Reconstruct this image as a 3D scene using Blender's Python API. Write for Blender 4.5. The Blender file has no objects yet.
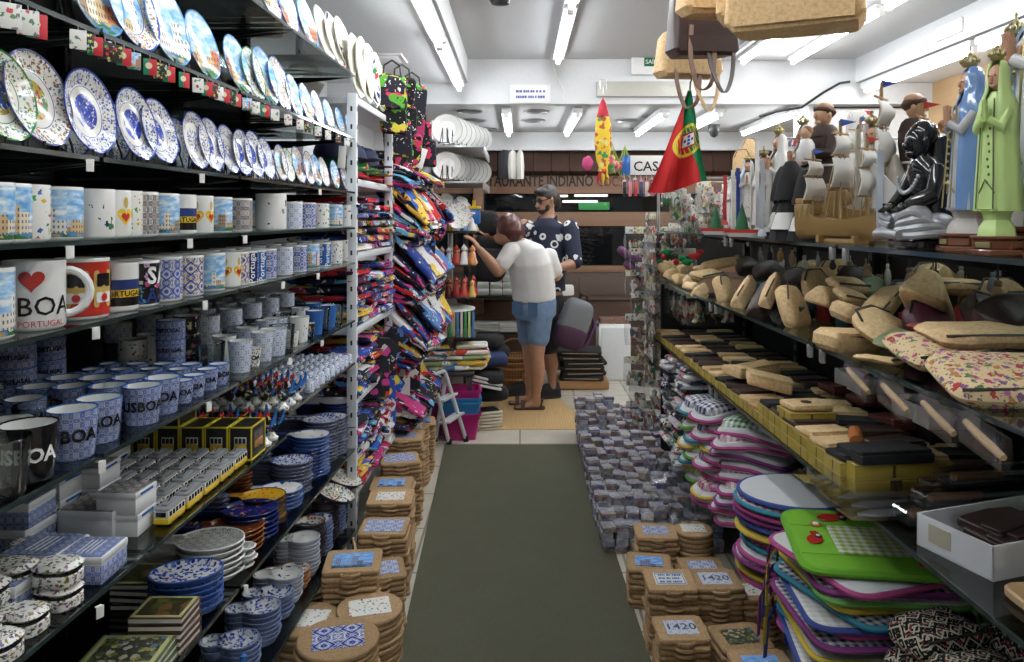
import bpy, bmesh, math, random
from mathutils import Vector, Matrix, noise as mnoise
R = random.Random(7)
PI = math.pi
COL = bpy.context.scene.collection
H = 1.47          # eye height
F = 760.0         # focal length in pixels
def at(px, py, Y):
    return Vector(((px-520)*Y/F, Y, H-(py-218)*Y/F))
# ------------------------------------------------------------------ node helpers
class NT:
    def __init__(s, m):
        s.t = m.node_tree; s.t.nodes.clear(); s._c = {}
    def n(s, ty, **k):
        x = s.t.nodes.new('ShaderNode'+ty)
        for a, b in k.items(): setattr(x, a, b)
        return x
    def set(s, sock, v):
        if isinstance(v, bpy.types.NodeSocket): s.t.links.new(v, sock)
        elif v is not None:
            if isinstance(v, (tuple, list)) and len(v) == 3 and sock.type == 'RGBA': v = (*v, 1)
            sock.default_value = v
    def m(s, op, a, b=None, c=None, clamp=False):
        x = s.n('Math', operation=op, use_clamp=clamp)
        for i, v in enumerate((a, b, c)): s.set(x.inputs[i], v)
        return x.outputs[0]
    def v(s, op, a, b=None, sc=None):
        x = s.n('VectorMath', operation=op); s.set(x.inputs[0], a); s.set(x.inputs[1], b)
        if sc is not None: s.set(x.inputs['Scale'], sc)
        return x.outputs[1] if op in ('LENGTH', 'DISTANCE', 'DOT_PRODUCT') else x.outputs[0]
    def mix(s, f, a, b, bt='MIX'):
        x = s.n('Mix', data_type='RGBA', blend_type=bt); s.set(x.inputs[0], f); s.set(x.inputs[6], a); s.set(x.inputs[7], b)
        return x.outputs[2]
    def ramp(s, f, stops, mode='CONSTANT'):
        x = s.n('ValToRGB'); x.color_ramp.interpolation = mode; e = x.color_ramp.elements
        while len(e) > 1: e.remove(e[-1])
        e[0].position = stops[0][0]; e[0].color = (*stops[0][1], 1)
        for p, c in stops[1:]:
            q = e.new(p); q.color = (*c, 1)
        s.set(x.inputs[0], f); return x.outputs[0]
    def vor(s, vec, scale, out='Distance', feature='F1', rnd=1.0):
        x = s.n('TexVoronoi', feature=feature); s.set(x.inputs['Vector'], vec); s.set(x.inputs['Scale'], scale); s.set(x.inputs['Randomness'], rnd)
        return x.outputs[out]
    def noise(s, vec, scale, detail=3, out='Fac', rough=.5):
        x = s.n('TexNoise'); s.set(x.inputs['Vector'], vec); s.set(x.inputs['Scale'], scale); s.set(x.inputs['Detail'], detail); s.set(x.inputs['Roughness'], rough)
        return x.outputs[out]
    def cc(s, k, f):
        if k not in s._c: s._c[k] = f()
        return s._c[k]
    def obj(s): return s.cc('o', lambda: s.n('TexCoord')).outputs['Object']
    def uv(s): return s.cc('o', lambda: s.n('TexCoord')).outputs['UV']
    def rnd(s): return s.cc('i', lambda: s.n('ObjectInfo')).outputs['Random']
    def oc(s): return s.cc('i', lambda: s.n('ObjectInfo')).outputs['Color']
    def sep(s, v):
        x = s.n('SeparateXYZ'); s.set(x.inputs[0], v); return x.outputs
    def comb(s, a, b, c=0.0):
        x = s.n('CombineXYZ'); s.set(x.inputs[0], a); s.set(x.inputs[1], b); s.set(x.inputs[2], c); return x.outputs[0]
    def ruv(s):
        "uv shifted by the object's random number, so that copies differ"
        o = s.m('MULTIPLY', s.rnd(), 37.0); return s.v('ADD', s.uv(), s.comb(o, s.m('MULTIPLY', o, 1.7), o))
    def hsv(s, c, h=.5, sa=1., va=1.):
        x = s.n('HueSaturation'); s.set(x.inputs['Hue'], h); s.set(x.inputs['Saturation'], sa); s.set(x.inputs['Value'], va); s.set(x.inputs['Color'], c)
        return x.outputs[0]
    def gt(s, a, b): return s.m('GREATER_THAN', a, b)
    def out(s, color, rough=.5, metal=0., spec=.5, bump=None, bdist=.002, bstr=.5, coat=0., emis=None, estr=0., sss=0., alpha=None, trans=0.):
        b = s.n('BsdfPrincipled'); I = b.inputs
        s.set(I['Base Color'], color); s.set(I['Roughness'], rough); s.set(I['Metallic'], metal); s.set(I['Specular IOR Level'], spec); s.set(I['Coat Weight'], coat)
        if sss: s.set(I['Subsurface Weight'], sss); I['Subsurface Scale'].default_value = .01
        if emis is not None: s.set(I['Emission Color'], emis); s.set(I['Emission Strength'], estr)
        if alpha is not None: s.set(I['Alpha'], alpha)
        if trans: s.set(I['Transmission Weight'], trans)
        if bump is not None:
            u = s.n('Bump'); s.set(u.inputs['Height'], bump); u.inputs['Distance'].default_value = bdist; u.inputs['Strength'].default_value = bstr
            s.t.links.new(u.outputs[0], I['Normal'])
        o = s.n('OutputMaterial'); s.t.links.new(b.outputs[0], o.inputs[0]); return b
    def azul(s, vec, scale):
        "a folded-symmetry tile figure, value about -2..2"
        p = s.v('SUBTRACT', s.v('FRACTION', s.v('SCALE', vec, sc=scale)), (.5, .5, .5))
        x, y, z = s.sep(s.v('ABSOLUTE', p))
        r = s.m('SQRT', s.m('ADD', s.m('MULTIPLY', x, x), s.m('MULTIPLY', y, y)))
        a = s.m('SINE', s.m('MULTIPLY', r, 25.0))
        b = s.m('SINE', s.m('MULTIPLY', s.m('ADD', x, y), 21.0))
        c = s.m('SINE', s.m('MULTIPLY', s.m('MULTIPLY', x, y), 90.0))
        return s.m('ADD', s.m('ADD', a, b), c)
MATS = {}
def mat(name, fn):
    if name not in MATS:
        m = bpy.data.materials.new(name); m.use_nodes = True; fn(NT(m)); MATS[name] = m
    return MATS[name]
def plain(name, c, rough=.5, metal=0., spec=.5, coat=0., bump=0., bs=40.):
    def fn(n):
        v = n.noise(n.obj(), bs, 4)
        col = n.mix(.25, c, n.mix(v, tuple(x*.75 for x in c), tuple(min(1, x*1.2) for x in c)))
        n.out(col, rough, metal, spec, bump=v if bump else None, bdist=bump, coat=coat)
    return mat(name, fn)
def glassy(name, tint, gloss=.06, fres=1.25, rough=.02, dens=.9):
    def fn(n):
        tr = n.n('BsdfTransparent'); n.set(tr.inputs[0], tint)
        gl = n.n('BsdfGlossy'); n.set(gl.inputs['Roughness'], rough); n.set(gl.inputs[0], (1, 1, 1))
        f = n.n('Fresnel'); f.inputs[0].default_value = fres
        k = n.m('ADD', n.m('MULTIPLY', f.outputs[0], dens), gloss, clamp=True)
        mx = n.n('MixShader'); n.set(mx.inputs[0], k); n.t.links.new(tr.outputs[0], mx.inputs[1]); n.t.links.new(gl.outputs[0], mx.inputs[2])
        o = n.n('OutputMaterial'); n.t.links.new(mx.outputs[0], o.inputs[0])
    return mat(name, fn)
# ------------------------------------------------------------------ mesh builder
class MB:
    def __init__(s): s.V = []; s.F = []; s.M = []; s.U = []; s.X = Matrix()
    def v(s, p): s.V.append(s.X @ Vector(p)); return len(s.V)-1
    def f(s, ids, m=0, uv=None): s.F.append(tuple(ids)); s.M.append(m); s.U.append(uv)
    def box(s, c, d, m=0, rz=0., b=0.):
        "box of size d centred on c, edges chamfered by b"
        x, y, z = d[0]/2, d[1]/2, d[2]/2
        b = min(b, x*.9, y*.9, z*.9)
        o = [(-x, -y), (x, -y), (x, y), (-x, y)]
        s.prism(o, c[2]-z, c[2]+z, m, b, at=(c[0], c[1]), rz=rz, rc=b)
        return s
    def prism(s, out, z0, z1, m=0, b=0., at=(0, 0), rz=0., rc=0., mtop=None, top=True, bot=True):
        if rc > 0: out = roundpoly(out, rc, 2 if rc < .004 else 4)
        n = len(out); cx = sum(p[0] for p in out)/n; cy = sum(p[1] for p in out)/n
        rad = max(1e-6, max(math.hypot(p[0]-cx, p[1]-cy) for p in out)); k = 1-b/rad
        ins = [(cx+(p[0]-cx)*k, cy+(p[1]-cy)*k) for p in out]
        ca, sa = math.cos(rz), math.sin(rz)
        T = lambda p, z: (at[0]+p[0]*ca-p[1]*sa, at[1]+p[0]*sa+p[1]*ca, z)
        lay = [(ins, z0), (out, z0+b), (out, z1-b), (ins, z1)] if b > 0 else [(out, z0), (out, z1)]
        L = [[s.v(T(p, z)) for p in o] for o, z in lay]
        for a, c in zip(L, L[1:]):
            for i in range(n): s.f((a[i], a[(i+1) % n], c[(i+1) % n], c[i]), m)
        if bot: s.f(L[0][::-1], m)
        if top: s.f(L[-1], m if mtop is None else mtop)
        return s
    def loft(s, rings, m=0, close=True, cap=(True, True), uvs=None):
        "rings: lists of points of equal length"
        L = [[s.v(p) for p in r] for r in rings]; n = len(L[0])
        for j in range(len(L)-1):
            a, c = L[j], L[j+1]
            for i in range(n if close else n-1):
                k = (i+1) % n
                uv = None
                if uvs: uv = ((uvs[0]*i/n, uvs[1][j]), (uvs[0]*(i+1)/n, uvs[1][j]), (uvs[0]*(i+1)/n, uvs[1][j+1]), (uvs[0]*i/n, uvs[1][j+1]))
                s.f((a[i], a[k], c[k], c[i]), m[j] if isinstance(m, (list, tuple)) else m, uv)
        if cap[0]: s.f(L[0][::-1], m[0] if isinstance(m, (list, tuple)) else m)
        if cap[1]: s.f(L[-1], m[-1] if isinstance(m, (list, tuple)) else m)
        return s
    def lathe(s, prof, n=24, m=0, c=(0, 0, 0), sx=1., sy=1., lobes=0, amp=0., cap=(True, True)):
        "prof: (r, z[, material])"
        rings = []; mm = []; arc = [0.]
        for j, p in enumerate(prof):
            rings.append([(c[0]+sx*p[0]*(1+amp*math.cos(lobes*2*PI*i/n))*math.cos(2*PI*i/n), c[1]+sy*p[0]*(1+amp*math.cos(lobes*2*PI*i/n))*math.sin(2*PI*i/n), c[2]+p[1]) for i in range(n)])
            mm.append(p[2] if len(p) > 2 else m)
            if j: arc.append(arc[-1]+math.hypot(p[0]-prof[j-1][0], p[1]-prof[j-1][1]))
        rr = max(p[0] for p in prof)
        return s.loft(rings, mm, cap=cap, uvs=(2*PI*rr, arc))
    def tube(s, pts, r, n=8, m=0, closed=False):
        pts = [Vector(p) for p in pts]; rings = []; N = len(pts); up = None
        for i, p in enumerate(pts):
            a = pts[(i-1) % N] if closed or i else p; b = pts[(i+1) % N] if closed or i < N-1 else p
            t = (b-a).normalized()
            if up is None: up = t.orthogonal().normalized()
            up = (up-t*up.dot(t)).normalized(); w = t.cross(up)
            rr = r[i] if isinstance(r, (list, tuple)) else r
            rings.append([p+up*(rr*math.cos(2*PI*k/n))+w*(rr*math.sin(2*PI*k/n)) for k in range(n)])
        if closed: rings.append(rings[0])
        return s.loft(rings, m, cap=(not closed, not closed))
    def strap(s, pts, w, t, m=0, side=None):
        "flat band along pts, width w along side vector"
        pts = [Vector(p) for p in pts]; rings = []
        for i, p in enumerate(pts):
            a = pts[max(0, i-1)]; b = pts[min(len(pts)-1, i+1)]; tg = (b-a).normalized()
            sd = Vector(side).normalized() if side else tg.cross(Vector((0, 0, 1))).normalized()
            nn = tg.cross(sd).normalized()
            rings.append([p+sd*w/2+nn*t/2, p-sd*w/2+nn*t/2, p-sd*w/2-nn*t/2, p+sd*w/2-nn*t/2])
        return s.loft(rings, m)
    def ball(s, c, r, m=0, nu=14, nv=9, sq=1.):
        rx, ry, rz = (r, r, r) if not isinstance(r, (tuple, list)) else r
        e = lambda x: math.copysign(abs(x)**sq, x)
        rings = []
        for j in range(nv+1):
            ph = -PI/2+PI*min(max(j, .12), nv-.12)/nv
            rings.append([(c[0]+rx*e(math.cos(ph))*e(math.cos(2*PI*i/nu)), c[1]+ry*e(math.cos(ph))*e(math.sin(2*PI*i/nu)), c[2]+rz*e(math.sin(ph))) for i in range(nu)])
        return s.loft(rings, m)
    def poly(s, vf, m=0):
        "add (verts, faces)"
        o = len(s.V)
        for p in vf[0]: s.v(p)
        for fc in vf[1]: s.f([o+i for i in fc], m)
        return s
    def jitter(s, amp, sc, seed=0.):
        for i, p in enumerate(s.V): s.V[i] = p+mnoise.noise_vector(p*sc+Vector((seed, seed*1.3, -seed)))*amp
        return s
    def build(s, name, mats, parent=None, loc=(0, 0, 0), sharp=38, mods=None):
        me = bpy.data.meshes.new(name); me.from_pydata([tuple(p) for p in s.V], [], s.F); me.update()
        if not isinstance(mats, (list, tuple)): mats = [mats]
        for q in mats: me.materials.append(q)
        uvl = me.uv_layers.new(name='UVMap').data
        for pl, mi, uv in zip(me.polygons, s.M, s.U):
            pl.material_index = mi
            if uv:
                for li, q in zip(pl.loop_indices, uv): uvl[li].uv = q
            else:
                nn = pl.normal; ax = max(range(3), key=lambda k: abs(nn[k]))
                for li in pl.loop_indices:
                    p = me.vertices[me.loops[li].vertex_index].co
                    uvl[li].uv = (p.y, p.z) if ax == 0 else (p.x, p.z) if ax == 1 else (p.x, p.y)
        me.polygons.foreach_set('use_smooth', [True]*len(me.polygons)); me.set_sharp_from_angle(angle=math.radians(sharp))
        o = bpy.data.objects.new(name, me); COL.objects.link(o); o.location = loc
        if parent: o.parent = parent
        for ty, kw in (mods or []):
            md = o.modifiers.new(ty.title(), ty)
            for a, b in kw.items(): setattr(md, a, b)
        return o
def roundpoly(pts, r, k=4):
    out = []; n = len(pts)
    for i in range(n):
        p = Vector(pts[i]).to_2d() if len(pts[i]) > 2 else Vector(pts[i]); a = Vector(pts[i-1]); b = Vector(pts[(i+1) % n])
        da = (a-p); db = (b-p); rr = min(r, da.length*.45, db.length*.45)
        s0 = p+da.normalized()*rr; s1 = p+db.normalized()*rr
        for j in range(k+1):
            t = j/k; q = s0*(1-t)**2+p*2*t*(1-t)+s1*t*t; out.append((q.x, q.y))
    return out
def smooth(pts, k=5):
    "Catmull-Rom curve through pts"
    P = [Vector(p) for p in pts]; out = []
    for i in range(len(P)-1):
        a, b, c, d = P[max(0, i-1)], P[i], P[i+1], P[min(len(P)-1, i+2)]
        for j in range(k):
            t = j/k; out.append(.5*((2*b)+(c-a)*t+(2*a-5*b+4*c-d)*t*t+(3*b-a-3*c+d)*t**3))
    return out+[P[-1]]
def rect(w, d): return [(-w/2, -d/2), (w/2, -d/2), (w/2, d/2), (-w/2, d/2)]
def rrect(w, d, r, k=4): return roundpoly(rect(w, d), r, k)
def ell(a, b, n=24): return [(a*math.cos(2*PI*i/n), b*math.sin(2*PI*i/n)) for i in range(n)]
_TX = {}
def text(s, size, bold=0., ext=0.):
    "flat letters in the xy plane, centred; (verts, faces)"
    k = (s, bold)
    if k not in _TX:
        c = bpy.data.curves.new('t', 'FONT'); c.body = s; c.align_x = 'CENTER'; c.align_y = 'CENTER'; c.size = 1; c.offset = bold; c.resolution_u = 2
        o = bpy.data.objects.new('t', c); COL.objects.link(o)
        dg = bpy.context.evaluated_depsgraph_get(); me = o.evaluated_get(dg).to_mesh()
        _TX[k] = ([tuple(v.co) for v in me.vertices], [tuple(p.vertices) for p in me.polygons])
        o.evaluated_get(dg).to_mesh_clear(); bpy.data.objects.remove(o); bpy.data.curves.remove(c)
    V, Fc = _TX[k]
    return [(v[0]*size, v[1]*size, 0.) for v in V], Fc
def text_on(mb, s, size, M4, m, bold=0., wrap=None):
    "letters placed by matrix M4; wrap=(R, ang0) bends them round a vertical cylinder of radius R"
    V, Fc = text(s, size, bold)
    if wrap:
        Rr, a0, z = wrap
        V = [((Rr)*math.cos(a0+v[0]/Rr), (Rr)*math.sin(a0+v[0]/Rr), z+v[1]) for v in V]
    else: V = [tuple(M4 @ Vector(v)) for v in V]
    mb.poly((V, Fc), m)
# ------------------------------------------------------------------ scene objects
LABELS = {}
def tag(o, label, cat, group=None, kind=None):
    if label:
        w = label.split()
        if len(w) > 16 or len(w) < 4: print('LABEL LENGTH', len(w), label)
        if label in LABELS and not (group and LABELS[label] == group): print('DUP LABEL', label)
        LABELS[label] = group
        o['label'] = label
    if cat: o['category'] = cat
    if group: o['group'] = group
    if kind: o['kind'] = kind
    return o
def empty(name):
    o = bpy.data.objects.new(name, None); o.empty_display_size = .05; COL.objects.link(o); return o
def struct(name, mb, m, label=None, **k):
    o = mb.build(name, m, **k); o['kind'] = 'structure'
    if label: o['label'] = label
    return o
def copy_tree(o, parent=None, c4=None):
    c = o.copy(); COL.objects.link(c)
    if parent: c.parent = parent
    if c4: c.color = c4
    for ch in KIDS.get(o.name, ()): copy_tree(ch, c, c4)
    return c
KIDS = {}
PROTO = {}
def put(key, builder, loc, label, cat, rz=0., group=None, color=None, sc=None, rot=None):
    "first use of a key builds and places the thing, later uses copy it with its parts"
    c4 = (*color, 1.) if color else None
    if key not in PROTO:
        o = builder(); PROTO[key] = o
        def reg(p):
            KIDS[p.name] = list(p.children)
            if c4: p.color = c4
            for q in p.children: reg(q)
        reg(o)
    else:
        o = copy_tree(PROTO[key], None, c4)
        for k in ('label', 'category', 'group'):
            if k in o: del o[k]
    o.location = loc; o.rotation_mode = 'XYZ'
    o.rotation_euler = rot if rot else (0, 0, rz)
    if sc is not None: o.scale = sc if isinstance(sc, (tuple, list)) else (sc, sc, sc)
    tag(o, label, cat, group)
    return o
ORD = 'zeroth first second third fourth fifth sixth seventh eighth ninth tenth eleventh twelfth thirteenth fourteenth fifteenth sixteenth seventeenth eighteenth nineteenth twentieth'.split()
def nth(i):
    if i <= 20: return ORD[i]
    return str(i)+('th' if 10 < i % 100 < 14 else {1: 'st', 2: 'nd', 3: 'rd'}.get(i % 10, 'th'))
def uni(a, b): return R.uniform(a, b)
# left unit frame: front edge plane
LA = .033
def LX(Y, ins=0.): return -.785+LA*Y-ins
def LY(px, ins=0.): return F*(.785+ins)/(545-px)
LROT = -LA     # turn about z that lines things up with the left shelves
# right unit frame
RA = -.0145
def RX(Y, ins=0.): return .80+RA*Y+ins
def RY(px, ins=0.): return F*(.80+ins)/(px-509)
# ================================================================= ROOM
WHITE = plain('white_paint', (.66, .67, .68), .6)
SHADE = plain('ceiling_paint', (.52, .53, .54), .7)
def _floor(n):
    p = n.obj(); x, y, z = n.sep(p)
    br = n.n('TexBrick'); br.offset = 0; n.set(br.inputs['Vector'], p); br.inputs['Scale'].default_value = 1.0
    br.inputs['Brick Width'].default_value = .45; br.inputs['Row Height'].default_value = .45; br.inputs['Mortar Size'].default_value = .006
    v = n.noise(p, 5, 6); w = n.noise(p, 38, 4)
    c = n.ramp(v, [(0, (.50, .46, .38)), (.5, (.62, .58, .49)), (1, (.74, .71, .63))], 'LINEAR')
    c = n.mix(n.m('MULTIPLY', w, .35), c, (.45, .40, .32))
    c = n.mix(br.outputs['Fac'], c, (.30, .27, .22))
    n.out(c, .22, spec=.5)
mat('floor_tile', _floor)
def _carpet(n):
    p = n.obj(); v = n.noise(p, 420, 2); w = n.noise(p, 6, 4)
    c = n.mix(v, (.055, .056, .037), (.165, .162, .118)); c = n.mix(n.m('MULTIPLY', w, .35), c, (.075, .072, .048))
    n.out(c, .95, spec=.1, bump=v, bdist=.003, bstr=.8)
mat('carpet', _carpet)
def _wood(name, c1, c2, sc=6., rough=.5, ax=0):
    def fn(n):
        p = n.obj(); s = [26, 26, 26]; s[ax] = 1.6
        v = n.noise(n.v('MULTIPLY', p, tuple(s)), sc/6, 5)
        n.out(n.mix(v, c1, c2), rough, bump=v, bdist=.001, bstr=.3)
    return mat(name, fn)
WOODWALL = _wood('wood_panel_wall', (.36, .22, .10), (.50, .33, .17), ax=1)
BROWN = _wood('dark_brown_wood', (.055, .028, .018), (.11, .058, .035), ax=0)
BROWN2 = _wood('mid_brown_wood', (.17, .088, .05), (.27, .15, .09), ax=0)
AWN = plain('awning_cloth', (.052, .022, .014), .8)
DARKGLASS = plain('dark_window_glass', (.006, .007, .008), .04, spec=.6)
STEEL = plain('grey_steel', (.45, .46, .47), .35, .8)
BLACK = plain('black_plastic', (.012, .012, .013), .4)
WPLA = plain('white_plastic', (.80, .80, .79), .35)
def _emit(n):
    n.out((.9, .9, .9), .4, emis=(.93, .97, 1.0), estr=LAMP)
LAMP = 34.
TUBE = mat('lit_tube', _emit)
# floor, walls, ceiling
struct('floor', MB().box((.75, 3.0, -.05), (4.6, 9.0, .1)), MATS['floor_tile'], 'cream stone tile floor')
struct('wall_left', MB().box((-1.42, 3.0, 1.35), (.1, 9.0, 2.7)), WHITE)
struct('wall_right', MB().box((2.98, 3.0, 1.35), (.1, 9.0, 2.7)), WOODWALL)
struct('wall_front', MB().box((.75, -1.45, 1.35), (4.6, .1, 2.7)), WHITE)
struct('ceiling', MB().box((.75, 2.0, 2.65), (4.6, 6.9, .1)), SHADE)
struct('ceiling_left', MB().box((-.89, 1.98, 2.515), (1.04, 6.82, .17)), WHITE)
struct('ceiling_right', MB().box((2.66, 1.98, 2.515), (.56, 6.82, .17)), WHITE)
struct('ceiling_back', MB().box((.75, 6.4, 2.48), (4.6, 2.0, .40)), WHITE)
struct('wall_back', MB().box((2.50, 5.60, 1.14), (.86, .3, 2.28)), WHITE)
struct('trim_header', MB().box((.75, 7.15, 2.19), (4.6, .1, .17)), WHITE)
# restaurant front opposite the shop's back opening
fy = 7.32
hh = lambda y: H-(y-218)/105.6*(fy/7.2)
fr = MB()
def band(m, x0, x1, y0, y1, dep, off=0.):
    m.box(((x0+x1)/2, fy+off+dep/2, (hh(y0)+hh(y1))/2), (x1-x0, dep, abs(hh(y0)-hh(y1))), b=.004)
struct('wall_restaurant', MB().box((.75, fy+.30, 1.15), (4.6, .1, 2.4)), BROWN)
m = MB()
for i in range(26):
    x = -1.4+i*.17
    m.prism([(x, 0), (x+.165, 0), (x+.165, .16), (x, .16)], 0, .27, b=.01)
m.X = Matrix()
o = struct('trim_awning', m, AWN); o.location = (0, fy-.14, hh(172)); o.rotation_euler = (-.25, 0, 0)
m = MB(); band(m, -1.4, 2.9, 168, 191, .06); s_ = struct('trim_sign_band', m, BROWN2)
SGN = plain('sign_letters', (.012, .008, .006), .5); SGR = plain('sign_letters_red', (.13, .012, .012), .5)
def lettering(parent, s, size, loc, m, name, bold=.01, rot=(PI/2, 0, 0)):
    mb = MB(); mb.poly(text(s, size, bold)); o = mb.build(name, m, parent, loc); o.rotation_euler = rot
    return o
lettering(s_, 'RESTAURANTE INDIANO', .150, ((532-520)*7.3/F, fy-.004, hh(181.5)), SGN, 'lettering', .022).scale = (.70, 1, 1)
lettering(s_, 'SOC.:', .135, ((611-520)*7.3/F, fy-.004, hh(182)), SGR, 'red_lettering', .012).scale = (.7, 1, 1)
for i, (y0, y1, d, mm) in enumerate([(212, 226, .09, BROWN2), (190.5, 193.5, .05, BROWN2), (266, 272, .08, BROWN2)]):
    m = MB(); band(m, -1.4, 2.9, y0, y1, d, -.01); struct('trim_rail', m, mm)
m = MB(); band(m, -1.4, 2.9, 272, 300, .05)
for i in range(4): m.box((-1.0+i*1.0, fy, hh(286)), (.86, .02, .17), b=.008)
struct('trim_panel', m, plain('taupe_panel', (.11, .075, .058), .6))
m = MB(); band(m, -1.4, 2.9, 300, 384, .05, .02); struct('trim_base', m, BROWN)
m = MB(); m.box((-.40, fy-.01, 1.3), (.10, .1, 1.5), b=.01); struct('trim_post', m, BROWN2)
w = MB(); band(w, -1.4, 2.9, 193, 213, .01, .05); struct('window_1', w, DARKGLASS)
w = MB(); band(w, -1.4, 2.9, 226, 267, .01, .05); struct('window_2', w, DARKGLASS)
# window reflections built as glowing strips and a green slab before the glass
REFLM = mat('shop_strip_light', lambda n: n.out((.9, .9, .9), .4, emis=(.9, .95, .9), estr=.7))  # emission imitates bright streaks mirrored in the dark pane
GRN = plain('green_box_card', (.03, .26, .06), .5)
for i, (x, y, w_) in enumerate([(591, 195.5, 34), (580, 201.5, 36), (562, 196, 12)]):
    m = MB(); m.box((0, 0, 0), (w_/105, .03, .022), b=.005)
    o = m.build('strip_light', REFLM, None, at(x, y, fy+.02)); tag(o, ['long white strip light glowing in the restaurant window', 'lower white strip light above green box in restaurant window', 'short white light beside the man in restaurant window'][i], 'light')
m = MB(); m.box((0, 0, 0), (.30, .02, .075), b=.006); m.box((0, -.012, .0), (.26, .006, .05), b=.002)
tag(m.build('menu_board', GRN, None, at(594, 206, fy+.02)), 'green board glowing in the restaurant window at right', 'board')  # the mirrored green box is modelled as a coloured slab
# carpet runner and mat on the floor
def quad(name, pts, z, m, label, cat, n=1):
    b = MB(); b.prism([p[:2] for p in pts], 0., z, b=z*.4, rc=.01); o = b.build(name, m, None, (0, 0, .0005)); return tag(o, label, cat)
quad('carpet_runner', [(-.335, .4), (.475, .4), (.388, 4.92), (-.487, 4.92)], .006, MATS['carpet'], 'dark olive carpet runner down the middle of the aisle', 'carpet')
def _bamboo(n):
    x, y, z = n.sep(n.obj()); s = n.m('SINE', n.m('MULTIPLY', x, 330.)); v = n.noise(n.v('MULTIPLY', n.obj(), (60, 3, 1)), 1, 3)
    n.out(n.mix(v, (.46, .30, .13), (.62, .43, .21)), .5, bump=s, bdist=.001)
mat('bamboo', _bamboo)
quad('bamboo_mat', [(-.52, 5.27), (.43, 5.27), (.42, 5.7), (.31, 6.2), (.12, 6.75), (-.42, 6.75)], .005, MATS['bamboo'], 'tan bamboo floor mat where two shoppers stand', 'mat')
quad('cardboard_sheet', [(.55, 5.62), (1.0, 5.6), (1.02, 5.76), (.56, 5.78)], .05, plain('dark_cardboard', (.20, .13, .075), .8), 'brown cardboard strip lying behind the souvenir boxes on floor', 'cardboard')
# --------------------------------------------------------------- lamps
HOUS = plain('lamp_housing', (.70, .71, .72), .4)
def lampb(L):
    def f():
        e = empty('fluorescent_lamp')
        MB().box((0, 0, .035), (.07, L, .04), b=.008).build('housing', HOUS, e)
        MB().tube([(0, -L/2+.03, 0), (0, L/2-.03, 0)], .0155, 12).build('tube', TUBE, e)
        for s in (-1, 1): MB().box((0, s*(L/2-.015), .005), (.036, .03, .05), b=.006).build('end_cap', WPLA, e)
        return e
    return f
L1 = 1.30
lamps = [(-.42, y, 2.365, 'under the left soffit edge', L1) for y in (4.62, 3.28, 1.94, .6)]
lamps += [(.26, y, 2.535, 'along the middle of the raised ceiling', L1) for y in (4.55, 3.2, 1.85, .5)]
lamps += [(1.52, y, 2.535, 'left of the pair over right shelves', L1) for y in (4.55, 3.2, 1.85)]
lamps += [(1.86, y, 2.535, 'right of the pair over right shelves', L1) for y in (4.55, 3.2, 1.85)]
lamps += [(2.43, y, 2.365, 'under the right soffit edge', L1) for y in (4.7, 3.36, 2.02)]
lamps += [(-.10, 6.15, 2.215, 'over the back zone above the man', L1), (.42, 6.15, 2.215, 'over the back zone right of the man', L1), (1.05, 6.15, 2.215, 'over the back zone beside the hanging flag', L1), (1.45, 6.15, 2.215, 'over the back zone behind the flag', L1), (1.98, 6.10, 2.215, 'at far right of the back zone near camera dome', L1)]
cnt = {}
for x, y, z, where, L in lamps:
    cnt[where] = cnt.get(where, 0)+1
    put('lamp%.2f' % L, lampb(L), (x, y, z), ('%s white tube lamp from the far end, %s' % (nth(cnt[where]), where)) if 'back zone' not in where else 'white tube lamp '+where, 'lamp')
o = struct('trim_lamp_rail', MB().box((1.69, 3.4, 2.585), (.5, 3.8, .03), b=.008), WHITE)
# ---------------------------------------------------------------- things on bulkhead and ceiling
by = 5.395
def bp(px, py): return at(px, py, by)
GREEN = plain('exit_green', (.0, .14, .05), .4)
e = empty('exit_sign'); e.location = bp(646, 64)
MB().box((0, -.02, 0), (.215, .04, .16), b=.006).build('housing', WPLA, e)
MB().box((.045, -.043, .005), (.13, .006, .06), b=.002).build('green_panel', GREEN, e)
lettering(e, 'SAÍDA', .042, (.047, -.0475, .005), WPLA, 'lettering', .012)
tag(e, 'white exit sign with green panel on the bulkhead behind bags', 'exit sign')
e = empty('notice'); e.location = bp(530, 94)
MB().box((0, -.004, 0), (.29, .008, .13), b=.002).build('panel', WPLA, e)
b = MB(); rr = random.Random(2)
for row in (.018, -.022):
    x = -.1
    while x < .1:
        w = rr.uniform(.006, .016); b.box((x+w/2, -.009, row), (w, .002, .017)); x += w+rr.choice((.003, .003, .01))
b.build('print_lines', plain('blue_ink', (.10, .13, .40), .5), e)
tag(e, 'small white notice with two blue printed lines on bulkhead', 'notice')
b = MB(); b.box((0, -.015, 0), (.86, .03, .105), b=.004)
for q in (-.40, -.38, .1, .12, .38, .4): b.box((q, -.032, .02), (.01, .006, .01), b=.002)
tag(b.build('shutter_rail', plain('beige_metal', (.50, .49, .44), .4, .3), None, bp(657, 89.5)), 'long beige metal rail plate on the bulkhead behind flag', 'rail')
b = MB(); b.tube([bp(553, 62)+Vector((0, -.01, 0)), bp(556, 75)+Vector((0, -.01, 0)), bp(563, 90)+Vector((0, -.01, 0)), bp(565, 104)+Vector((0, -.01, 0))], .004)
tag(b.build('wire', WPLA), 'thin white wire running down the bulkhead', 'wire')
b = MB(); b.tube([bp(758, 117)+Vector((0, -.03, 0)), bp(775, 112)+Vector((0, -.03, 0)), bp(800, 108)+Vector((0, -.03, 0)), bp(822, 93)+Vector((0, -.03, 0)), bp(838, 84)+Vector((0, -.03, 0)), bp(848, 82.5)+Vector((0, -.03, 0))], .009)
tag(b.build('cable', BLACK), 'black cable looping down from the right soffit', 'cable')
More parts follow.
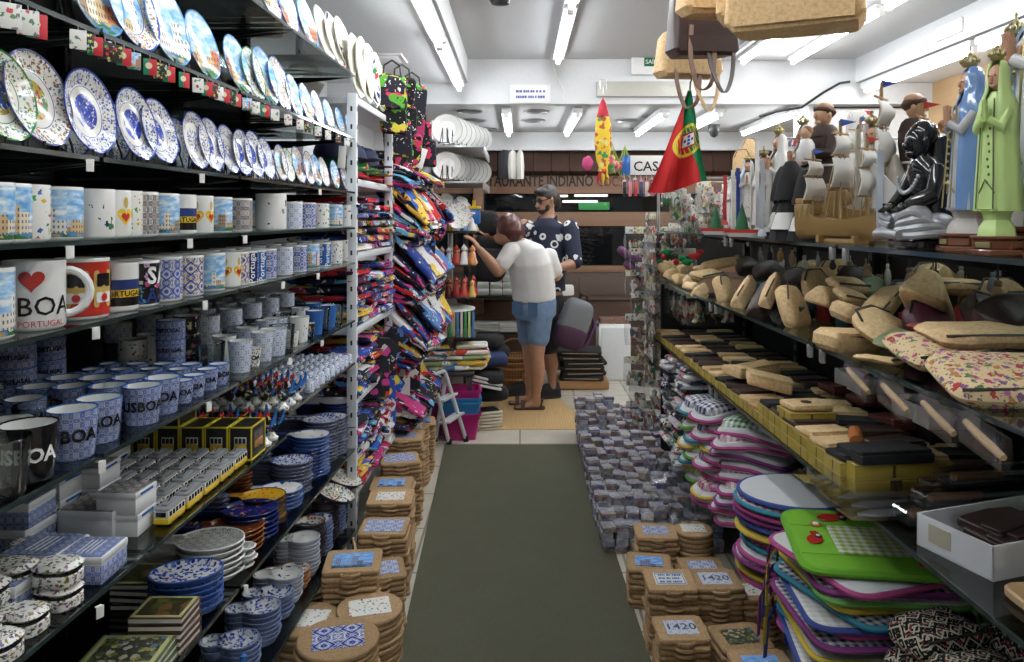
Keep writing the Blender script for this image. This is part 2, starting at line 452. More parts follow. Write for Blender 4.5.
b = MB(); b.tube([(2.1, 5.43, 2.26), (2.5, 5.43, 2.262), (2.88, 5.43, 2.26)], .006)
tag(b.build('cable', BLACK), 'thin straight dark cable along top of white back wall', 'cable')
# ceiling vent, smoke detector, camera dome, far downlights
e = empty('ceiling_vent'); e.location = (-.82, 4.55, 2.428)
MB().box((0, 0, 0), (.26, .26, .014), b=.004).build('frame', WPLA, e)
for i in range(5): MB().box((0, -.08+i*.04, -.010), (.2, .012, .012), b=.002).build('slat', HOUS, e)
tag(e, 'square white ceiling vent above the left textile rack', 'vent')
b = MB(); b.lathe([(.0, .0), (.06, 0), (.06, -.02), (.045, -.045), (0, -.05)], 20)
tag(b.build('smoke_detector', BLACK, None, (-.10, 3.85, 2.6)), 'small dark smoke detector on the raised ceiling', 'detector')
b = MB(); b.lathe([(0, 0), (.05, 0), (.05, -.04), (.042, -.07), (.03, -.1), (0, -.115)], 20)
tag(b.build('camera_dome', BLACK, None, at(714, 128, 6.6)+Vector((0, 0, .03))), 'black security camera dome hanging from back ceiling', 'camera')
for i, (px, py) in enumerate([(470, 112), (474, 121), (486, 130), (536, 112), (533, 121), (628, 121), (640, 130), (655, 117)]):
    Y = .80*F/(218-py); b = MB(); b.lathe([(.10, 0), (.105, -.008), (.085, -.012), (.08, -.002), (0, -.002)], 20, cap=(False, True))
    o = b.build('downlight', STEEL, None, (0, 0, 0)) if i == 0 else None
    if i == 0:
        tag(o, 'round recessed grey downlight in the low back ceiling', 'downlight', 'recessed downlights in the back ceiling'); D0 = o; o.location = ((px-520)*Y/F, Y, 2.278)
    else:
        o = D0.copy(); COL.objects.link(o); o.location = ((px-520)*Y/F, Y, 2.278)
b = MB(); b.box((0, 0, 0), (.25, .012, .075), b=.003); 
tag(b.build('blank_plate', WPLA, None, (2.372, 4.2, 2.51)), 'white blank plate on side of the right soffit', 'plate').rotation_euler = (0, 0, PI/2)
# ---------------------------------------------------------------- camera, world
cam = bpy.data.cameras.new('camera'); co = bpy.data.objects.new('camera', cam); COL.objects.link(co)
cam.sensor_width = 36; cam.lens = F/1024*36; co.location = (0, 0, H); co.rotation_euler = (PI/2, 0, 0)
cam.shift_x = -8/1024; cam.shift_y = -113/1024; cam.clip_start = .05
sc = bpy.context.scene; sc.camera = co
w = bpy.data.worlds.new('world'); sc.world = w; w.use_nodes = True
w.node_tree.nodes['Background'].inputs[0].default_value = (.5, .5, .52, 1); w.node_tree.nodes['Background'].inputs[1].default_value = .02
vs = sc.view_settings; vs.view_transform = 'Standard'; vs.look = 'None'; vs.exposure = 0.0; vs.gamma = 1.0; vs.use_curve_mapping = False
sc.display_settings.display_device = 'sRGB'
# ================================================================= PATTERNED MATERIALS
CREAM = (.80, .79, .74); NAVY = (.012, .025, .16); BLUE = (.03, .08, .42); SKY = (.25, .50, .80)
def scenic(n, u, v, seed=True):
    "a row of little houses under a painted sky; u, v about -1..1"
    if seed: u = n.m('ADD', u, n.m('MULTIPLY', n.rnd(), 50.))
    k = n.m('FLOOR', n.m('MULTIPLY', u, 3.2))
    w = n.n('TexWhiteNoise', noise_dimensions='1D'); n.set(w.inputs['W'], k)
    hgt = n.m('SUBTRACT', n.m('MULTIPLY', w.outputs['Value'], 1.05), .55)
    house = n.m('LESS_THAN', v, hgt)
    wc = n.n('TexWhiteNoise', noise_dimensions='1D'); n.set(wc.inputs['W'], n.m('ADD', k, 71.3))
    hc = n.ramp(wc.outputs['Value'], [(0, (.62, .45, .25)), (.25, (.78, .70, .55)), (.45, (.55, .20, .10)), (.6, (.80, .78, .72)), (.8, (.35, .25, .16))])
    fu = n.m('FRACT', n.m('MULTIPLY', u, 9.6)); fv = n.m('FRACT', n.m('MULTIPLY', v, 5.))
    win = n.m('MULTIPLY', n.gt(fu, .58), n.gt(fv, .5)); hc = n.mix(n.m('MULTIPLY', win, .8), hc, (.04, .04, .07))
    cl = n.noise(n.comb(u, n.m('MULTIPLY', v, 2.), 0.), 2.2, 4)
    sky = n.ramp(cl, [(.35, (.14, .38, .72)), (.55, (.45, .66, .86)), (.65, (.86, .88, .88))], 'LINEAR')
    c = n.mix(house, sky, hc)
    g = n.m('LESS_THAN', v, n.m('ADD', n.m('MULTIPLY', cl, .6), -.95))
    return n.mix(g, c, n.ramp(cl, [(0, (.05, .18, .05)), (.5, (.10, .25, .45)), (.6, (.55, .35, .12))]))
def floral(n, vec, sc, bg=(.80, .79, .75), cols=((.02, .04, .28), (.05, .12, .5), (.03, .06, .2)), dens=.34):
    d = n.vor(vec, sc); c = n.vor(vec, sc, 'Color'); s = n.sep(c)[0]
    k = len(cols); col = n.ramp(s, [(i/k, q) for i, q in enumerate(cols)])
    pet = n.m('ADD', d, n.m('MULTIPLY', n.m('SUBTRACT', n.noise(vec, sc*2.2, 2), .5), 1.15))
    return n.mix(n.m('LESS_THAN', pet, dens), bg, col)
def platemat(name, rim, mid, bg=CREAM, edge=(.03, .07, .35), scene=False, sc=165., border=True, RR=.085):
    def fn(n):
        p = n.obj(); x, y, z = n.sep(p); q = n.v('ADD', n.comb(x, y, 0.), n.comb(n.m('MULTIPLY', n.rnd(), 20.), n.rnd(), 0.))
        r = n.m('DIVIDE', n.v('LENGTH', n.comb(x, y, 0.)), RR)
        a = floral(n, q, sc, bg, rim, .42)
        if scene: b = scenic(n, n.m('DIVIDE', y, RR), n.m('DIVIDE', n.m('MULTIPLY', x, -1.), RR))
        else: b = n.mix(n.m('LESS_THAN', r, .42), bg, floral(n, q, sc*.75, bg, mid, .80 if border else .48))
        if scene == 2: c = b
        else:
            c = n.mix(n.gt(r, .62), b, a)
            if border:
                c = n.mix(n.m('MULTIPLY', n.gt(r, .56), n.m('LESS_THAN', r, .63)), c, bg)
                c = n.mix(n.m('MULTIPLY', n.gt(r, .59), n.m('LESS_THAN', r, .61)), c, edge)
        c = n.mix(n.gt(r, .95), c, edge)
        c = n.mix(n.m('LESS_THAN', z, -.0005), c, (.75, .74, .7))
        n.out(c, .12, spec=.5)
    return mat(name, fn)
BL3 = ((.015, .03, .25), (.04, .10, .48), (.10, .2, .6))
PM = {
 'blue': platemat('plate_blue', BL3, ((.02, .04, .33), (.05, .1, .5), (.02, .05, .35))),
 'red': platemat('plate_red', ((.45, .05, .03), (.10, .12, .3), (.35, .12, .05), (.08, .2, .07)), ((.5, .38, .06), (.1, .25, .1), (.4, .06, .05)), edge=(.1, .12, .3)),
 'dense': platemat('plate_dense', BL3+((.3, .2, .05),), BL3+((.25, .16, .04),), sc=200., border=False),
 'scene': platemat('plate_scene', ((.05, .12, .5), (.45, .1, .06), (.5, .4, .08)), (), scene=1),
 'full': platemat('plate_full_scene', BL3, (), scene=2, edge=(.12, .3, .55)),
 'green': platemat('plate_green', ((.05, .25, .06), (.1, .3, .35), (.4, .3, .05)), ((.05, .12, .4), (.4, .3, .05)), edge=(.04, .2, .05)),
 'dots': platemat('plate_dots', ((.03, .15, .05), (.35, .05, .05), (.03, .04, .2)), ((.78, .77, .7), (.78, .76, .7)), sc=38., border=False, edge=(.6, .58, .5)),
 'pale': platemat('plate_pale_ring', ((.60, .59, .55), (.64, .63, .6)), ((.66, .65, .62), (.64, .63, .6)), bg=(.64, .63, .60), edge=(.34, .34, .34)),
 'cream': platemat('plate_cream', ((.68, .66, .58), (.72, .70, .62)), ((.70, .68, .60), (.72, .7, .63)), bg=(.72, .70, .62), edge=(.65, .63, .55), border=False),
}
GLAZE = plain('white_glaze', (.80, .80, .78), .12)
def azmat(name, sc, cols, coord='UV', rough=.15, rnd=True, bg=None):
    def fn(n):
        v = (n.ruv() if rnd else n.uv()) if coord == 'UV' else n.obj()
        p = n.azul(v, sc)
        st = n.m('ADD', n.m('DIVIDE', p, 5.2), .5)
        k = len(cols); c = n.ramp(st, [(0, cols[0])]+[(.22+.56*i/(k-1), q) for i, q in enumerate(cols[1:])])
        n.out(c, rough)
    return mat(name, fn)
AZ = azmat('azulejo_blue', 28., (NAVY, (.78, .78, .76), (.02, .05, .34), (.80, .80, .78), (.03, .09, .42)))
AZY = azmat('azulejo_yellow', 24., (NAVY, (.78, .78, .76), (.75, .45, .04), (.80, .80, .78), BLUE))
AZD = azmat('azulejo_dark', 40., (NAVY, (.35, .38, .45), (.10, .12, .2), (.75, .75, .72), (.3, .2, .08)))
AZF = azmat('azulejo_fine', 60., (NAVY, (.52, .58, .68), (.02, .06, .34), (.68, .70, .73), (.06, .12, .40)))
AZL = azmat('azulejo_light', 34., (BLUE, (.8, .8, .78), (.35, .45, .7), (.8, .8, .78), (.6, .65, .75)))
BLACKF = mat('black_floral', lambda n: n.out(floral(n, n.ruv(), 60, (.012, .012, .014), ((.5, .08, .2), (.08, .3, .5), (.6, .5, .2), (.5, .3, .5)), .35), .2))
WFLO = mat('white_floral', lambda n: n.out(floral(n, n.ruv(), 130, (.74, .73, .68), ((.12, .1, .22), (.3, .22, .06), (.05, .14, .06), (.2, .08, .16)), .42), .25))
FLOW = mat('flower_line', lambda n: n.out(floral(n, n.ruv(), 75, (.82, .81, .77), ((.6, .42, .03), (.5, .05, .05), (.05, .15, .45), (.05, .3, .06)), .27), .15))
SPR = mat('sprinkle', lambda n: n.out(floral(n, n.ruv(), 38, (.82, .81, .79), ((.02, .04, .12), (.3, .3, .35), (.05, .2, .08)), .17), .15))
def _msc(n):
    u, v, w = n.sep(n.uv()); z = n.sep(n.obj())[2]
    n.out(scenic(n, n.m('MULTIPLY', u, 16.), n.m('MULTIPLY', n.m('SUBTRACT', z, .045), 21.)), .15)
MSC = mat('mug_scene', _msc)
RED = plain('red_glaze', (.50, .035, .025), .15); NAVYM = plain('navy_glaze', (.02, .04, .16), .15); BLUEM = plain('blue_glaze', (.03, .13, .40), .15)
YEL = plain('yellow_glaze', (.75, .50, .03), .2); BLKG = plain('black_glaze', (.01, .01, .012), .15); GOLDP = plain('gold_print', (.55, .38, .10), .3)
GLASS = glassy('clear_glass', (.90, .93, .93), .05, 1.35)
SHG = glassy('shelf_glass', (.66, .72, .70), .03, 1.35, .03)
EDGE = plain('glass_edge', (.022, .035, .034), .1, spec=.8)
PLB = glassy('clear_bag', (.88, .89, .9), .025, 1.2, .25, .3)
def ocm(name, rough=.5, spec=.4, coat=0., bump=0., bs=60.):
    def fn(n):
        v = n.noise(n.obj(), bs, 3); c = n.mix(n.m('MULTIPLY', v, .3), n.oc(), n.v('SCALE', n.oc(), sc=.6))
        n.out(c, rough, spec=spec, coat=coat, bump=v if bump else None, bdist=bump or .001)
    return mat(name, fn)
TINT = ocm('tinted_glaze', .15); TINTF = ocm('tinted_cloth', .85, .2, bump=.002, bs=160.); TINTP = ocm('tinted_plastic', .35)
def _cork(n):
    p = n.v('ADD', n.obj(), n.comb(n.m('MULTIPLY', n.rnd(), 9.), 0., 0.)); a = n.noise(p, 160, 4, rough=.7); b = n.noise(p, 12, 3); f = n.vor(p, 210.)
    c = n.ramp(a, [(.25, (.25, .15, .07)), (.5, (.42, .275, .145)), (.75, (.55, .39, .23))], 'LINEAR')
    c = n.mix(n.m('MULTIPLY', b, .35), c, (.33, .20, .10)); c = n.hsv(c, .5, 1., n.m('ADD', .8, n.m('MULTIPLY', n.rnd(), .35)))
    n.out(c, .85, spec=.2, bump=a, bdist=.002)
CORK = mat('cork', _cork)
def _corkf(n):
    p = n.v('ADD', n.obj(), n.comb(n.m('MULTIPLY', n.rnd(), 9.), 0., 0.)); a = n.noise(n.v('MULTIPLY', p, (1., 1., 1.)), 95, 5, rough=.7); b = n.noise(p, 14, 4)
    c = n.ramp(a, [(.3, (.46, .31, .16)), (.5, (.68, .49, .28)), (.7, (.80, .62, .39))], 'LINEAR')
    c = n.mix(n.m('MULTIPLY', b, .4), c, (.54, .35, .18))
    n.out(n.mix(1., c, n.oc(), 'MULTIPLY'), .6, spec=.35, bump=a, bdist=.001)
CORKF = mat('cork_fabric', _corkf)
def prints(name, cols, bgs, sc=18., dens=.4):
    "printed cloth: patchy blots, bands and small figures over a base colour chosen per piece"
    def fn(n):
        v = n.ruv(); k = len(bgs); bg = n.ramp(n.rnd(), [(i/k, c) for i, c in enumerate(bgs)])
        w = n.v('ADD', v, n.v('SCALE', n.noise(v, sc*.55, 3, 'Color'), sc=2.2/sc))
        cell = n.sep(n.vor(w, sc*.55, 'Color'))[0]; kk = len(cols)
        patch = n.ramp(cell, [(i/kk, c) for i, c in enumerate(cols)])
        c = n.mix(n.gt(n.noise(v, sc*.35, 2), .53-.1*dens), bg, patch)
        fig = n.m('LESS_THAN', n.m('ADD', n.vor(w, sc*2.0), n.m('MULTIPLY', n.noise(v, sc*4, 2), .6)), .52)
        c2 = n.ramp(n.sep(n.vor(w, sc*1.1, 'Color'))[1], [(0, (.72, .71, .68)), (.4, cols[0]), (.6, (.015, .015, .02)), (.8, cols[1])])
        n.out(n.mix(fig, c, c2), .8, spec=.2, bump=n.noise(v, 300, 2), bdist=.001)
    return mat(name, fn)
CLOTH = prints('printed_tshirt', ((.50, .02, .03), (.62, .60, .58), (.02, .04, .16), (.62, .42, .05), (.03, .10, .42), (.012, .012, .015), (.70, .68, .66), (.50, .05, .20), (.10, .32, .50), (.02, .02, .05)), ((.012, .014, .03), (.01, .01, .012), (.42, .018, .025), (.02, .05, .24), (.65, .64, .62), (.02, .02, .06), (.50, .04, .18), (.08, .22, .48), (.62, .40, .05)), 17., .38)
CLOTHB = prints('bright_bag_cloth', ((.55, .04, .10), (.02, .02, .02), (.10, .35, .04), (.55, .48, .05), (.012, .012, .012), (.02, .02, .02)), ((.01, .01, .012), (.01, .01, .012), (.02, .02, .03), (.35, .03, .10)), 22., .3)
TOWEL = prints('printed_towel', ((.65, .06, .04), (.75, .60, .10), (.8, .78, .7), (.1, .25, .5)), ((.78, .74, .62), (.7, .45, .05), (.6, .08, .05), (.75, .73, .68), (.35, .45, .2)), 12., .35)
def _flo(n):
    v = n.ruv(); bg = n.mix(n.noise(v, 120, 3), (.60, .44, .24), (.74, .58, .36))
    a = floral(n, v, 62, bg, ((.42, .06, .14), (.45, .16, .32), (.20, .10, .24), (.48, .22, .08), (.12, .20, .08), (.40, .05, .05)), .40)
    b = floral(n, n.v('ADD', v, (.3, .7, 0)), 120, (0, 0, 0), ((.20, .25, .10), (.10, .13, .28), (.5, .3, .08)), .3)
    d = n.vor(n.v('ADD', v, (.3, .7, 0)), 120); c = n.mix(n.m('LESS_THAN', d, .26), a, b)
    n.out(c, .8, spec=.2)
FLORP = mat('floral_cork_print', _flo)
METALW = plain('white_metal', (.66, .68, .70), .4); METALB = plain('black_metal', (.015, .016, .018), .35, .3)
BACKP = plain('dark_back_panel', (.018, .02, .021), .45)
PAPER = plain('paper_white', (.78, .77, .74), .6); GREY = plain('grey_card', (.35, .36, .36), .6)
# ================================================================= LEFT SHELVES
LH = {0: 2.06, 1: 1.80, 2: 1.578, 3: 1.432, 4: 1.288, 5: 1.05, 7: .52, 8: .19}
def Lp(px, ins, h): Y = LY(px, ins); return Vector((LX(Y, ins), Y, h))
def Lq(Y, ins, h): return Vector((LX(Y, ins), Y, h))
# the glass unit: back panel, uprights, glass shelves with their brackets
lu = empty('shelving_unit'); lu.location = (-.785, 0, 0); lu.rotation_euler = (0, 0, LROT)
tag(lu, 'tall black shelving unit with dark glass shelves along the left wall', 'shelving unit')
LS = {}
# inside its frame: x = -inset, y = depth
b = MB(); b.box((-.49, 1.92, 1.15), (.02, 2.5, 2.3)); b.build('back_panel', BACKP, lu)
for y in (.72, 1.34, 1.96, 2.57, 3.16):
    b = MB(); b.box((-.465, y, 1.15), (.03, .035, 2.3), b=.004)
    for k in range(46): b.box((-.448, y, .05+k*.048), (.006, .008, .02))
    b.build('upright', METALB, lu)
def lshelf(y0, y1, h, d=.455, brackets=True):
    LS[h] = LS.get(h, 0)+1; lu = empty('glass_shelf'); lu.location = (-.785, 0, 0); lu.rotation_euler = (0, 0, LROT)
    tag(lu, 'left glass shelf %s up from the floor, %s pane from the near end' % (nth(1+sorted([.19, .52, .81, .875, 1.05, 1.288, 1.432, 1.578, 1.80, 2.06]).index(h)), nth(LS[h])), 'glass shelf')
    b = MB(); b.box((-d/2+.002, (y0+y1)/2, h-.004), (d-.004, y1-y0-.004, .008), 0); b.box((-.001, (y0+y1)/2, h-.004), (.003, y1-y0-.004, .0083), 1)
    g = b.build('pane', [SHG, EDGE], lu)
    if brackets:
        for y in (y0+.012, y1-.012):
            m = MB(); m.prism([(0, 0), (-.44, -.05), (-.44, 0)], -.004, .004); 
            m.V = [Vector((v.x, v.z, v.y)) for v in m.V]
            o = m.build('bracket', METALB, lu); o.location = (-.012, y, h-.012)
for lv, segs in {0: [(1.1, 1.72), (1.73, 2.35), (2.36, 3.14)], 1: [(.74, 1.34), (1.35, 1.95), (1.96, 2.56), (2.57, 3.14)], 2: [(.74, 1.34), (1.35, 1.95), (1.96, 2.56), (2.57, 3.14)], 3: [(.74, 1.95), (1.96, 3.14)], 4: [(.74, 1.95), (1.96, 3.14)], 5: [(.74, 1.34), (1.35, 1.95), (1.96, 3.14)], 7: [(.9, 1.95), (1.96, 3.14)], 8: [(1.2, 1.95), (1.96, 3.14)]}.items():
    for y0, y1 in segs: lshelf(y0, y1, LH[lv])
lshelf(.74, 1.50, .81); lshelf(1.51, 2.31, .81); lshelf(2.325, 3.14, .875)
# ---------------------------------------------------------------- plates
def plate_b(m, RR=.085, lobes=0):
    def f():
        b = MB(); k = RR/.085
        pr = [(.0, -.004), (.045, -.004), (.052, -.0005), (.083, .012), (.0853, .0135), (.0845, .0152), (.078, .0125), (.056, .004), (.050, .0022), (.0, .0022)]
        b.lathe([(r*k, z*k) for r, z in pr], 36, lobes=lobes, amp=.02 if lobes else 0, cap=(True, True))
        return b.build('plate', m)
    return f
def stand_b():
    e = MB()
    for s in (-1, 1):
        e.tube([(.045, s*.03, .018), (.045, s*.03, .004), (.03, s*.03, .003), (-.03, s*.026, .003), (-.032, s*.02, .03), (-.048, s*.012, .085)], .0028, 6)
        e.tube([(-.048, s*.012, .085), (-.055, s*.012, .004)], .0028, 6)
    e.tube([(-.03, -.03, .004), (-.03, .03, .004)], .0028, 6)
    return e.build('plate_stand', BLACK)
def plate(kind, loc, s, label, cat='plate', lean=.22, rz=LROT, group=None, stand=None, lobes=0):
    "upright plate facing the aisle; loc is where its rim touches the shelf"
    r = .085*s
    c = Vector(loc)+Vector((-r*math.sin(lean)+.0, 0, r*math.cos(lean)+.008))
    put('plate_%s_%d' % (kind, lobes), plate_b(PM[kind], lobes=lobes), c, label, cat, sc=s, rot=(0, PI/2-lean, rz), group=group)
    if stand: put('plate_stand', stand_b, Vector(loc)+Vector((-.022*s, 0, 0)), stand, 'stand', rz=rz, sc=s*.95)
KW = {'blue': 'blue flowered white plate', 'red': 'red flowered white plate', 'dense': 'dense blue and white plate', 'scene': 'painted town plate with flowered rim', 'full': 'blue sky town plate', 'green': 'green flowered plate', 'dots': 'cream plate with scattered dots', 'cream': 'plain cream plate'}
row = [(6, 'green', .92), (44, 'red', 1.02), (92, 'blue', .98), (139, 'blue', .94), (163, 'blue', .9), (197, 'dense', .86), (213, 'blue', .84), (231, 'dense', .82), (243, 'blue', .8), (256, 'blue', .84), (268, 'blue', .78), (281, 'scene', .72), (289, 'green', .70), (300, 'scene', .80), (309, 'scene', .74), (317, 'full', .72), (325, 'scene', .72), (335, 'full', .70), (345, 'dense', .66)]
for i, (px, k, s) in enumerate(row):
    plate(k, Lp(px, .045, LH[2]), s*.95, '%s on a stand, %s plate along the left plate shelf' % (KW[k], nth(i+1)), stand='black plate stand under the %s plate along the left plate shelf' % nth(i+1), lean=.2+.04*math.sin(i*2.1))
for i, (px, k, s) in enumerate([(70, 'dense', .9), (112, 'blue', .88), (180, 'blue', .85), (222, 'blue', .8), (262, 'green', .75)]):
    plate(k, Lp(px, .13, LH[2]), s*.95, '%s half hidden behind the front row, %s on the plate shelf' % (KW[k], nth(i+1)), lean=.2)
row1 = [(100, 'full', 1.1), (137, 'scene', 1.2), (172, 'full', 1.18), (206, 'full', 1.08), (240, 'full', 1.02), (256, 'green', .98), (268, 'full', 1.12), (282, 'scene', 1.1), (296, 'full', .9), (308, 'full', .86), (319, 'scene', .84), (330, 'full', .78), (341, 'full', .72), (350, 'full', .66)]
for i, (px, k, s) in enumerate(row1):
    plate(k, Lp(px, .05, LH[1]), s*.95, '%s on a stand, %s plate of the upper left row' % (KW[k], nth(i+1)), stand='black plate stand under the %s plate of the upper left row' % nth(i+1), lean=.24)
for i, (px, k, s) in enumerate([(272, 'red', 1.1), (290, 'scene', 1.15), (310, 'full', 1.2), (327, 'cream', 1.35), (338, 'dots', 1.45), (348, 'cream', 1.6)]):
    plate(k, Lp(px, .05, LH[0]), s*.95, '%s leaning on topmost left shelf, %s from near end' % (KW[k], nth(i+1)), lean=.25)
# big pale platters on top of the textile rack, and a dark bowl stand
for i, (Y, k, s, lb) in enumerate([(3.27, 'cream', 1.62, 9), (3.42, 'cream', 1.75, 0), (3.56, 'dots', 1.75, 9), (3.70, 'dots', 1.7, 0)]):
    plate(k, Lq(Y, .03, 1.978), s, ['wavy cream platter nearest on top of the white textile rack', 'smooth cream platter second on top of the textile rack', 'wavy dotted platter third on top of the textile rack', 'round dotted platter farthest on top of the textile rack'][i], 'platter', lean=.12, lobes=lb)
b = MB(); b.lathe([(0, 0), (.05, 0), (.06, .01), (.09, .07), (.088, .072), (.055, .015), (0, .012)], 28)
tag(b.build('bowl', PM['cream'], None, Lq(3.28, .26, 1.978)), 'plain cream bowl standing at the back on top of textile rack', 'bowl')
b = MB(); b.box((0, 0, .05), (.12, .1, .1), b=.008)
tag(b.build('carton', plain('brown_carton', (.36, .24, .13), .7), None, Lq(3.05, .34, LH[1])), 'small brown carton at far end of upper left plate row', 'carton')
# ---------------------------------------------------------------- little cards hanging from the shelf edge
CARD = []
def cardmat(name, fn): CARD.append(mat(name, fn))
def _flag(n):
    x, y, z = n.sep(n.obj()); c = n.ramp(n.m('ADD', n.m('MULTIPLY', x, 22.), .5), [(0, (.0, .20, .10)), (.42, (.5, .02, .03))])
    d = n.v('LENGTH', n.comb(n.m('ADD', x, .004), n.m('ADD', z, .03), 0.)); n.out(n.mix(n.m('LESS_THAN', d, .010), c, (.65, .6, .4)), .4)
cardmat('card_flag', _flag)
cardmat('card_black', lambda n: n.out(floral(n, n.v('ADD', n.obj(), n.comb(n.rnd(), 0., n.rnd())), 90, (.012, .012, .012), ((.6, .6, .55), (.1, .4, .08), (.6, .04, .05), (.6, .5, .05)), .4), .4))
cardmat('card_scene', lambda n: n.out(scenic(n, n.m('MULTIPLY', n.sep(n.obj())[0], 40.), n.m('MULTIPLY', n.m('ADD', n.sep(n.obj())[2], .03), 30.)), .4))
cardmat('card_white', lambda n: n.out(floral(n, n.v('ADD', n.obj(), n.comb(n.rnd(), 0., n.rnd())), 60, (.75, .74, .7), ((.2, .2, .22), (.5, .05, .05), (.1, .25, .1)), .3), .4))
def card_b(k):
    def f():
        e = empty('hanging_card')
        b = MB(); b.box((0, 0, -.034), (.040, .003, .052), b=.001); b.build('card', CARD[k], e)
        b = MB(); b.tube([(0, 0, -.010), (0, -.002, -.004), (0, .004, .002)], .0012, 5); b.build('hook', STEEL, e)
        return e
    return f
cards = [(10, 3), (28, 3), (37, 0), (78, 3), (86, 1), (95, 0), (105, 1), (115, 1), (124, 0), (134, 2), (150, 0), (160, 1), (169, 0), (184, 0), (198, 3), (207, 0), (213, 1), (219, 3), (225, 0), (231, 1), (237, 0), (247, 2), (256, 3), (265, 0), (275, 3), (288, 3), (300, 3), (308, 1), (318, 3), (328, 3), (338, 1), (347, 3)]
CN = ['red and green flag card', 'black printed card', 'little town picture card', 'white printed card']
for i, (px, k) in enumerate(cards):
    put('card%d' % k, card_b(k), Lp(px, -.008, LH[1]-.012), '%s hanging from upper left shelf edge, %s from the near end' % (CN[k], nth(i+1)), 'card', rz=LROT+PI/2*.55+uni(-.2, .2), sc=.62 if i > 2 else .72)
def tag_b():
    b = MB(); b.box((0, 0, -.014), (.002, .020, .030), b=.0008); b.box((-.004, 0, -.001), (.012, .016, .002)); return b.build('price_tag', PAPER)
i = 0
for lv, pxs in {2: (90, 202, 320), 3: (70, 190, 245), 4: (96, 205, 283, 318), 5: (102, 209, 290, 322), 7: (180, 246)}.items():
    for px in pxs:
        i += 1
        p = Lp(px, -.006, LH[lv]-.008)
        put('price_tag', tag_b, p, 'small white price tag clipped to a left shelf edge, %s counting down' % nth(i), 'price tag', rz=-.5, sc=.7)
put('price_tag', tag_b, Lp(100, -.006, .79), 'small white price tag on the edge of the box shelf', 'price tag', rz=-.5)
# ---------------------------------------------------------------- mugs
def mug_b(m, r=.038, h=.093, extra=None, handle=GLAZE, ha=PI/2, bands=False):
    def f():
        e = empty('mug')
        b = MB(); z = lambda t: t*h
        b.lathe([(0, .002, 1), (r*.86, 0, 1), (r*.97, z(.03), 1), (r, z(.06), 0), (r, z(.94), 1 if True else 0), (r*1.0, z(.985), 1), (r*.985, h, 1), (r*.94, z(.985), 1), (r*.92, z(.1), 1), (0, z(.07), 1)], 32)
        if bands:
            for t in (.05, .93): b.lathe([(r*1.004, z(t)), (r*1.004, z(t+.015))], 32, 1, cap=(False, False))
        if extra: extra(b, r, h)
        b.build('body', [m, GLAZE, RED, BLKG, YEL, NAVYM, WPLA, GOLDP], e)
        b = MB(); pts = []
        for k in range(11):
            a = -PI/2*1.02+k/10*PI*1.04; pts.append((0, r*.96+.030*math.cos(a)*(1 if h < .1 else 1.25), h*.52+h*.33*math.sin(a)))
        b.tube(pts, .0055 if h < .1 else .007, 8); o = b.build('handle', handle, e); o.rotation_euler = (0, 0, ha-PI/2)
        return e
    return f
def heart_pts(s):
    return [(s*.062*16*math.sin(t)**3/1., s*.062*(13*math.cos(t)-5*math.cos(2*t)-2*math.cos(3*t)-math.cos(4*t))) for t in [2*PI*k/28 for k in range(28)]]
def wrap_poly(b, pts, Rr, a0, z0, m):
    # a fan so that the shape follows the cylinder
    c = b.v((Rr*math.cos(a0), Rr*math.sin(a0), z0)); ids = [b.v((Rr*math.cos(a0+p[0]/Rr), Rr*math.sin(a0+p[0]/Rr), z0+p[1])) for p in pts]
    for i in range(len(ids)): b.f((c, ids[i], ids[(i+1) % len(ids)]), m)
def ex_lisboa(b, r, h):
    text_on(b, 'LISBOA', h*.38, None, 3, .006, (r+.0008, -.44, h*.34)); text_on(b, 'PORTUGAL', h*.125, None, 2, .0, (r+.0008, -.02, h*.10))
    text_on(b, 'I', h*.42, None, 3, .02, (r+.0008, -1.35, h*.70)); wrap_poly(b, heart_pts(h*.17), r+.0008, -.36, h*.73, 2)
def ex_tram(b, r, h):
    b.lathe([(r*1.002, h*.10), (r*1.002, h*.90)], 32, 2, cap=(False, False))
    for a in (-1.6, -.55, .5, 1.5):
        wrap_poly(b, rrect(.034, .056, .004, 2), r+.0010, a, h*.5, 7); wrap_poly(b, rrect(.026, .02, .003, 2), r+.0016, a, h*.64, 3)
        wrap_poly(b, rrect(.028, .016, .003, 2), r+.0016, a, h*.36, 6); wrap_poly(b, ell(.006, .006, 10), r+.0020, a, h*.36, 2)
def ex_heart(b, r, h):
    for a in (-.7, .35, 1.5):
        wrap_poly(b, heart_pts(h*.20), r+.0008, a, h*.46, 4); wrap_poly(b, heart_pts(h*.11), r+.0014, a, h*.44, 2); wrap_poly(b, ell(.006, .011, 10), r+.0012, a, h*.74, 7)
def ex_portugal(b, r, h):
    V, Fc = text('Portugal', h*.30, .01)
    for a in (-.8, .0, .8): b.poly(([(r*1.02*math.cos(a-v[1]/r), r*1.02*math.sin(a-v[1]/r), h*.5+v[0]) for v in V], Fc), 6)
def ex_tug(b, r, h):
    b.lathe([(r*1.004, h*.12), (r*1.004, h*.30)], 32, 3, cap=(False, False)); b.lathe([(r*1.004, h*.30), (r*1.004, h*.45)], 32, 4, cap=(False, False)); b.lathe([(r*1.004, h*.45), (r*1.004, h*.66)], 32, 5, cap=(False, False))
    text_on(b, 'PORTUGAL', h*.16, None, 3, .02, (r+.0014, -.1, h*.37)); text_on(b, 'PORTUGAL', h*.16, None, 3, .02, (r+.0014, 1.9, h*.37))
def ex_letters(b, r, h):
    for a, s in ((-.7, 'L'), (.1, 'S'), (.9, 'A')): text_on(b, s, h*.5, None, 6, .03, (r+.0012, a, h*.66)); text_on(b, 'A', h*.4, None, 5, .03, (r+.0012, a, h*.22))
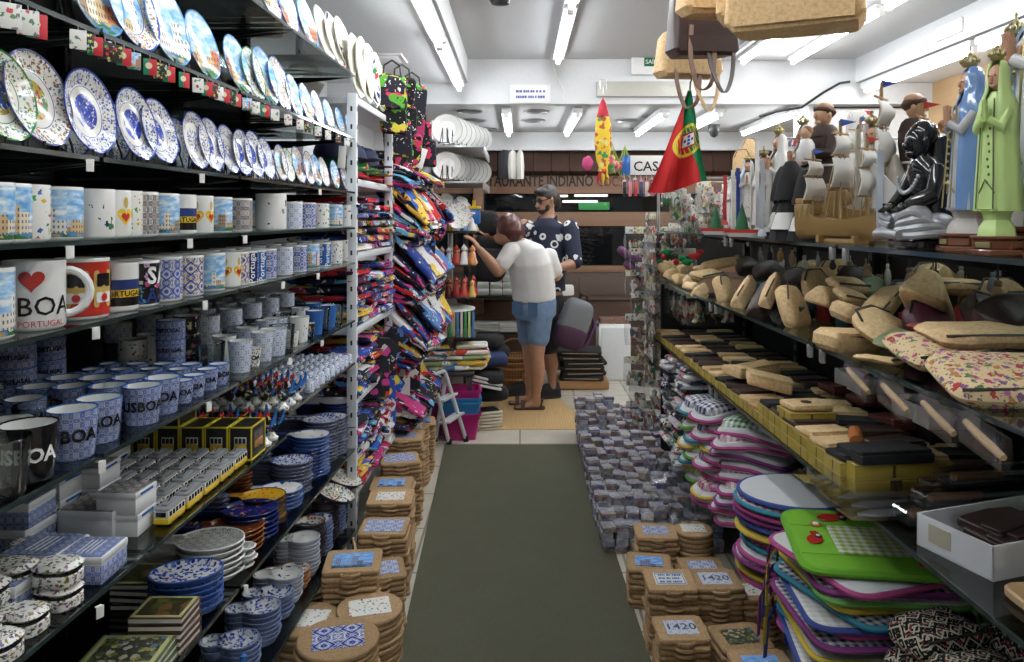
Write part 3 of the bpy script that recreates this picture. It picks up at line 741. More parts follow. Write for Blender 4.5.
MK = {'scene': (MSC, None, 'old town view mug'), 'azul': (AZ, None, 'blue and white tile patterned mug'), 'azuly': (AZY, None, 'mug with blue and yellow tile pattern'), 'dark': (AZD, None, 'mug with dense dark tile pattern'),
      'flow': (FLOW, None, 'white mug with bright flower sprigs'), 'white': (SPR, None, 'nearly plain white mug'), 'heart': (GLAZE, ex_heart, 'white mug with a yellow and red heart'), 'lisboa': (GLAZE, ex_lisboa, 'large white mug with red heart and LISBOA'),
      'tram': (RED, ex_tram, 'large red mug with tram pictures'), 'tug': (GLAZE, ex_tug, 'white mug with blue and yellow PORTUGAL bands'), 'black': (BLACKF, ex_letters, 'black flowered mug with big pale letters'), 'navy': (NAVYM, ex_portugal, 'navy mug with upright Portugal lettering'), 'bport': (BLUEM, ex_portugal, 'blue mug with upright Portugal lettering'), 'light': (AZL, None, 'mug with pale tile figures')}
def mug(kind, px, ins, h, label, big=1., rz=None):
    m, ex, w = MK[kind]
    put('mug_'+kind, mug_b(m, extra=ex, ha=PI*.97 if kind != 'lisboa' else PI*.40), Lp(px, ins, h), label % w if '%' in label else label, 'mug', rz=(-.62+uni(-.15, .15)) if rz is None else rz, sc=big)
for i, (px, k) in enumerate([(-14, 'scene'), (4, 'scene'), (24, 'flow'), (59, 'scene'), (93, 'white'), (110, 'heart'), (122, 'flow'), (139, 'dark'), (161, 'scene'), (179, 'tug'), (197, 'heart'), (217, 'scene'), (238, 'dark'), (271, 'white'), (291, 'light'), (305, 'azul'), (319, 'flow'), (333, 'scene'), (345, 'white')]):
    mug(k, px, .052, LH[3], '%%s, %s on the upper mug shelf' % nth(i+1), .98 if i != 13 else 1.2)
for i, (px, k, s) in enumerate([(-20, 'scene', 1.2), (34, 'lisboa', 1.25), (82, 'tram', 1.22), (117, 'tug', 1.05), (139, 'black', 1.05), (163, 'azul', 1.08), (186, 'azuly', 1.05), (209, 'scene', 1.05), (226, 'heart', 1.02), (235, 'azuly', 1.0), (244, 'navy', 1.), (253, 'bport', 1.), (264, 'azul', 1.), (281, 'light', 1.), (296, 'azul', 1.), (309, 'scene', 1.), (321, 'bport', 1.), (333, 'flow', 1.), (344, 'white', 1.)]):
    mug(k, px, .058, LH[4], '%%s, %s on the lower mug shelf' % nth(i+1), s*.97, rz={1: -.72, 2: -.7}.get(i))
for lv, nm in ((3, 'upper'), (4, 'lower')):
    for i, px in enumerate(range(30, 350, 16)):
        Y = LY(px, .052)
        mug(['white', 'scene', 'light', 'azul', 'dark'][(i*2+lv) % 5], px, .16 if lv == 4 else .155, LH[lv], '%%s in the second row, %s on the %s mug shelf' % (nth(i+1), nm))
# ---------------------------------------------------------------- glassware
def cup_b(kind):
    def f():
        e = empty('cup')
        r0, r1, h = {'shot': (.021, .026, .05), 'jar': (.036, .036, .05), 'tall': (.026, .033, .085), 'tumbler': (.034, .040, .08)}[kind.split('_')[0]]
        style = kind.split('_')[1]
        ext = {'blue': AZF, 'band': AZL, 'clear': GLASS, 'black': BLKG, 'bright': BLACKF, 'white': SPR, 'flow': FLOW, 'sky': BLUEM, 'yellow': WFLO}[style]
        inn = GLASS if style == 'clear' else GLAZE
        b = MB(); b.lathe([(0, 0, 0), (r0*.95, 0, 0), (r0, .003, 0), (r1, h, 1), (r1*.94, h, 1), (r0*.92, .006, 1), (0, .006, 1)], 22)
        if style != 'clear':
            L = {'shot': 'LISBOA', 'tumbler': 'LISBOA', 'tall': 'Portugal', 'jar': 'PORTUGAL'}[kind.split('_')[0]]
            if style in ('blue', 'black', 'yellow'):
                rm = (r0+r1)/2+.0012
                for a in (-.5, 2.6) if L == 'LISBOA' else (-.5,): text_on(b, L, h*.36 if L == 'LISBOA' else h*.27, None, 2 if style in ('blue', 'yellow') else 3, .03, (rm+.001, a, h*.5))
        b.build('body', [ext, inn, BLKG, PAPER], e)
        b = MB(); b.tube([(r1*.97*math.cos(2*PI*k/20), r1*.97*math.sin(2*PI*k/20), h) for k in range(20)], .0016, 5, closed=True); b.build('rim', {'blue': BLUEM, 'black': BLKG, 'sky': BLUEM}.get(style, GLASS), e)
        return e
    return f
CW = {'blue': 'blue tile patterned', 'band': 'pale blue banded', 'clear': 'clear glass', 'black': 'black lettered', 'bright': 'black bright printed', 'white': 'white sprigged', 'flow': 'white flowered', 'sky': 'bright blue', 'yellow': 'pale yellow printed'}
CK = {'shot': 'shot cup', 'jar': 'little pot', 'tall': 'tall cup', 'tumbler': 'tumbler'}
CUPN = {}
def cup(kind, loc, label_where, s=1.):
    a, c = kind.split('_'); CUPN[kind+label_where] = CUPN.get(kind+label_where, 0)+1
    put('cup_'+kind, cup_b(kind), loc, '%s %s, %s one %s' % (CW[c], CK[a], nth(CUPN[kind+label_where]), label_where), 'cup', rz=-.7+uni(-.3, .3), sc=s)
h5 = LH[5]
for px, ins, k, s in [(-2, .04, 'tumbler_clear', 1.1), (28, .05, 'tumbler_black', 1.1), (6, .12, 'tumbler_yellow', 1.0), (37, .14, 'tumbler_clear', 1.), (72, .05, 'tumbler_blue', 1.05), (99, .06, 'tumbler_blue', 1.0), (25, .22, 'tumbler_blue', .9), (70, .2, 'tumbler_blue', .9)]:
    cup(k, Lp(px, ins, h5), 'at the near end of the glassware shelf', s)
Y = 1.56; i = 0
while Y < 1.98:
    for ins in (.045, .115, .185, .255, .325): cup('tumbler_blue' if Y < 1.7 else 'shot_blue', Lq(Y+uni(-.005, .005), ins, h5), 'in the near rows of the glassware shelf', 1. if Y > 1.7 else .95)
    Y += .088 if Y < 1.7 else .066
for Y in (1.62, 1.72):                                              # stacked pots behind
    for ins in (.33, .40):
        for k in range(3): cup('jar_blue', Lq(Y, ins+.01, h5+.0005+k*.051), 'stacked at the back of the glassware shelf')
for Y in (2.0, 2.09):
    for k in range(3): cup('jar_bright' if Y > 2.05 else 'jar_blue', Lq(Y, .20, h5+.0005+k*.051), 'piled in the middle of the glassware shelf')
    for k in range(2): cup('jar_flow', Lq(Y, .30, h5+.0005+k*.051), 'piled in the middle of the glassware shelf')
kinds = ['tall_band', 'shot_flow', 'tall_sky', 'shot_yellow', 'tall_white', 'tumbler_clear', 'tall_band', 'shot_bright', 'tall_white', 'tumbler_band', 'tall_sky', 'shot_flow', 'tumbler_clear', 'tall_clear']
Y = 2.08; i = 0
while Y < 3.06:
    for c, ins in enumerate((.05, .13, .215, .30, .385)):
        if Y < 2.15 and ins in (.215, .30): continue
        cup(kinds[(i*3+c*5) % 14] if c < 2 else ['tumbler_band', 'jar_flow', 'tumbler_clear', 'jar_bright', 'tumbler_clear', 'jar_black'][(i+c*2) % 6], Lq(Y+uni(-.006, .006), ins, h5), ('along the front' if c < 2 else 'in back rows')+' of the far glassware shelf')
        if c >= 2 and i % 2 == 0: cup('jar_band', Lq(Y, ins, h5+.082), 'stacked in back rows of the far glassware shelf')
    Y += .084; i += 1
# ---------------------------------------------------------------- tile boxes, tins, trams, roosters, thimbles
h6 = .8105
def tbox_b(w, d, h, style):
    def f():
        top = {'blue': AZF, 'pat': AZD}[style]; side = {'blue': AZF, 'pat': plain('box_white', (.72, .72, .72), .35)}[style]
        e = empty('tile_box')
        b = MB(); b.box((0, 0, h*.34), (w, d, h*.68), 0, b=.002); b.build('box_body', side, e)
        b = MB(); b.box((0, 0, h*.70), (w*1.0, d*1.0, h*.06), 1, b=.001); b.box((0, 0, h*.86), (w*1.02, d*1.02, h*.27), 1, b=.002); b.box((0, 0, h*.995), (w*.95, d*.95, .0025), 0, b=.0005)
        if style == 'blue':
            for k in range(4): b.box((-w*.15+k*w*.1, 0, h+.0005), (.0025, d*.62, .002), 1)
        else: b.box((w*.511, 0, h*.85), (.001, d*.6, h*.12), 2)
        b.build('lid', [top, plain('box_rim', (.70, .71, .73), .3), BLUEM], e)
        return e
    return f
def rowlab(d, n, where): return '%s, %s %s' % (d, nth(n), where)
spec = [(45, .15, 0, 'blue', .105, .10, .050), (8, .13, 0, 'blue', .10, .10, .055), (100, .16, 0, 'pat', .12, .10, .055), (92, .055, 0, 'blue', .085, .09, .05), (54, .31, 0, 'pat', .09, .09, .045), (54, .31, 1, 'pat', .09, .09, .045), (91, .27, 0, 'pat', .09, .09, .045), (91, .27, 1, 'pat', .09, .09, .045), (127, .10, 0, 'pat', .085, .08, .045), (127, .10, 1, 'pat', .085, .08, .045), (20, .27, 0, 'blue', .09, .09, .05), (20, .27, 1, 'blue', .09, .09, .05), (20, .36, 0, 'blue', .08, .09, .05), (104, .36, 0, 'pat', .09, .09, .045), (104, .36, 1, 'pat', .09, .09, .045)]
for i, (px, ins, lay, st, w, d, h) in enumerate(spec):
    put('tbox%s%.3f%.3f' % (st, w, h), tbox_b(w, d, h, st), Lp(px, ins, h6+lay*(h*1.02)), rowlab('blue tile patterned lidded box' if st == 'blue' else 'white box with speckled tile lid', i+1, 'box of the near left box shelf'), 'box', rz=LROT+uni(-.06, .06))
def tin_b():
    e = empty('tin')
    b = MB(); b.prism(rrect(.075, .058, .026, 6), 0, .030, 0, b=.004); b.build('tin_body', WFLO, e)
    b = MB(); b.prism(rrect(.071, .055, .025, 6), .029, .034, 0); b.build('seam', BLKG, e)
    b = MB(); b.prism(rrect(.077, .060, .027, 6), .033, .052, 0, b=.009); b.build('lid', WFLO, e)
    return e
for i, (px, ins, lay) in enumerate([(58, .045, 0), (58, .045, 1), (22, .05, 0), (-6, .04, 0), (12, .12, 0), (12, .12, 1), (30, .21, 0), (-18, .12, 0), (-18, .12, 1), (-30, .05, 0), (-30, .05, 1)]):
    put('tin', tin_b, Lp(px, ins, h6+lay*.0385), rowlab('oval flowered trinket tin with dark seam', i+1, 'of the tins at near left'), 'tin', rz=LROT+uni(-.15, .15), sc=(1., 1., .72))
# dark trays and tram models
TRG = plain('tram_grey', (.24, .25, .26), .3); TRW = plain('tram_white', (.70, .69, .64), .3)
def tram_b():
    e = empty('model_tram')
    b = MB(); b.box((0, 0, .011), (.034, .078, .014), 0, b=.003); b.build('lower_body', YEL, e)
    b = MB(); b.box((0, 0, .025), (.033, .076, .016), 1, b=.002)
    for s in (-1, 1):
        for k in range(5): b.box((s*.0166, -.028+k*.014, .0255), (.0012, .009, .010), 0, b=.0005)
        b.box((0, s*.0382, .0255), (.022, .0012, .010), 0, b=.0005)
    b.build('cabin', [BLKG, TRW], e)
    b = MB(); b.prism(rrect(.036, .080, .010), .033, .039, 0, b=.003); b.box((0, 0, .041), (.014, .05, .005), b=.002); b.build('roof', TRG, e)
    for s in (-1, 1):
        b = MB(); b.tube([(-.015, s*.022, .0055), (.015, s*.022, .0055)], .0055, 12); b.build('wheels', BLACK, e)
    b = MB(); b.tube([(0, -.01, .042), (0, .012, .053)], .0012, 5); b.build('pole', BLACK, e)
    return e
n = 0
for r_ in range(5):
    Y = 1.66+r_*.088
    for c, ins in enumerate((.035, .085, .135, .185, .235, .285)):
        n += 1; put('tram', tram_b, Lq(Y, ins, h6), 'yellow model tram with grey roof, %s from aisle in %s row' % (nth(c+1), nth(r_+1)), 'model tram', rz=LROT+uni(-.04, .04))
for i, (px, ins) in enumerate([(117, .22), (104, .27), (122, .18)]):
    put('graybox', lambda: MB().box((0, 0, .02), (.07, .10, .04), b=.002).build('carton', GREY), Lq(1.60, .36-.0-i*.0-.08*0+i*.08*0-.0, h6+i*.0405), 'flat grey carton, %s up from the shelf beside tile boxes' % nth(i+1), 'carton', rz=.2*i)
put('tram', tram_b, Lq(1.60, .36, h6+.1225), 'yellow model tram standing on the grey cartons', 'model tram', rz=.5)
YEDGE = plain('yellow_card', (.62, .50, .03), .4); BCARD = plain('black_card', (.012, .012, .011), .4)
def trambox_b():
    e = empty('tram_box'); w, d, h = .060, .10, .088
    b = MB(); b.box((0, 0, h/2), (w, d, h), 0, b=.001)
    b.build('carton', BCARD, e)
    b = MB()
    for sx in (-1, 1):
        for sy in (-1, 1): b.box((sx*w/2, sy*d/2, h/2), (.004, .004, h), b=.0008)
    for sz in (.001, h):
        for sy in (-1, 1): b.box((0, sy*d/2, sz), (w, .004, .004), b=.0008)
        for sx in (-1, 1): b.box((sx*w/2, 0, sz), (.004, d, .004), b=.0008)
    b.build('yellow_edges', YEDGE, e)
    b = MB(); b.box((0, -d/2-.0006, .030), (.034, .0012, .022), 0, b=.0004); b.box((0, -d/2-.0006, .052), (.034, .0012, .020), 1, b=.0004)
    for k in (-1, 0, 1): b.box((k*.0105, -d/2-.0014, .052), (.008, .0012, .014), 2, b=.0003)
    b.build('tram_print', [YEL, TRW, BCARD], e)
    b = MB(); b.box((w/2+.0008, 0, h*.52), (.0016, d*.72, h*.55), 0, b=.0004); b.box((w/2+.002, 0, h*.42), (.0016, d*.6, h*.22), 1, b=.0004); b.build('side_window', [plain('box_window', (.10, .09, .08), .15), plain('tram_orange', (.42, .2, .06), .4)], e)
    return e
for r_ in range(1):
    for c in range(5):
        put('trambox', trambox_b, Lq(2.12+r_*.104-.0, .045+c*.066, h6), 'black and yellow boxed tram, %s from the aisle in %s box row' % (nth(c+1), 'front'), 'tram box', rz=LROT)
for c in range(2): put('trambox', trambox_b, Lq(2.12, .045+(3+c)*.066, h6+.0895), 'black and yellow boxed tram lying on top, %s from the back' % nth(2-c), 'tram box', rz=LROT)
def rooster_b():
    e = empty('rooster_figure')
    b = MB(); b.lathe([(0, 0), (.017, 0), (.018, .006), (.010, .012), (.007, .020), (0, .021)], 16); b.build('base', FLOW, e)
    b = MB(); b.loft([[(x*1., y0+rr*.6*math.cos(a), z0+rr*math.sin(a)) if False else (rr*.62*math.cos(a), y0+rr*math.sin(a)*c1, z0+rr*math.sin(a)*s1) for a in [2*PI*k/12 for k in range(12)]] for y0, z0, rr, c1, s1 in [(.022, .034, .003, .5, .9), (.014, .034, .010, .3, .95), (.002, .034, .0145, .1, 1.), (-.009, .041, .012, .5, .8), (-.013, .054, .008, .95, .2), (-.015, .064, .0075, 1., .0), (-.016, .071, .004, 1., 0.)]]); x = 0
    b.build('body', BCARD if False else BLACKF, e)
    b = MB()
    for k in range(5):
        a = .5+k*.28; b.tube([(0, .016, .036), (0, .024+.012*math.sin(a), .048+.010*k*.5), (0, .034, .052+.007*k), (0, .040-.002*k, .045+.008*k)], [.003, .004, .003, .001], 6)
    b.build('tail', BLUEM, e)
    b = MB(); b.prism([(-.024, .068), (-.020, .080), (-.016, .075), (-.012, .084), (-.008, .074), (-.006, .066)], -.002, .002); b.V = [Vector((v.z, v.x, v.y)) for v in b.V]; b.ball((0, -.022, .058), (.002, .003, .006)); b.build('comb', RED, e)
    b = MB(); b.tube([(0, -.021, .066), (0, -.029, .064)], [.003, .0006], 6); b.build('beak', YEL, e)
    return e
n = 0
for r_ in range(5):
    for c in range(6):
        n += 1; put('rooster', rooster_b, Lq(2.205+r_*.064+(.03 if r_ > 1 else 0), .03+c*.055, .8105 if r_ < 2 else .8755), 'little red-combed rooster figurine, %s from aisle in %s rooster row' % (nth(c+1), nth(r_+1)), 'figurine', rz=-.5+uni(-.3, .3), sc=uni(1.0, 1.25))
def thim_b():
    b = MB(); b.lathe([(0, 0), (.0115, 0), (.012, .003), (.0095, .021), (.007, .026), (0, .0275)], 12); return b.build('thimble', AZL)
for r_ in range(17):
    for c in range(11):
        put('thimble', thim_b, Lq(2.60+r_*.0325, .022+c*.0385+(r_ % 2)*.008, .8755), 'tiny blue and white thimble in the packed rows on left shelf', 'thimble', group='thimbles in packed rows', rz=uni(0, 6), sc=1.4)
# ---------------------------------------------------------------- books
BOOKC = [plain('book_green', (.10, .14, .05), .35), plain('book_brown', (.10, .055, .03), .35), plain('book_dark', (.03, .03, .025), .35)]
BKP = mat('book_picture', lambda n: n.out(floral(n, n.ruv(), 60, (.05, .05, .03), ((.35, .3, .1), (.1, .2, .35), (.4, .38, .3), (.12, .16, .05)), .5), .3))
BKS = mat('book_picture_dark', lambda n: n.out(floral(n, n.ruv(), 30, (.035, .03, .015), ((.12, .12, .03), (.06, .08, .02), (.16, .08, .03)), .5), .3))
BORD = plain('book_border', (.42, .42, .20), .4)
def book_b(k, pic, w=.12, d=.16, t=.013):
    def f():
        e = empty('book')
        b = MB(); b.box((0, 0, t/2), (w-.005, d-.006, t-.003), b=.0005); b.build('pages', PAPER, e)
        b = MB(); b.box((0, 0, t-.001), (w, d, .002), 0, b=.0005); b.box((0, 0, .001), (w, d, .002), 0, b=.0005); b.box((-w/2+.001, 0, t/2), (.002, d, t), 0, b=.0005); b.box((w/2-.002, 0, t/2), (.0015, d*.96, t*.6), 3)
        b.box((0, 0, t+.0002), (w*.9, d*.92, .0012), 2); b.box((0, 0, t+.0008), (w*.76, d*.80, .0014), 1)
        b.build('cover', [k, pic, BORD, PAPER], e); return e
    return f
h7 = LH[7]+.0005
for i in range(3): put('book0', book_b(BOOKC[0], BKS), Lp(77, .10, h7+i*.0155), ['green bordered picture book lowest in the nearest pile', 'green bordered picture book in the middle of nearest pile', 'green bordered picture book on top of the nearest pile'][i], 'book', rz=LROT-PI/2+.05*i)
for i in range(3): put('book1', book_b(BOOKC[0], BKP), Lp(128, .09, h7+i*.0155), ['colourful album lowest in the second book pile', 'colourful album in the middle of the second book pile', 'colourful green bordered album on top of the second pile'][i], 'book', rz=LROT-PI/2+.04*i)
for i in range(5): put('book2', book_b(BOOKC[1], BKS, .10, .12, .014), Lp(165, .065, h7+i*.0165), 'small brown covered book, %s from bottom of the tall pile' % nth(i+1), 'book', rz=LROT-PI/2+uni(-.05, .05))
for i in range(4): put('book3', book_b(BOOKC[2], BKS, .12, .14, .014), Lp(150, .20, h7+i*.0165), 'dark covered book, %s from bottom of the pile behind' % nth(i+1), 'book', rz=LROT-PI/2+uni(-.05, .05))
# ---------------------------------------------------------------- spoon rests, dishes
def dish_b(name, out, depth, m, rimm=None, flat=.62, th=.006):
    def f():
        e = empty(name); n = len(out)
        rings = []; cx = sum(p[0] for p in out)/n; cy = sum(p[1] for p in out)/n
        def sc_(k): return [(cx+(p[0]-cx)*k, cy+(p[1]-cy)*k) for p in out]
        b = MB(); R_ = [[(*p, 0.) for p in sc_(flat)], [(*p, depth*.25) for p in sc_(.88)], [(*p, depth) for p in out], [(*p, depth+.001) for p in sc_(.965)], [(*p, depth*.45+th*.3) for p in sc_(.84)], [(*p, th) for p in sc_(flat*.9)]]
        b.loft(R_, [1, 1, 1, 0, 0, 0]); b.build('dish', [m, rimm or m], e)
        b = MB(); b.tube([(*p, depth+.0005) for p in sc_(.985)], .0022, 5, closed=True); b.build('rim', rimm or m, e)
        return e
    return f
def spoon_out(L=.25, rb=.062, rh=.020):
    pts = []
    for k in range(20):
        a = -2.35+4.7*k/19; pts.append((rb*1.15*math.cos(a), rb*math.sin(a)))
    hx = -L+rb*1.15
    pts += [(-rb*1.1, rh*1.15), (hx*.6, rh*.9), (hx+.02, rh*1.1), (hx+.004, rh*.7), (hx, 0), (hx+.004, -rh*.7), (hx+.02, -rh*1.1), (hx*.6, -rh*.9), (-rb*1.1, -rh*1.15)]
    return pts
def pear_out(r1=.055, r2=.036, dx=.072):
    pts = []
    for k in range(20): a = -2.3+4.6*k/19; pts.append((r1*math.cos(a), r1*math.sin(a)))
    for k in range(12): a = PI-2.1+4.2*k/11; pts.append((-dx+r2*math.cos(a), -(r2*math.sin(a))*-1))
    return pts
SPK = {'az': (azmat('rest_tile', 45., ((.02, .05, .25), (.72, .72, .68), (.1, .2, .4), (.75, .74, .7), (.4, .33, .1))), GLAZE, 'white spoon rest with tile pattern'), 'navy': (mat('rest_navy', lambda n: n.out(floral(n, n.ruv(), 70, (.015, .025, .16), ((.5, .04, .03), (.02, .04, .3), (.6, .45, .05)), .3), .12)), NAVYM, 'navy spoon rest with painted bowl'),
       'yel': (mat('rest_yellow', lambda n: n.out(floral(n, n.ruv(), 60, (.72, .42, .02), ((.55, .05, .02), (.6, .15, .02), (.7, .4, .03)), .3), .12)), plain('dark_glaze', (.06, .03, .05), .15), 'yellow spoon rest with red flowers'), 'brown': (plain('rest_brown', (.20, .055, .02), .14), plain('rest_orange', (.28, .10, .025), .14), 'brown and orange spoon rest'),
       'blue': (mat('rest_blue', lambda n: n.out(floral(n, n.ruv(), 95, (.74, .74, .72), BL3, .46), .12)), plain('slate_glaze', (.12, .13, .20), .15), 'blue flowered spoon rest'), 'white': (SPR, plain('blue_rim', (.05, .12, .4), .15), 'white spoon rest with blue rim')}
SPN = {}
def spoon_stack(kind, px, ins, n, rz, h0=h7, s=1., where='on the spoon rest shelf', key='', Y=None):
    m, rm, w = SPK[kind]; SPN['k'] = SPN.get('k', 0)+1; i = SPN['k']
    for k in range(n):
        p = Lp(px, ins, h0+k*.0125*s) if Y is None else Lq(Y, ins, h0+k*.0125*s)
        put('rest_'+kind, dish_b('spoon_rest', spoon_out(), .016, m, rm), p+Vector((uni(-.003, .003), uni(-.003, .003), 0)), '%s, %s from top in %s spoon stack from near end' % (w, nth(n-k), nth(i)), 'spoon rest', rz=rz+uni(-.05, .05), sc=s)
spoon_stack('az', 210, .105, 6, LROT+.05, s=1.22); spoon_stack('az', 186, .20, 4, LROT+PI-.15, s=1.15); spoon_stack('brown', 234, .10, 5, LROT+.1, s=1.15); spoon_stack('navy', 250, .09, 6, LROT+.1, s=1.15)
spoon_stack('yel', 263, .09, 7, LROT); spoon_stack('white', 281, .08, 5, LROT); spoon_stack('blue', 291, .09, 9, LROT+.05); spoon_stack('navy', 302, .1, 9, LROT-.05); spoon_stack('white', 310, .08, 12, LROT); spoon_stack('blue', 320, .09, 13, LROT); spoon_stack('blue', 329, .08, 12, LROT); spoon_stack('navy', 337, .09, 14, LROT); spoon_stack('white', 345, .08, 15, LROT)
for j, (Y, k) in enumerate([(2.1, 'navy'), (2.28, 'blue'), (2.46, 'brown'), (2.64, 'blue'), (2.82, 'navy'), (2.98, 'blue')]): spoon_stack(k, 0, .34, 8+j, LROT+PI, Y=Y)
put('oval_plate', dish_b('oval_plate', ell(.085, .065, 28), .02, SPK['blue'][0], SPK['white'][1]), Lp(186, .085, h7+.075), 'oval blue and white plate on top of its pile near the books', 'plate', rz=.3)
for k in range(5): put('oval_plate', None, Lp(186, .085, h7+k*.0145), 'oval blue and white plate, %s from bottom of its pile' % nth(k+1), 'plate', rz=.3+uni(-.1, .1))
PK = {'b': (SPK['blue'][0], plain('blue_side', (.17, .22, .38), .15), 'blue flowered twin dish'), 'd': (mat('dish_multi', lambda n: n.out(floral(n, n.ruv(), 85, (.72, .70, .64), ((.5, .05, .03), (.05, .06, .2), (.5, .35, .05), (.05, .2, .06)), .4), .12)), plain('dark_rim', (.05, .04, .05), .15), 'flowered twin dish with dark rim'), 'w': (SPR, plain('pale_side', (.40, .43, .50), .15), 'white twin dish with blue rim'), 't': (FLOW, plain('terracotta_rim', (.35, .14, .05), .2), 'twin dish with terracotta rim')}
h8 = LH[8]+.0005
for i, (px, ins, kind, n) in enumerate([(240, .075, 'b', 6), (262, .07, 'b', 7), (276, .08, 'b', 5), (286, .08, 'w', 6), (294, .085, 't', 4), (304, .08, 'w', 9), (311, .09, 'd', 10), (318, .08, 'b', 9), (325, .085, 'd', 12), (332, .08, 'b', 12), (339, .08, 'd', 11), (346, .08, 'w', 12), (270, .25, 'b', 8), (290, .27, 'd', 9), (310, .28, 'b', 10), (330, .28, 'w', 12)]):
    m, rm, w = PK[kind]
    for k in range(n):
        put('twin_'+kind, dish_b('twin_dish', pear_out(), .026, m, rm, flat=.6), Lp(px, ins, h8+k*.0135)+Vector((uni(-.003, .003), uni(-.003, .003), 0)), '%s, %s from top in %s stack on lowest left shelf' % (w, nth(n-k), nth(i+1)), 'dish', rz=LROT+.25+uni(-.1, .1))
for i, (px, kk) in enumerate([(334, .0), (342, .02)]):
    put('bowl_tilt', dish_b('oval_plate', ell(.08, .06, 28), .022, PK['d'][0], PK['d'][1]), Lp(px, .05, h8+.175+kk), 'flowered oval plate tipped on the %s dish stacks by the white post' % ('near', 'far')[i], 'plate', rot=(.25, .35, .3))
def bell_b():
    e = empty('bell'); b = MB(); b.lathe([(.030, 0), (.031, .004), (.026, .02), (.020, .04), (.012, .05), (.0, .053)], 20); b.build('bell_body', SPK['blue'][0], e)
    b = MB(); b.lathe([(0, .05), (.006, .052), (.008, .07), (.007, .085), (0, .09)], 12); b.build('handle', BLUEM, e); return e
for i, (px, ins) in enumerate([(222, .05), (247, .028)]):
    put('bell', bell_b, Lp(px-4, ins, h8+.09*0), 'small blue and white ceramic bell, %s at near end of lowest shelf' % ('left one', 'right one')[i], 'bell', sc=1.2)
# ---------------------------------------------------------------- cork trivets (left pile on the floor)
AZT = azmat('tile_rosette', 12., ((.02, .04, .26), (.74, .75, .74), (.04, .09, .42), (.76, .77, .76), (.03, .06, .34)), rnd=False)
AZT2 = azmat('tile_rosette_fine', 23., ((.02, .04, .26), (.74, .75, .74), (.05, .10, .40), (.76, .77, .76), (.25, .33, .6)))
TILES = {'lines': plain('tile_cream', (.68, .70, .70), .2), 'big': AZT, 'az': AZT2, 'scene': mat('tile_scene', lambda n: n.out(n.mix(.75, scenic(n, n.m('MULTIPLY', n.sep(n.obj())[0], 16.), n.m('MULTIPLY', n.sep(n.obj())[1], 16.)), (.10, .25, .55), 'COLOR'), .2)), 'num': AZL, 'flow': FLOW, 'dark': BKP, 'none': None}
def trivet_b(shape, tile, w=.19, tw=None, handle=True):
    def f():
        e = empty('cork_trivet'); t = .016
        b = MB()
        if shape == 'round': b.prism(ell(w/2, w/2, 32), 0, t, 0, b=.004)
        else:
            b.prism(rrect(w, w*.92, .02), 0, t, 0, b=.004)
        b.build('cork_slab', CORK, e)
        if shape != 'round' and handle:
            b = MB(); b.tube([(w*.16*math.cos(a), -w*.45-w*.09*math.sin(a), t/2) for a in [PI*k/10 for k in range(11)]], .0055, 6); b.build('loop_handle', CORK, e)
        if TILES[tile]:
            q = tw or w*.62
            b = MB(); b.box((0, 0, t+.0005), (q, q*.8, .003), 0, b=.0006); o = b.build('tile', TILES[tile], e)
            if tile == 'lines':
                b = MB(); rq = random.Random(4)
                b.tube([(-q*.45, -q*.35, t+.002), (q*.45, -q*.35, t+.002), (q*.45, q*.35, t+.002), (-q*.45, q*.35, t+.002)], .0016, 4, closed=True)
                for row in (.024, 0, -.024):
                    x = -q*.36
                    while x < q*.34: w_ = rq.uniform(.003, .008); b.box((x+w_/2, row, t+.0022), (w_, .010, .001)); x += w_+rq.choice((.002, .002, .006))
                b.build('blue_lines', BLUEM, e)
            if tile == 'num':
                b = MB(); b.poly(text('1420', .05, .012)); c = b.build('number', plain('tile_ink', (.03, .05, .12), .3), e); c.location = (0, 0, t+.0024)
        return e
    return f
TRN = {}
TW = {'big': 'bold blue rosette tile', 'lines': 'three line lettered tile', 'az': 'blue rosette tile', 'scene': 'blue scenic tile', 'num': '1420 number tile', 'flow': 'sprigged flower tile', 'dark': 'dark picture tile'}
def trivets(side, x, y, n, shape='square', tile='az', w=.19, rz=0., z0=.0005, tw=None):
    TRN[side] = TRN.get(side, 0)+1; i = TRN[side]
    for k in range(n):
        p = Vector((x+uni(-.006, .006), y+uni(-.006, .006), z0+k*.0192))
        tl = tile if (k == n-1 or k % 2 == 0) else 'none'
        top = k == n-1
        lab = ('%s cork trivet with %s on top of %s %s floor stack' % (shape, TW[tile], nth(i), side)) if top else '%s cork trivet, %s down in %s %s floor stack' % (shape, nth(n-k), nth(i), side)
        put('trivet_%s_%s_%.2f' % (shape, tile, w), trivet_b(shape, tile, w, tw), p, lab, 'trivet', rz=rz+uni(-.09, .09))
S = 'left'
trivets(S, -.555, 2.32, 10, 'round', 'big', .25, .3); trivets(S, -.505, 2.54, 9, 'round', 'flow', .22, .2)
trivets(S, -.60, 2.72, 13, 'square', 'scene', .20, .1, tw=.14); trivets(S, -.515, 2.78, 10, 'square', 'az', .18, .25, tw=.13)
trivets(S, -.70, 2.50, 8, 'round', 'flow', .22); trivets(S, -.535, 3.02, 13, 'square', 'az', .19, .1, tw=.15); trivets(S, -.55, 3.24, 15, 'square', 'flow', .19, .1)
trivets(S, -.58, 3.46, 14, 'square', 'scene', .19, 0); trivets(S, -.58, 3.70, 16, 'square', 'az', .19, .2); trivets(S, -.60, 3.95, 18, 'square', 'az', .20, .1); trivets(S, -.60, 4.2, 17, 'round', 'flow', .2, .1); trivets(S, -.60, 4.45, 15, 'square', 'scene', .2, .1)
trivets(S, -.78, 2.9, 5, 'square', 'az', .19, .1)
b = MB(); b.box((0, 0, .11), (.01, .16, .22), b=.004)
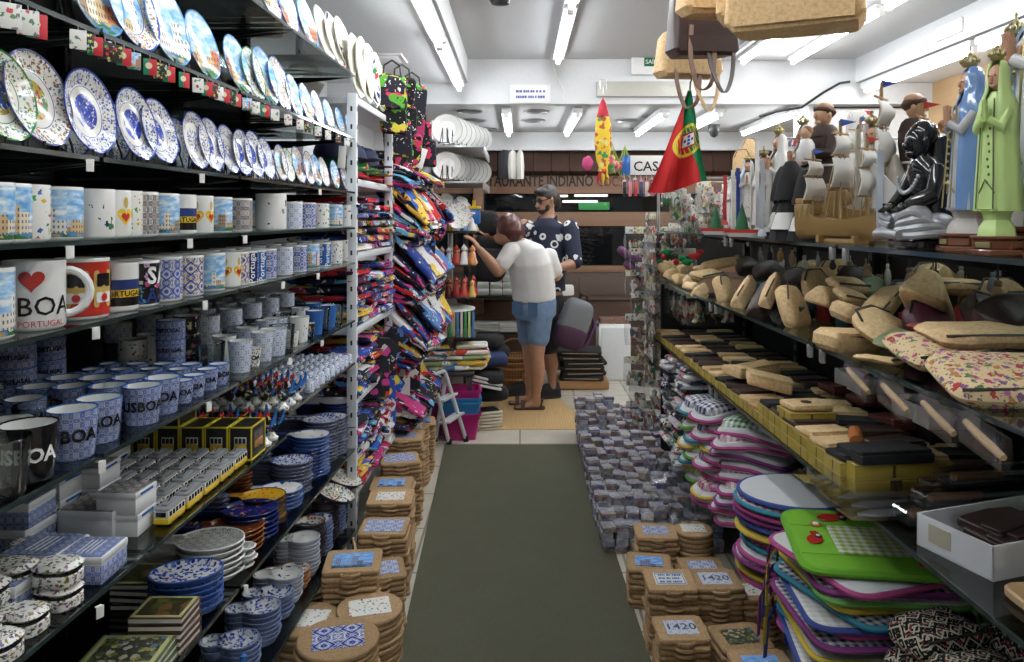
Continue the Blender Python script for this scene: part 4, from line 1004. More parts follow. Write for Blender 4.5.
tag(b.build('cork_board', CORK, None, (-.63, 2.90, .001)), 'flat cork board standing on edge beside the white post', 'board').rotation_euler = (0, .0, .3)
# ================================================================= WHITE TEXTILE RACKS
def perfpost(parent, x, y, h, face=1):
    b = MB(); b.box((x, y, h/2), (.040, .030, h), 0, b=.003)
    k = .05
    while k < h-.03:
        b.box((x, y-.0156, k), (.008, .002, .020), 1); b.box((x+.0206, y, k), (.002, .008, .020), 1); k += .075
    b.build('post', [METALW, BLACK], parent)
def rack(y0, y1, hs, d, label, top):
    e = empty('metal_rack'); e.location = (-.785, 0, 0); e.rotation_euler = (0, 0, LROT)
    for y in (y0+.015, y1-.015):
        for x in (-.02, -d+.02): perfpost(e, x, y, top)
    for h in hs:
        b = MB(); b.box((-d/2, (y0+y1)/2, h-.015), (d-.004, y1-y0-.03, .030), b=.003); b.build('shelf', METALW, e)
    tag(e, label, 'rack')
RH = [1.978, 1.635, 1.325, 1.01, .72, .34]
rack(3.16, 3.93, RH, .5, 'white perforated metal rack of folded shirts after the glass shelves', 1.99)
rack(3.95, 4.90, [1.62, 1.30, .98, .66, .34], .5, 'second white metal rack buried under piled printed shirts', 1.70)
def shirt_b(w=.25, d=.30, h=.034, seed=0):
    def f():
        b = MB(); n = 14; rings = []
        for i in range(n+1):
            t = i/n; x = -d/2+d*t; e = min(1., 8*min(t, 1-t)+.25)**.5
            pr = []
            for k in range(16):
                a = 2*PI*k/16; c, s = math.cos(a), math.sin(a)
                pr.append((x, w/2*math.copysign(abs(c)**.35, c)*(.93+.07*e), h/2+h/2*e*math.copysign(abs(s)**.6, s)))
            rings.append(pr)
        b.loft(rings); b.jitter(.010, 16, seed); b.jitter(.003, 60, seed+3)
        # the folded front lip and a fold line
        b.tube([(d*.49, -w*.42, h*.3), (d*.5, 0, h*.32), (d*.49, w*.42, h*.3)], h*.22, 6)
        return b.build('folded_shirt', CLOTH)
    return f
SN = {}
def shirt(loc, where, rz=0., rot=None, s=1., v=None):
    SN[where] = SN.get(where, 0)+1
    k = R.randrange(3) if v is None else v
    put('shirt%d' % k, shirt_b(seed=k*7.7), loc, 'printed folded shirt, %s %s' % (nth(SN[where]), where), 'shirt', rz=rz, rot=rot, sc=s)
lev = ['on top rack shelf', 'on second rack shelf', 'on third rack shelf', 'on fourth rack shelf', 'on bottom rack shelf']
def cap_b(m):
    def f():
        e = empty('baseball_cap'); b = MB(); b.lathe([(.085, 0), (.086, .03), (.075, .065), (.045, .09), (0, .098)], 24, cap=(True, False)); b.build('crown', m, e)
        b = MB(); b.prism(roundpoly([(-.07, -.06), (.07, -.06), (.062, -.15), (-.062, -.15)], .05, 6), 0, .006, 0, b=.002); b.build('visor', m, e)
        b = MB(); b.ball((0, 0, .098), (.008, .008, .005), nu=8, nv=6); b.build('button', m, e); return e
    return f
CAPM = [plain('cap_red', (.45, .02, .025), .8), mat('cap_print', lambda n: n.out(n.ramp(n.m('ADD', n.m('MULTIPLY', n.sep(n.obj())[0], 5.), .5), [(0, (.02, .18, .06)), (.4, (.62, .45, .04)), (.5, (.48, .02, .03))]), .8)), plain('cap_navy', (.015, .02, .06), .8)]
for i in range(9):
    put('cap%d' % (i % 3), cap_b(CAPM[i % 3]), Lq(3.30+.25*(i // 3)+uni(-.02, .02), .13, RH[1]+.001+.045*(i % 3)), '%s cap, %s up in %s cap pile on the top rack shelf' % (('red', 'green and red', 'navy')[i % 3], nth(i % 3+1), nth(i//3+1)), 'cap', rot=(uni(-.1, .1), uni(-.1, .1), PI/2+uni(-.5, .2)))
for li, (h, n) in enumerate(zip(RH[1:], (0, 7, 7, 6, 8))):
    for c in range(3):
        for k in range(max(0, n-(c+li) % 2)):
            shirt(Lq(3.30+c*.245+uni(-.01, .01), .15+uni(-.02, .02), h+.001+k*.035), lev[li]+' counted upward from nearest', rz=LROT+uni(-.12, .12))
# shirts spilling out of the second rack, tipped towards the aisle
lev2 = ['topmost', 'second', 'third', 'fourth', 'fifth', 'lowest']
for li, (h, n) in enumerate([(1.62, 3), (1.32, 7), (1.0, 7), (.68, 8), (.36, 4)]):
    for c in range(4):
        for k in range(n):
            tip = .25+.10*k if k > 1 else .25
            shirt(Lq(4.05+c*.235+uni(-.02, .02), .06-.022*k+uni(-.02, .02), h+.03+k*.037), 'of the %s spilling pile of second rack' % lev2[li], rot=(uni(-.12, .12), tip+uni(-.1, .1), LROT+uni(-.2, .2)), s=uni(.95, 1.1))
# hanging shirts and cloth bags facing the aisle at the first rack's low end and high up
def tee_b(m):
    def f():
        e = empty('hanging_shirt')
        o = [(-.05, 0), (-.11, -.01), (-.19, -.09), (-.15, -.14), (-.115, -.10), (-.12, -.36), (.12, -.36), (.115, -.10), (.15, -.14), (.19, -.09), (.11, -.01), (.05, 0), (.03, -.03), (-.03, -.03)]
        b = MB(); b.prism(o, -.012, .012, 0, b=.006); b.V = [Vector((v.x, v.z, v.y)) for v in b.V]; b.jitter(.012, 14, 2.); b.build('cloth', m, e)
        b = MB(); b.tube([(-.10, 0, -.012), (0, 0, .02), (.10, 0, -.012)], .003, 6); b.tube([(0, 0, .02), (0, 0, .04), (.012, 0, .052), (0, 0, .062), (-.012, 0, .052)], .0022, 6); b.build('hanger', BLACK, e)
        return e
    return f
RBLUE = mat('blue_print_shirt', lambda n: n.out(floral(n, n.v('ADD', n.obj(), n.comb(n.rnd(), 0., n.rnd())), 11, (.02, .07, .38), ((.55, .6, .65), (.1, .3, .6), (.7, .55, .05)), .42), .8))
WPRI = mat('white_print_shirt', lambda n: n.out(floral(n, n.v('ADD', n.obj(), n.comb(n.rnd(), 0., n.rnd())), 14, (.72, .71, .68), ((.6, .05, .05), (.02, .02, .03), (.7, .5, .05)), .40), .8))
DPRI = mat('dark_print_shirt', lambda n: n.out(floral(n, n.v('ADD', n.obj(), n.comb(n.rnd(), 0., n.rnd())), 16, (.012, .013, .02), ((.6, .06, .05), (.6, .6, .58), (.55, .05, .25), (.1, .2, .5)), .42), .8))
for i, (px, py, Y, k, s) in enumerate([(384, 388, 3.80, 'b', .75), (372, 408, 3.72, 'w', .6), (398, 376, 4.05, 'w', .7), (408, 352, 4.15, 'd', .8), (372, 350, 3.55, 'd', .8), (385, 340, 3.7, 'd', .7), (418, 330, 4.5, 'w', .7), (428, 292, 4.7, 'd', .7), (412, 276, 4.3, 'b', .6), (426, 240, 4.6, 'd', .6), (403, 404, 4.1, 'd', .6)]):
    put('tee_'+k, tee_b({'b': RBLUE, 'w': WPRI, 'd': DPRI}[k]), at(px, py-12, Y), '%s printed shirt hanging out over the aisle, %s from lower near end' % ({'b': 'blue', 'w': 'white', 'd': 'dark'}[k], nth(i+1)), 'shirt', rot=(uni(.0, .3), 0, .75+uni(-.3, .3)), sc=s)
# bright bags hung above the second rack
def hbag_b(k):
    def f():
        e = empty('cloth_bag')
        b = MB(); b.prism(rrect(.17, .20, .04), -.02, .02, 0, b=.014); b.V = [Vector((v.x, v.z, v.y-.17)) for v in b.V]; b.jitter(.016, 15, k); b.build('bag_body', CLOTHB, e)
        b = MB(); b.tube([(-.05, 0, -.08), (-.045, 0, -.02), (0, .0, .01), (.045, 0, -.02), (.05, 0, -.08)], .006, 6); b.build('handle', BLACK, e)
        return e
    return f
for i, (px, py, Y) in enumerate([(392, 62, 3.75), (402, 66, 3.95), (412, 74, 4.1), (393, 88, 3.8), (404, 95, 4.0), (414, 103, 4.2), (398, 112, 3.95), (408, 122, 4.15), (420, 112, 4.35), (424, 128, 4.5), (413, 138, 4.3), (402, 136, 4.1)]):
    put('hbag%d' % (i % 3), hbag_b(i % 3+.5), at(px, py, Y), 'bright printed cloth bag hanging above shirt racks, %s from the top' % nth(i+1), 'bag', rz=.6+uni(-.4, .4), sc=uni(.7, .9))
put('tag_big', lambda: MB().box((0, 0, 0), (.085, .002, .115), b=.001).build('price_card', PAPER), at(418, 157, 4.3), 'white price card hanging beside bright bags', 'price card', rot=(0, .3, .4))
put('tag_big2', lambda: MB().box((0, 0, 0), (.032, .002, .09), b=.001).build('price_card', PAPER), at(342, 157, 3.12), 'narrow white price card hanging at the far end of plate shelf', 'price card', rot=(0, .08, .4))
# ================================================================= BACK LEFT: plate stand, figurine rack, towels, ladder
pr = empty('plate_rack'); tag(pr, 'steel wire rack holding white plates at back left', 'rack'); pr.location = (0, 0, 0)
for j, (h, x0, x1) in enumerate([(1.93, -.63, -.22), (1.70, -.63, -.22)]):
    b = MB(); b.box((-.44, 5.30, h), (.42, .80, .012), b=.003)
    b.box((-.235, 5.30, h-.02), (.012, .8, .05), b=.003); b.build('shelf', STEEL, pr)
for x in (-.66,):
    for y in (4.92, 5.69):
        b = MB(); b.tube([(x, y, .0), (x, y, 2.2)], .011, 8); b.build('upright', METALW, pr)
for j, (h, s) in enumerate([(1.938, 1.20), (1.708, 1.12)]):
    for i in range(8):
        t = i/7; x = -.475+.17*t; y = 4.93+.68*t; r = .085*s
        put('plate_pale', plate_b(PM['pale']), (x, y, h+r*.97+.006), 'pale display plate, %s from the front of the %s rack row' % (nth(i+1), ('upper', 'lower')[j]), 'plate', sc=s, rot=(PI/2-.18, 0, .15))
        put('plate_stand', stand_b, (x-.01, y-.06, h+.007), 'black stand under plate %s from front of %s rack row' % (nth(i+1), ('upper', 'lower')[j]), 'stand', rz=PI/2+.15, sc=s*.95)
for i in range(2):
    put('plate_darkr', plate_b(plain('slate_plate', (.10, .10, .12), .2)), (-.60+i*.03, 4.95+i*.1, 1.708+.105), 'dark slate plate, %s at left of lower plate rack row' % ('front one', 'back one')[i], 'plate', sc=1.05, rot=(PI/2-.18, 0, .15))
# revolving figurine rack
fr_ = empty('figurine_rack'); tag(fr_, 'tiered display rack of ceramic figurines where the shoppers reach', 'rack')
FL = [1.385, 1.16, .945, .68]
fx, fyc = -.48, 5.25
for h in FL:
    b = MB(); b.box((fx, fyc, h-.008), (.36, .36, .014), b=.004); b.build('tier', plain('dark_tier', (.06, .055, .05), .4), fr_)
b = MB(); b.tube([(fx, fyc, .02), (fx, fyc, 1.62)], .018, 10); b.build('pole', STEEL, fr_)
b = MB(); b.lathe([(.17, 0), (.17, .012), (.05, .04), (.03, .09), (0, .10)], 24, c=(fx, fyc-.0, .84)); b.build('base_cone', WPLA, fr_)
b = MB(); b.lathe([(.2, 0), (.2, .02), (.03, .04), (0, .04)], 20, c=(fx, fyc, 0)); b.build('foot', STEEL, fr_)
def fig_b(v):
    def f():
        e = empty('ceramic_figurine')
        b = MB(); b.lathe([(0, 0), (.026, 0), (.027, .006), (.017, .03), (.015, .05), (.011, .062), (0, .064)], 14); b.build('robe', TINT, e)
        b = MB(); b.ball((0, 0, .073), (.012, .012, .014)); b.build('head', plain('figurine_skin', (.55, .33, .2), .3), e)
        if v == 0: b = MB(); b.lathe([(.019, .080), (.019, .083), (.011, .085), (.010, .096), (0, .097)], 12); b.build('hat', GLAZE, e)
        else: b = MB(); b.lathe([(.0135, .070), (.014, .08), (.006, .09), (0, .10)], 12); b.build('hood', TINT, e)
        return e
    return f
pal0 = [(.75, .74, .7), (.7, .5, .06), (.78, .77, .72), (.1, .3, .6)]; pal1 = [(.5, .06, .03), (.45, .6, .72), (.55, .2, .05), (.75, .74, .7)]; pal2 = [(.30, .03, .03), (.12, .02, .02), (.55, .35, .08), (.5, .06, .05)]
for j, (h, pal, s) in enumerate([(FL[0], pal0, 1.35), (FL[1], pal1, 1.3), (FL[2], pal2, 1.3)]):
    for r_ in range(3):
        for c in range(7):
            put('fig%d' % (0 if j == 0 else 1), fig_b(0 if j == 0 else 1), (fx-.155+c*.052, fyc-.155+r_*.07, h), 'small ceramic figurine, %s from left, %s row of %s rack tier' % (nth(c+1), nth(r_+1), nth(j+1)), 'figurine', rz=uni(-.5, .5), color=pal[(c*3+r_) % 4], sc=s*uni(.85, 1.08))
def dishstand_b():
    e = empty('sailor_plate')
    b = MB(); b.lathe([(0, -.004), (.05, -.003), (.068, .006), (.066, .009), (.05, .002), (0, .001)], 24); b.build('dish', FLOW, e)
    return e
for i, (px, py) in enumerate([(444, 212), (458, 216), (430, 205)]):
    put('sailor', dishstand_b, at(px, py, 5.02), 'round white flowered dish propped before the top rack tier, %s' % ('left', 'right', 'far left')[i], 'dish', rot=(PI/2-.2, 0, .2), sc=1.3)
def sailhat_b():
    e = empty('souvenir_hat')
    b = MB(); b.lathe([(0, .03), (.035, .03), (.04, .0), (.07, -.008), (.07, -.004), (.043, .008), (.038, .036), (0, .037)], 20, cap=(False, True)); b.build('crown', GLAZE, e)
    b = MB(); b.lathe([(.0405, .006), (.0385, .02)], 20, cap=(False, False)); b.build('band', NAVYM, e)
    return e
for i, (px, py, c) in enumerate([(430, 200, 0), (446, 201, 0), (461, 204, 0)]):
    put('sailhat', sailhat_b, at(px, py, 5.1), 'small white hat with navy band above the figurines, %s' % ('left', 'middle', 'right')[i], 'hat', rot=(.5, .3, 0))
b = MB(); b.box((0, 0, .05), (.09, .08, .10), 0, b=.01); b.box((0, 0, .11), (.10, .09, .02), 1, b=.008); b.tube([(0, 0, .12), (0, 0, .16)], .012, 8, 1)
tag(b.build('toy_tower', [BLUEM, YEL], None, at(474, 224, 5.12)), 'blue and yellow souvenir toy at top right of figurine rack', 'toy')
# hanging pens / ribbons below
for i in range(14):
    c = [(.55, .65, .3), (.1, .25, .5), (.6, .6, .55), (.1, .4, .15)][i % 4]
    put('ribbon', lambda: MB().box((0, 0, -.085), (.016, .005, .17), b=.002).build('hanging_ribbon', TINTF), (fx-.17+i*.026, fyc-.19+.01*(i % 3), .845), 'hanging coloured ribbon, %s from left under the figurine rack' % nth(i+1), 'ribbon', color=c)
# low table with towels, cushions, boards
tb = empty('low_table'); tag(tb, 'dark low table under the folded towels at back left', 'table')
b = MB(); b.box((-.52, 5.35, .42), (.42, .50, .03), b=.004); b.build('table_top', plain('dark_tier2', (.05, .045, .04), .5), tb)
for x in (-.70, -.34):
    for y in (5.13, 5.57): b = MB(); b.box((x, y, .203), (.03, .03, .405), b=.004); b.build('leg', BLACK, tb)
for c in range(3):
    for k in range(5-c % 2):
        put('towel%d' % (k % 2), (lambda s: (lambda: (lambda b: b.build('folded_towel', TOWEL))(MB().box((0, 0, .017), (.26, .20, .034), b=.012).jitter(.012, 12, s))))(k*3.1), (-.60+c*.13+uni(-.02, .02), 5.18+.02*c, .437+k*.036), 'folded striped kitchen towel, %s up in %s pile from left' % (nth(k+1), nth(c+1)), 'towel', rz=uni(-.25, .25), sc=uni(.8, 1.0))
BLKC = plain('black_cloth', (.014, .014, .016), .85); NVC = plain('navy_cloth', (.015, .03, .10), .85)
def cush_b(m, name='cushion', w=.26, d=.20, h=.10):
    def f():
        b = MB(); b.ball((0, 0, h/2), (w/2, d/2, h/2), sq=.55, nu=24, nv=12); b.jitter(.008, 14, 1.); return b.build(name, m)
    return f
for i, (px, py, Y, k) in enumerate([(486, 384, 5.35, 0), (489, 366, 5.4, 1), (490, 400, 5.45, 0), (486, 348, 5.5, 0), (492, 358, 5.7, 0)]):
    put('cush%d' % k, cush_b([BLKC, NVC][k], 'stuffed_bag'), at(px, py, Y), '%s stuffed cloth bag behind the magenta tubs, %s counted from front' % (('black', 'navy')[k], nth(i+1)), 'bag', rz=uni(-.3, .3))
def board_b(m):
    def f():
        e = empty('cutting_board'); b = MB(); b.prism(rrect(.24, .17, .03), 0, .016, 0, b=.004); b.build('slab', m, e)
        b = MB(); b.prism(rrect(.20, .13, .02), .016, .0175, 0); b.build('inset', BLACK, e); return e
    return f
LB = plain('pale_board', (.55, .50, .38), .5); WB = plain('white_board', (.72, .72, .68), .4)
for k in range(9):
    put('board%d' % (k > 5), board_b(WB if k > 5 else LB), (-.26+uni(-.01, .01), 5.33, .0005+k*.022 if k < 6 else .14+k*.026), '%s cutting board, %s up in the stack beside bamboo mat' % ('white' if k > 5 else 'pale', nth(k+1)), 'cutting board', rot=(0, 0 if k < 6 else .25, .3+uni(-.1, .1)))
MAG = plain('magenta_plastic', (.42, .015, .16), .3); BLP = plain('blue_plastic', (.03, .20, .45), .3)
def tub_b(m):
    def f():
        e = empty('storage_tub'); o = rrect(.27, .21, .03); b = MB()
        ring = lambda k, z: [(p[0]*k, p[1]*k, z) for p in o]
        b.loft([ring(.78, 0), ring(1., .17), ring(.97, .17), ring(.76, .008)]); b.build('tub_body', m, e)
        b = MB(); b.loft([ring(1., .165), ring(1.06, .165), ring(1.06, .178), ring(1.03, .178), ring(.97, .172)], cap=(False, False)); b.build('rim', m, e)
        return e
    return f
for k, (m, z, w) in enumerate([(MAG, .0, 'magenta tub at the bottom of the nested stack'), (BLP, .075, 'blue tub, lower one nested in the stack'), (BLP, .105, 'blue tub, upper one nested in the stack'), (MAG, .155, 'magenta tub on top of the nested stack')]):
    put('tub%d' % (k in (1, 2)), tub_b(m), (-.405, 5.10, z+.0005), w+' by the ladder', 'tub', rz=.12)
for k in range(2): put('tub0', None, (-.66, 5.25, .0005+k*.10), 'magenta tub, %s of the pair behind the front tubs' % ('lower', 'upper')[k], 'tub', rz=.2)
e = empty('step_ladder'); tag(e, 'white folding step ladder leaning beside the magenta tubs', 'ladder')
for (a, z0, c) in [((459, 444, 4.93), 0, (440, 376, 4.70)), ((450, 447, 4.86), 0, (432, 380, 4.62))]:
    pass
p = [at(466, 433, 5.0), at(446, 375, 4.86)]; q = [at(449, 446, 4.92), at(434, 380, 4.78)]; r2 = [at(435, 437, 5.0), at(446, 377, 4.88)]; r3 = [at(425, 444, 4.98), at(434, 381, 4.80)]
for nme, (a, c) in (('leg', p), ('leg', q), ('rear_leg', r2), ('rear_leg', r3)):
    a = a.copy(); a.z = .012; b = MB(); b.tube([a, c], .013, 8); g = b.build(nme, METALW, e)
    b = MB(); b.tube([a+Vector((0, 0, -.011)), a+Vector((0, 0, .03))], .018, 8); b.build('rubber_foot', BLACK, g)
b = MB(); b.tube([p[1], p[1]+Vector((-.01, -.02, .03)), q[1]+Vector((0, .02, .03)), q[1]], .013, 8); b.build('top_bar', METALW, e)
for t in (.35, .68):
    a = p[0].lerp(p[1], t); c = q[0].lerp(q[1], t); b = MB(); b.strap([a, c], .07, .015, side=(1, 0, .1)); b.build('step', METALW, e)
# behind the woman: white cup towers, paper stacks, wicker baskets, black shelving
bk = empty('black_shelf'); tag(bk, 'black shelf with white cups and paper behind the bending woman', 'shelf')
for h in (.46, .78, 1.15): b = MB(); b.box((-.22, 6.9, h-.011), (.56, .36, .02), b=.003); b.build('board', BLACK, bk)
for x in (-.49, .05): b = MB(); b.box((x, 6.9, .7), (.02, .36, 1.4), b=.003); b.build('side', BLACK, bk)
def wcup_b():
    e = empty('paper_box_stack_item'); b = MB(); b.box((0, 0, .03), (.105, .10, .058), b=.006); b.build('pack', plain('white_pack', (.70, .70, .68), .5), e)
    b = MB(); b.box((0, -.051, .03), (.075, .002, .022), b=.0005); b.build('label_strip', plain('pale_green', (.5, .6, .5), .5), e); e.name = 'white_pack'; return e
for c in range(3):
    for k in range(4): put('wcup', wcup_b, (-.33+c*.115, 6.80, .782+k*.0595), 'white wrapped pack, %s up in %s pile behind the woman' % (nth(k+1), nth(c+1)), 'pack', rz=uni(-.1, .1))
for c in range(2):
    for k in range(5): put('paper', lambda: MB().box((0, 0, .007), (.22, .16, .014), b=.002).build('folded_cloth', plain('pale_cloth', (.66, .66, .62), .8)), (-.30+c*.22, 6.82, .462+k*.0155), 'pale folded cloth, %s up in the %s pile below the white packs' % (nth(k+1), ('left', 'right')[c]), 'cloth', rz=uni(-.2, .2))
WICK = mat('wicker', lambda n: n.out(n.mix(n.m('MULTIPLY', n.gt(n.m('SINE', n.m('MULTIPLY', n.sep(n.uv())[0], 260.)), 0.), n.gt(n.m('SINE', n.m('MULTIPLY', n.sep(n.uv())[1], 300.)), 0.)), (.34, .17, .06), (.14, .06, .02)), .7))
def wick_b(handle):
    def f():
        e = empty('wicker_basket'); b = MB(); b.lathe([(0, 0), (.11, 0), (.145, .12), (.15, .125), (.14, .125), (.105, .01), (0, .01)], 28, sx=1.15); b.build('bowl', WICK, e)
        b = MB(); b.tube([(.168*math.cos(2*PI*k/24), .147*math.sin(2*PI*k/24), .125) for k in range(24)], .009, 6, closed=True); b.build('rim', WICK, e)
        if handle: b = MB(); b.tube([(.16*math.cos(PI*k/12), 0, .12+.16*math.sin(PI*k/12)) for k in range(13)], .008, 6); b.build('handle', WICK, e)
        return e
    return f
for k in range(4): put('wick%d' % (k == 3), wick_b(k == 3), (-.04, 6.42, .0055+[0, .09, .135, .18][k]), ['honey wicker basket at the bottom of the nest', 'brown wicker basket second in the nest', 'brown wicker basket third in the nest', 'wicker basket with tall handle on top of the nest'][k], 'basket', sc=[1., .98, .98, .95][k])
for i, (px, py, Y, w) in enumerate([(485, 222, 6.0, .22), (492, 252, 6.3, .3), (488, 268, 6.2, .3), (497, 226, 6.5, .2)]):
    put('blackhang', cush_b(BLKC, 'black_bag', .24, .12, .22), at(px, py+14, Y), 'black bag hanging behind the shoppers\' hands, %s' % ('upper left', 'middle', 'lower', 'upper right')[i], 'bag', rz=.3*i, sc=w/.24)
# right of the man: folded black goods on a tray, white drawer box, white bags
b = MB(); b.box((0, 0, .035), (.46, .34, .07), b=.006)
tag(b.build('wooden_tray', _wood('tray_wood', (.30, .15, .05), (.42, .24, .1)), None, (.53, 6.66, .006)), 'wooden tray under black folded clothes right of man', 'tray')
def foldb():
    b = MB(); b.box((0, 0, .02), (.38, .28, .04), 0, b=.014); b.jitter(.012, 9, 4.); b.box((0, -.142, .018), (.3, .004, .006), 1); return b.build('folded_clothes', [BLKC, plain('tan_edge', (.35, .26, .15), .7)])
for k in range(6): put('foldb', foldb, (.54+uni(-.02, .02), 6.62, .080+k*.043), 'black folded garment, %s up on the wooden tray' % nth(k+1), 'garment', rz=uni(-.1, .1))
e = empty('white_cabinet'); tag(e, 'white rippled plastic cabinet on the floor at the back', 'cabinet'); e.location = (.855, 6.98, .0005)
b = MB(); b.box((0, 0, .255), (.29, .26, .51), b=.008); b.build('body', WPLA, e)
b = MB(); b.box((0, -.134, .25), (.25, .01, .46), b=.006); b.build('front_panel', plain('milky_panel', (.72, .74, .75), .25), e)
b = MB(); b.box((.11, -.142, .04), (.02, .012, .03), b=.003); b.build('latch', STEEL, e)
b = MB()
for s in (-1, 1): b.box((s*.146, -.1, .50), (.02, .04, .03), b=.004)
b.build('corner_clips', BLACK, e)
for i in range(4): put('brownpk', lambda: MB().box((0, 0, .025), (.065, .16, .05), b=.005).build('brown_packet', plain('brown_packet', (.22, .13, .09), .4)), (.755+i*.068, 6.96, .512), 'brown wrapped packet, %s from left on the white cabinet' % nth(i+1), 'packet', rz=uni(-.08, .08))
for i, (px, py) in enumerate([(567, 290), (566, 308)]):
    put('wbag', lambda: MB().box((0, 0, 0), (.12, .05, .095), b=.01).jitter(.01, 10, 1.).build('white_parcel', PAPER), at(px, py, 6.75), 'white paper parcel hanging behind the man, %s' % ('upper', 'lower')[i], 'parcel', rz=.2)
PURP = plain('purple_cloth', (.10, .025, .085), .85)
for i, (px, py, a) in enumerate([(632, 262, .5), (636, 278, .7), (646, 268, .4)]):
    put('purp', cush_b(PURP, 'purple_garment', .26, .12, .06), at(px, py, 5.2), 'purple garment hanging at the end of right shelves, %s' % ('upper', 'lower', 'rear')[i], 'garment', rot=(.2, a, .2))
# ================================================================= PEOPLE
SKIN_M = mat('skin_tan', lambda n: n.out(n.mix(n.noise(n.obj(), 30, 3), (.36, .18, .105), (.44, .24, .15)), .5, sss=.1))
SKIN_D = mat('skin_brown', lambda n: n.out(n.mix(n.noise(n.obj(), 30, 3), (.27, .135, .08), (.34, .18, .11)), .5, sss=.1))
def remesh(o, vox, sm=6, f=.5):
    m = o.modifiers.new('Remesh', 'REMESH'); m.mode = 'VOXEL'; m.voxel_size = vox; m.use_smooth_shade = True
    s = o.modifiers.new('Smooth', 'SMOOTH'); s.iterations = sm; s.factor = f
def erings(b, spec, n=20, m=0):
    "spec: centre, half width vector, half depth vector"
    b.loft([[Vector(c)+Vector(w)*math.cos(2*PI*k/n)+Vector(d)*math.sin(2*PI*k/n) for k in range(n)] for c, w, d in spec], m)
def limb(b, pts, rs, n=12):
    "smoothly interpolated tapering limb"
    P = [Vector(p) for p in pts]; q = []; rr = []
    for i in range(len(P)-1):
        for k in range(5):
            t = k/5; q.append(P[i].lerp(P[i+1], t)); rr.append(rs[i]*(1-t)+rs[i+1]*t)
    q.append(P[-1]); rr.append(rs[-1])
    b.tube(q, rr, n); b.ball(P[0], rs[0]); b.ball(P[-1], rs[-1])
    for p, r in zip(P[1:-1], rs[1:-1]): b.ball(p, r)
def hand(b, wrist, dirv, palmn, side, s=1., curl=.5):
    "palm plus five bent fingers; dirv: towards fingertips, palmn: out of the palm, side: towards the thumb"
    d = Vector(dirv).normalized(); nn = Vector(palmn).normalized(); sd = Vector(side).normalized(); w = Vector(wrist)
    c = w+d*.045*s
    erings(b, [(w, sd*.024*s, nn*.017*s), (w+d*.03*s, sd*.036*s, nn*.015*s), (w+d*.07*s, sd*.040*s, nn*.013*s), (w+d*.088*s, sd*.036*s, nn*.010*s)], 12)
    for i, (o, L) in enumerate([(.030, .070), (.010, .078), (-.011, .072), (-.030, .056)]):
        p0 = w+d*.078*s+sd*o*s; a = d; pts = [p0]
        for seg in (.45, .32, .23):
            a = (a*math.cos(curl*.8)+nn*math.sin(curl*.8)).normalized(); pts.append(pts[-1]+a*L*seg*s)
        b.tube(pts, [.0088*s, .0085*s, .008*s, .0068*s], 8); b.ball(pts[-1], .0068*s, nu=8, nv=6)
    t0 = w+d*.022*s+sd*.028*s; t1 = t0+(sd*.8+d*.6).normalized()*.036*s; t2 = t1+(d*.9+nn*.5+sd*.1).normalized()*.034*s
    b.tube([t0, t1, t2], [.012*s, .0098*s, .0075*s], 8); b.ball(t2, .0075*s, nu=8, nv=6)
V3 = Vector
# ---- woman, bending left towards the rack; her back is towards us
Yw = 5.86
wm = empty('person'); wm.location = (0, 0, 0)
tag(wm, 'woman in white t-shirt and denim shorts bending towards the figurine rack', 'person')
P_ = lambda px, py, dy=0.: at(px, py, Yw+dy)
b = MB()
# legs
hipR, kneeR, ankR = P_(540, 318, -.05), P_(537, 358, -.06), P_(536, 397, -.03)
hipL, kneeL, ankL = P_(528, 318, .12), P_(530, 358, .10), P_(530, 388, .12)
for h_, k_, a_ in ((hipR, kneeR, ankR), (hipL, kneeL, ankL)):
    ankz = V3((a_.x, a_.y, .075)); mid = k_.lerp(ankz, .35)+V3((.012, -.01, 0))
    limb(b, [h_, k_+V3((0, 0, .06)), k_, mid, ankz+V3((0, 0, .05)), ankz], [.085, .062, .055, .056, .036, .038])
    # foot pointing left
    f0 = V3((a_.x+.035, a_.y, .035)); erings(b, [(f0, V3((0, .028, 0)), V3((0, 0, .028))), (f0+V3((-.06, 0, .012)), V3((0, .036, 0)), V3((0, 0, .036))), (f0+V3((-.13, -.005, -.008)), V3((0, .042, 0)), V3((0, 0, .022))), (f0+V3((-.175, -.005, -.014)), V3((0, .038, 0)), V3((0, 0, .014)))], 12)
    for j in range(5): 
        tp = f0+V3((-.175, -.036+.017*j, -.016)); b.tube([tp, tp+V3((-.028+.004*abs(j-1), 0, -.004))], [.0105, .008], 7)
# torso and neck
pel = P_(535, 303); wst = P_(533, 285); che = P_(529, 262, -.02); sh = P_(525, 247, -.02); nk = P_(515, 238, -.03); hd = P_(507, 231, -.04)
ax = (nk-pel).normalized(); wv = V3((.80, -.55, 0)); dv = ax.cross(wv).normalized()
erings(b, [(pel, wv*.17, dv*.12), (wst, wv*.16, dv*.11), (che, wv*.175, dv*.115), (sh, wv*.15, dv*.08), (sh.lerp(nk, .6), wv*.075, dv*.06), (nk, wv*.055, dv*.055)], 20)
limb(b, [nk, hd], [.052, .05])
# head: face looks left and down
hf = V3((-.86, .30, -.42)).normalized()
b.ball(hd, (.082, .082, .105), nu=20, nv=14); b.ball(hd+hf*.055+V3((0, 0, -.035)), .05); b.ball(hd+hf*.098+V3((0, 0, -.012)), .014, nu=8, nv=6); b.ball(hd+hf*.082+V3((0, 0, -.052)), (.02, .026, .012), nu=8, nv=6)
b.ball(hd+V3((.015, -.082, -.01)), (.018, .008, .026), nu=10, nv=8)
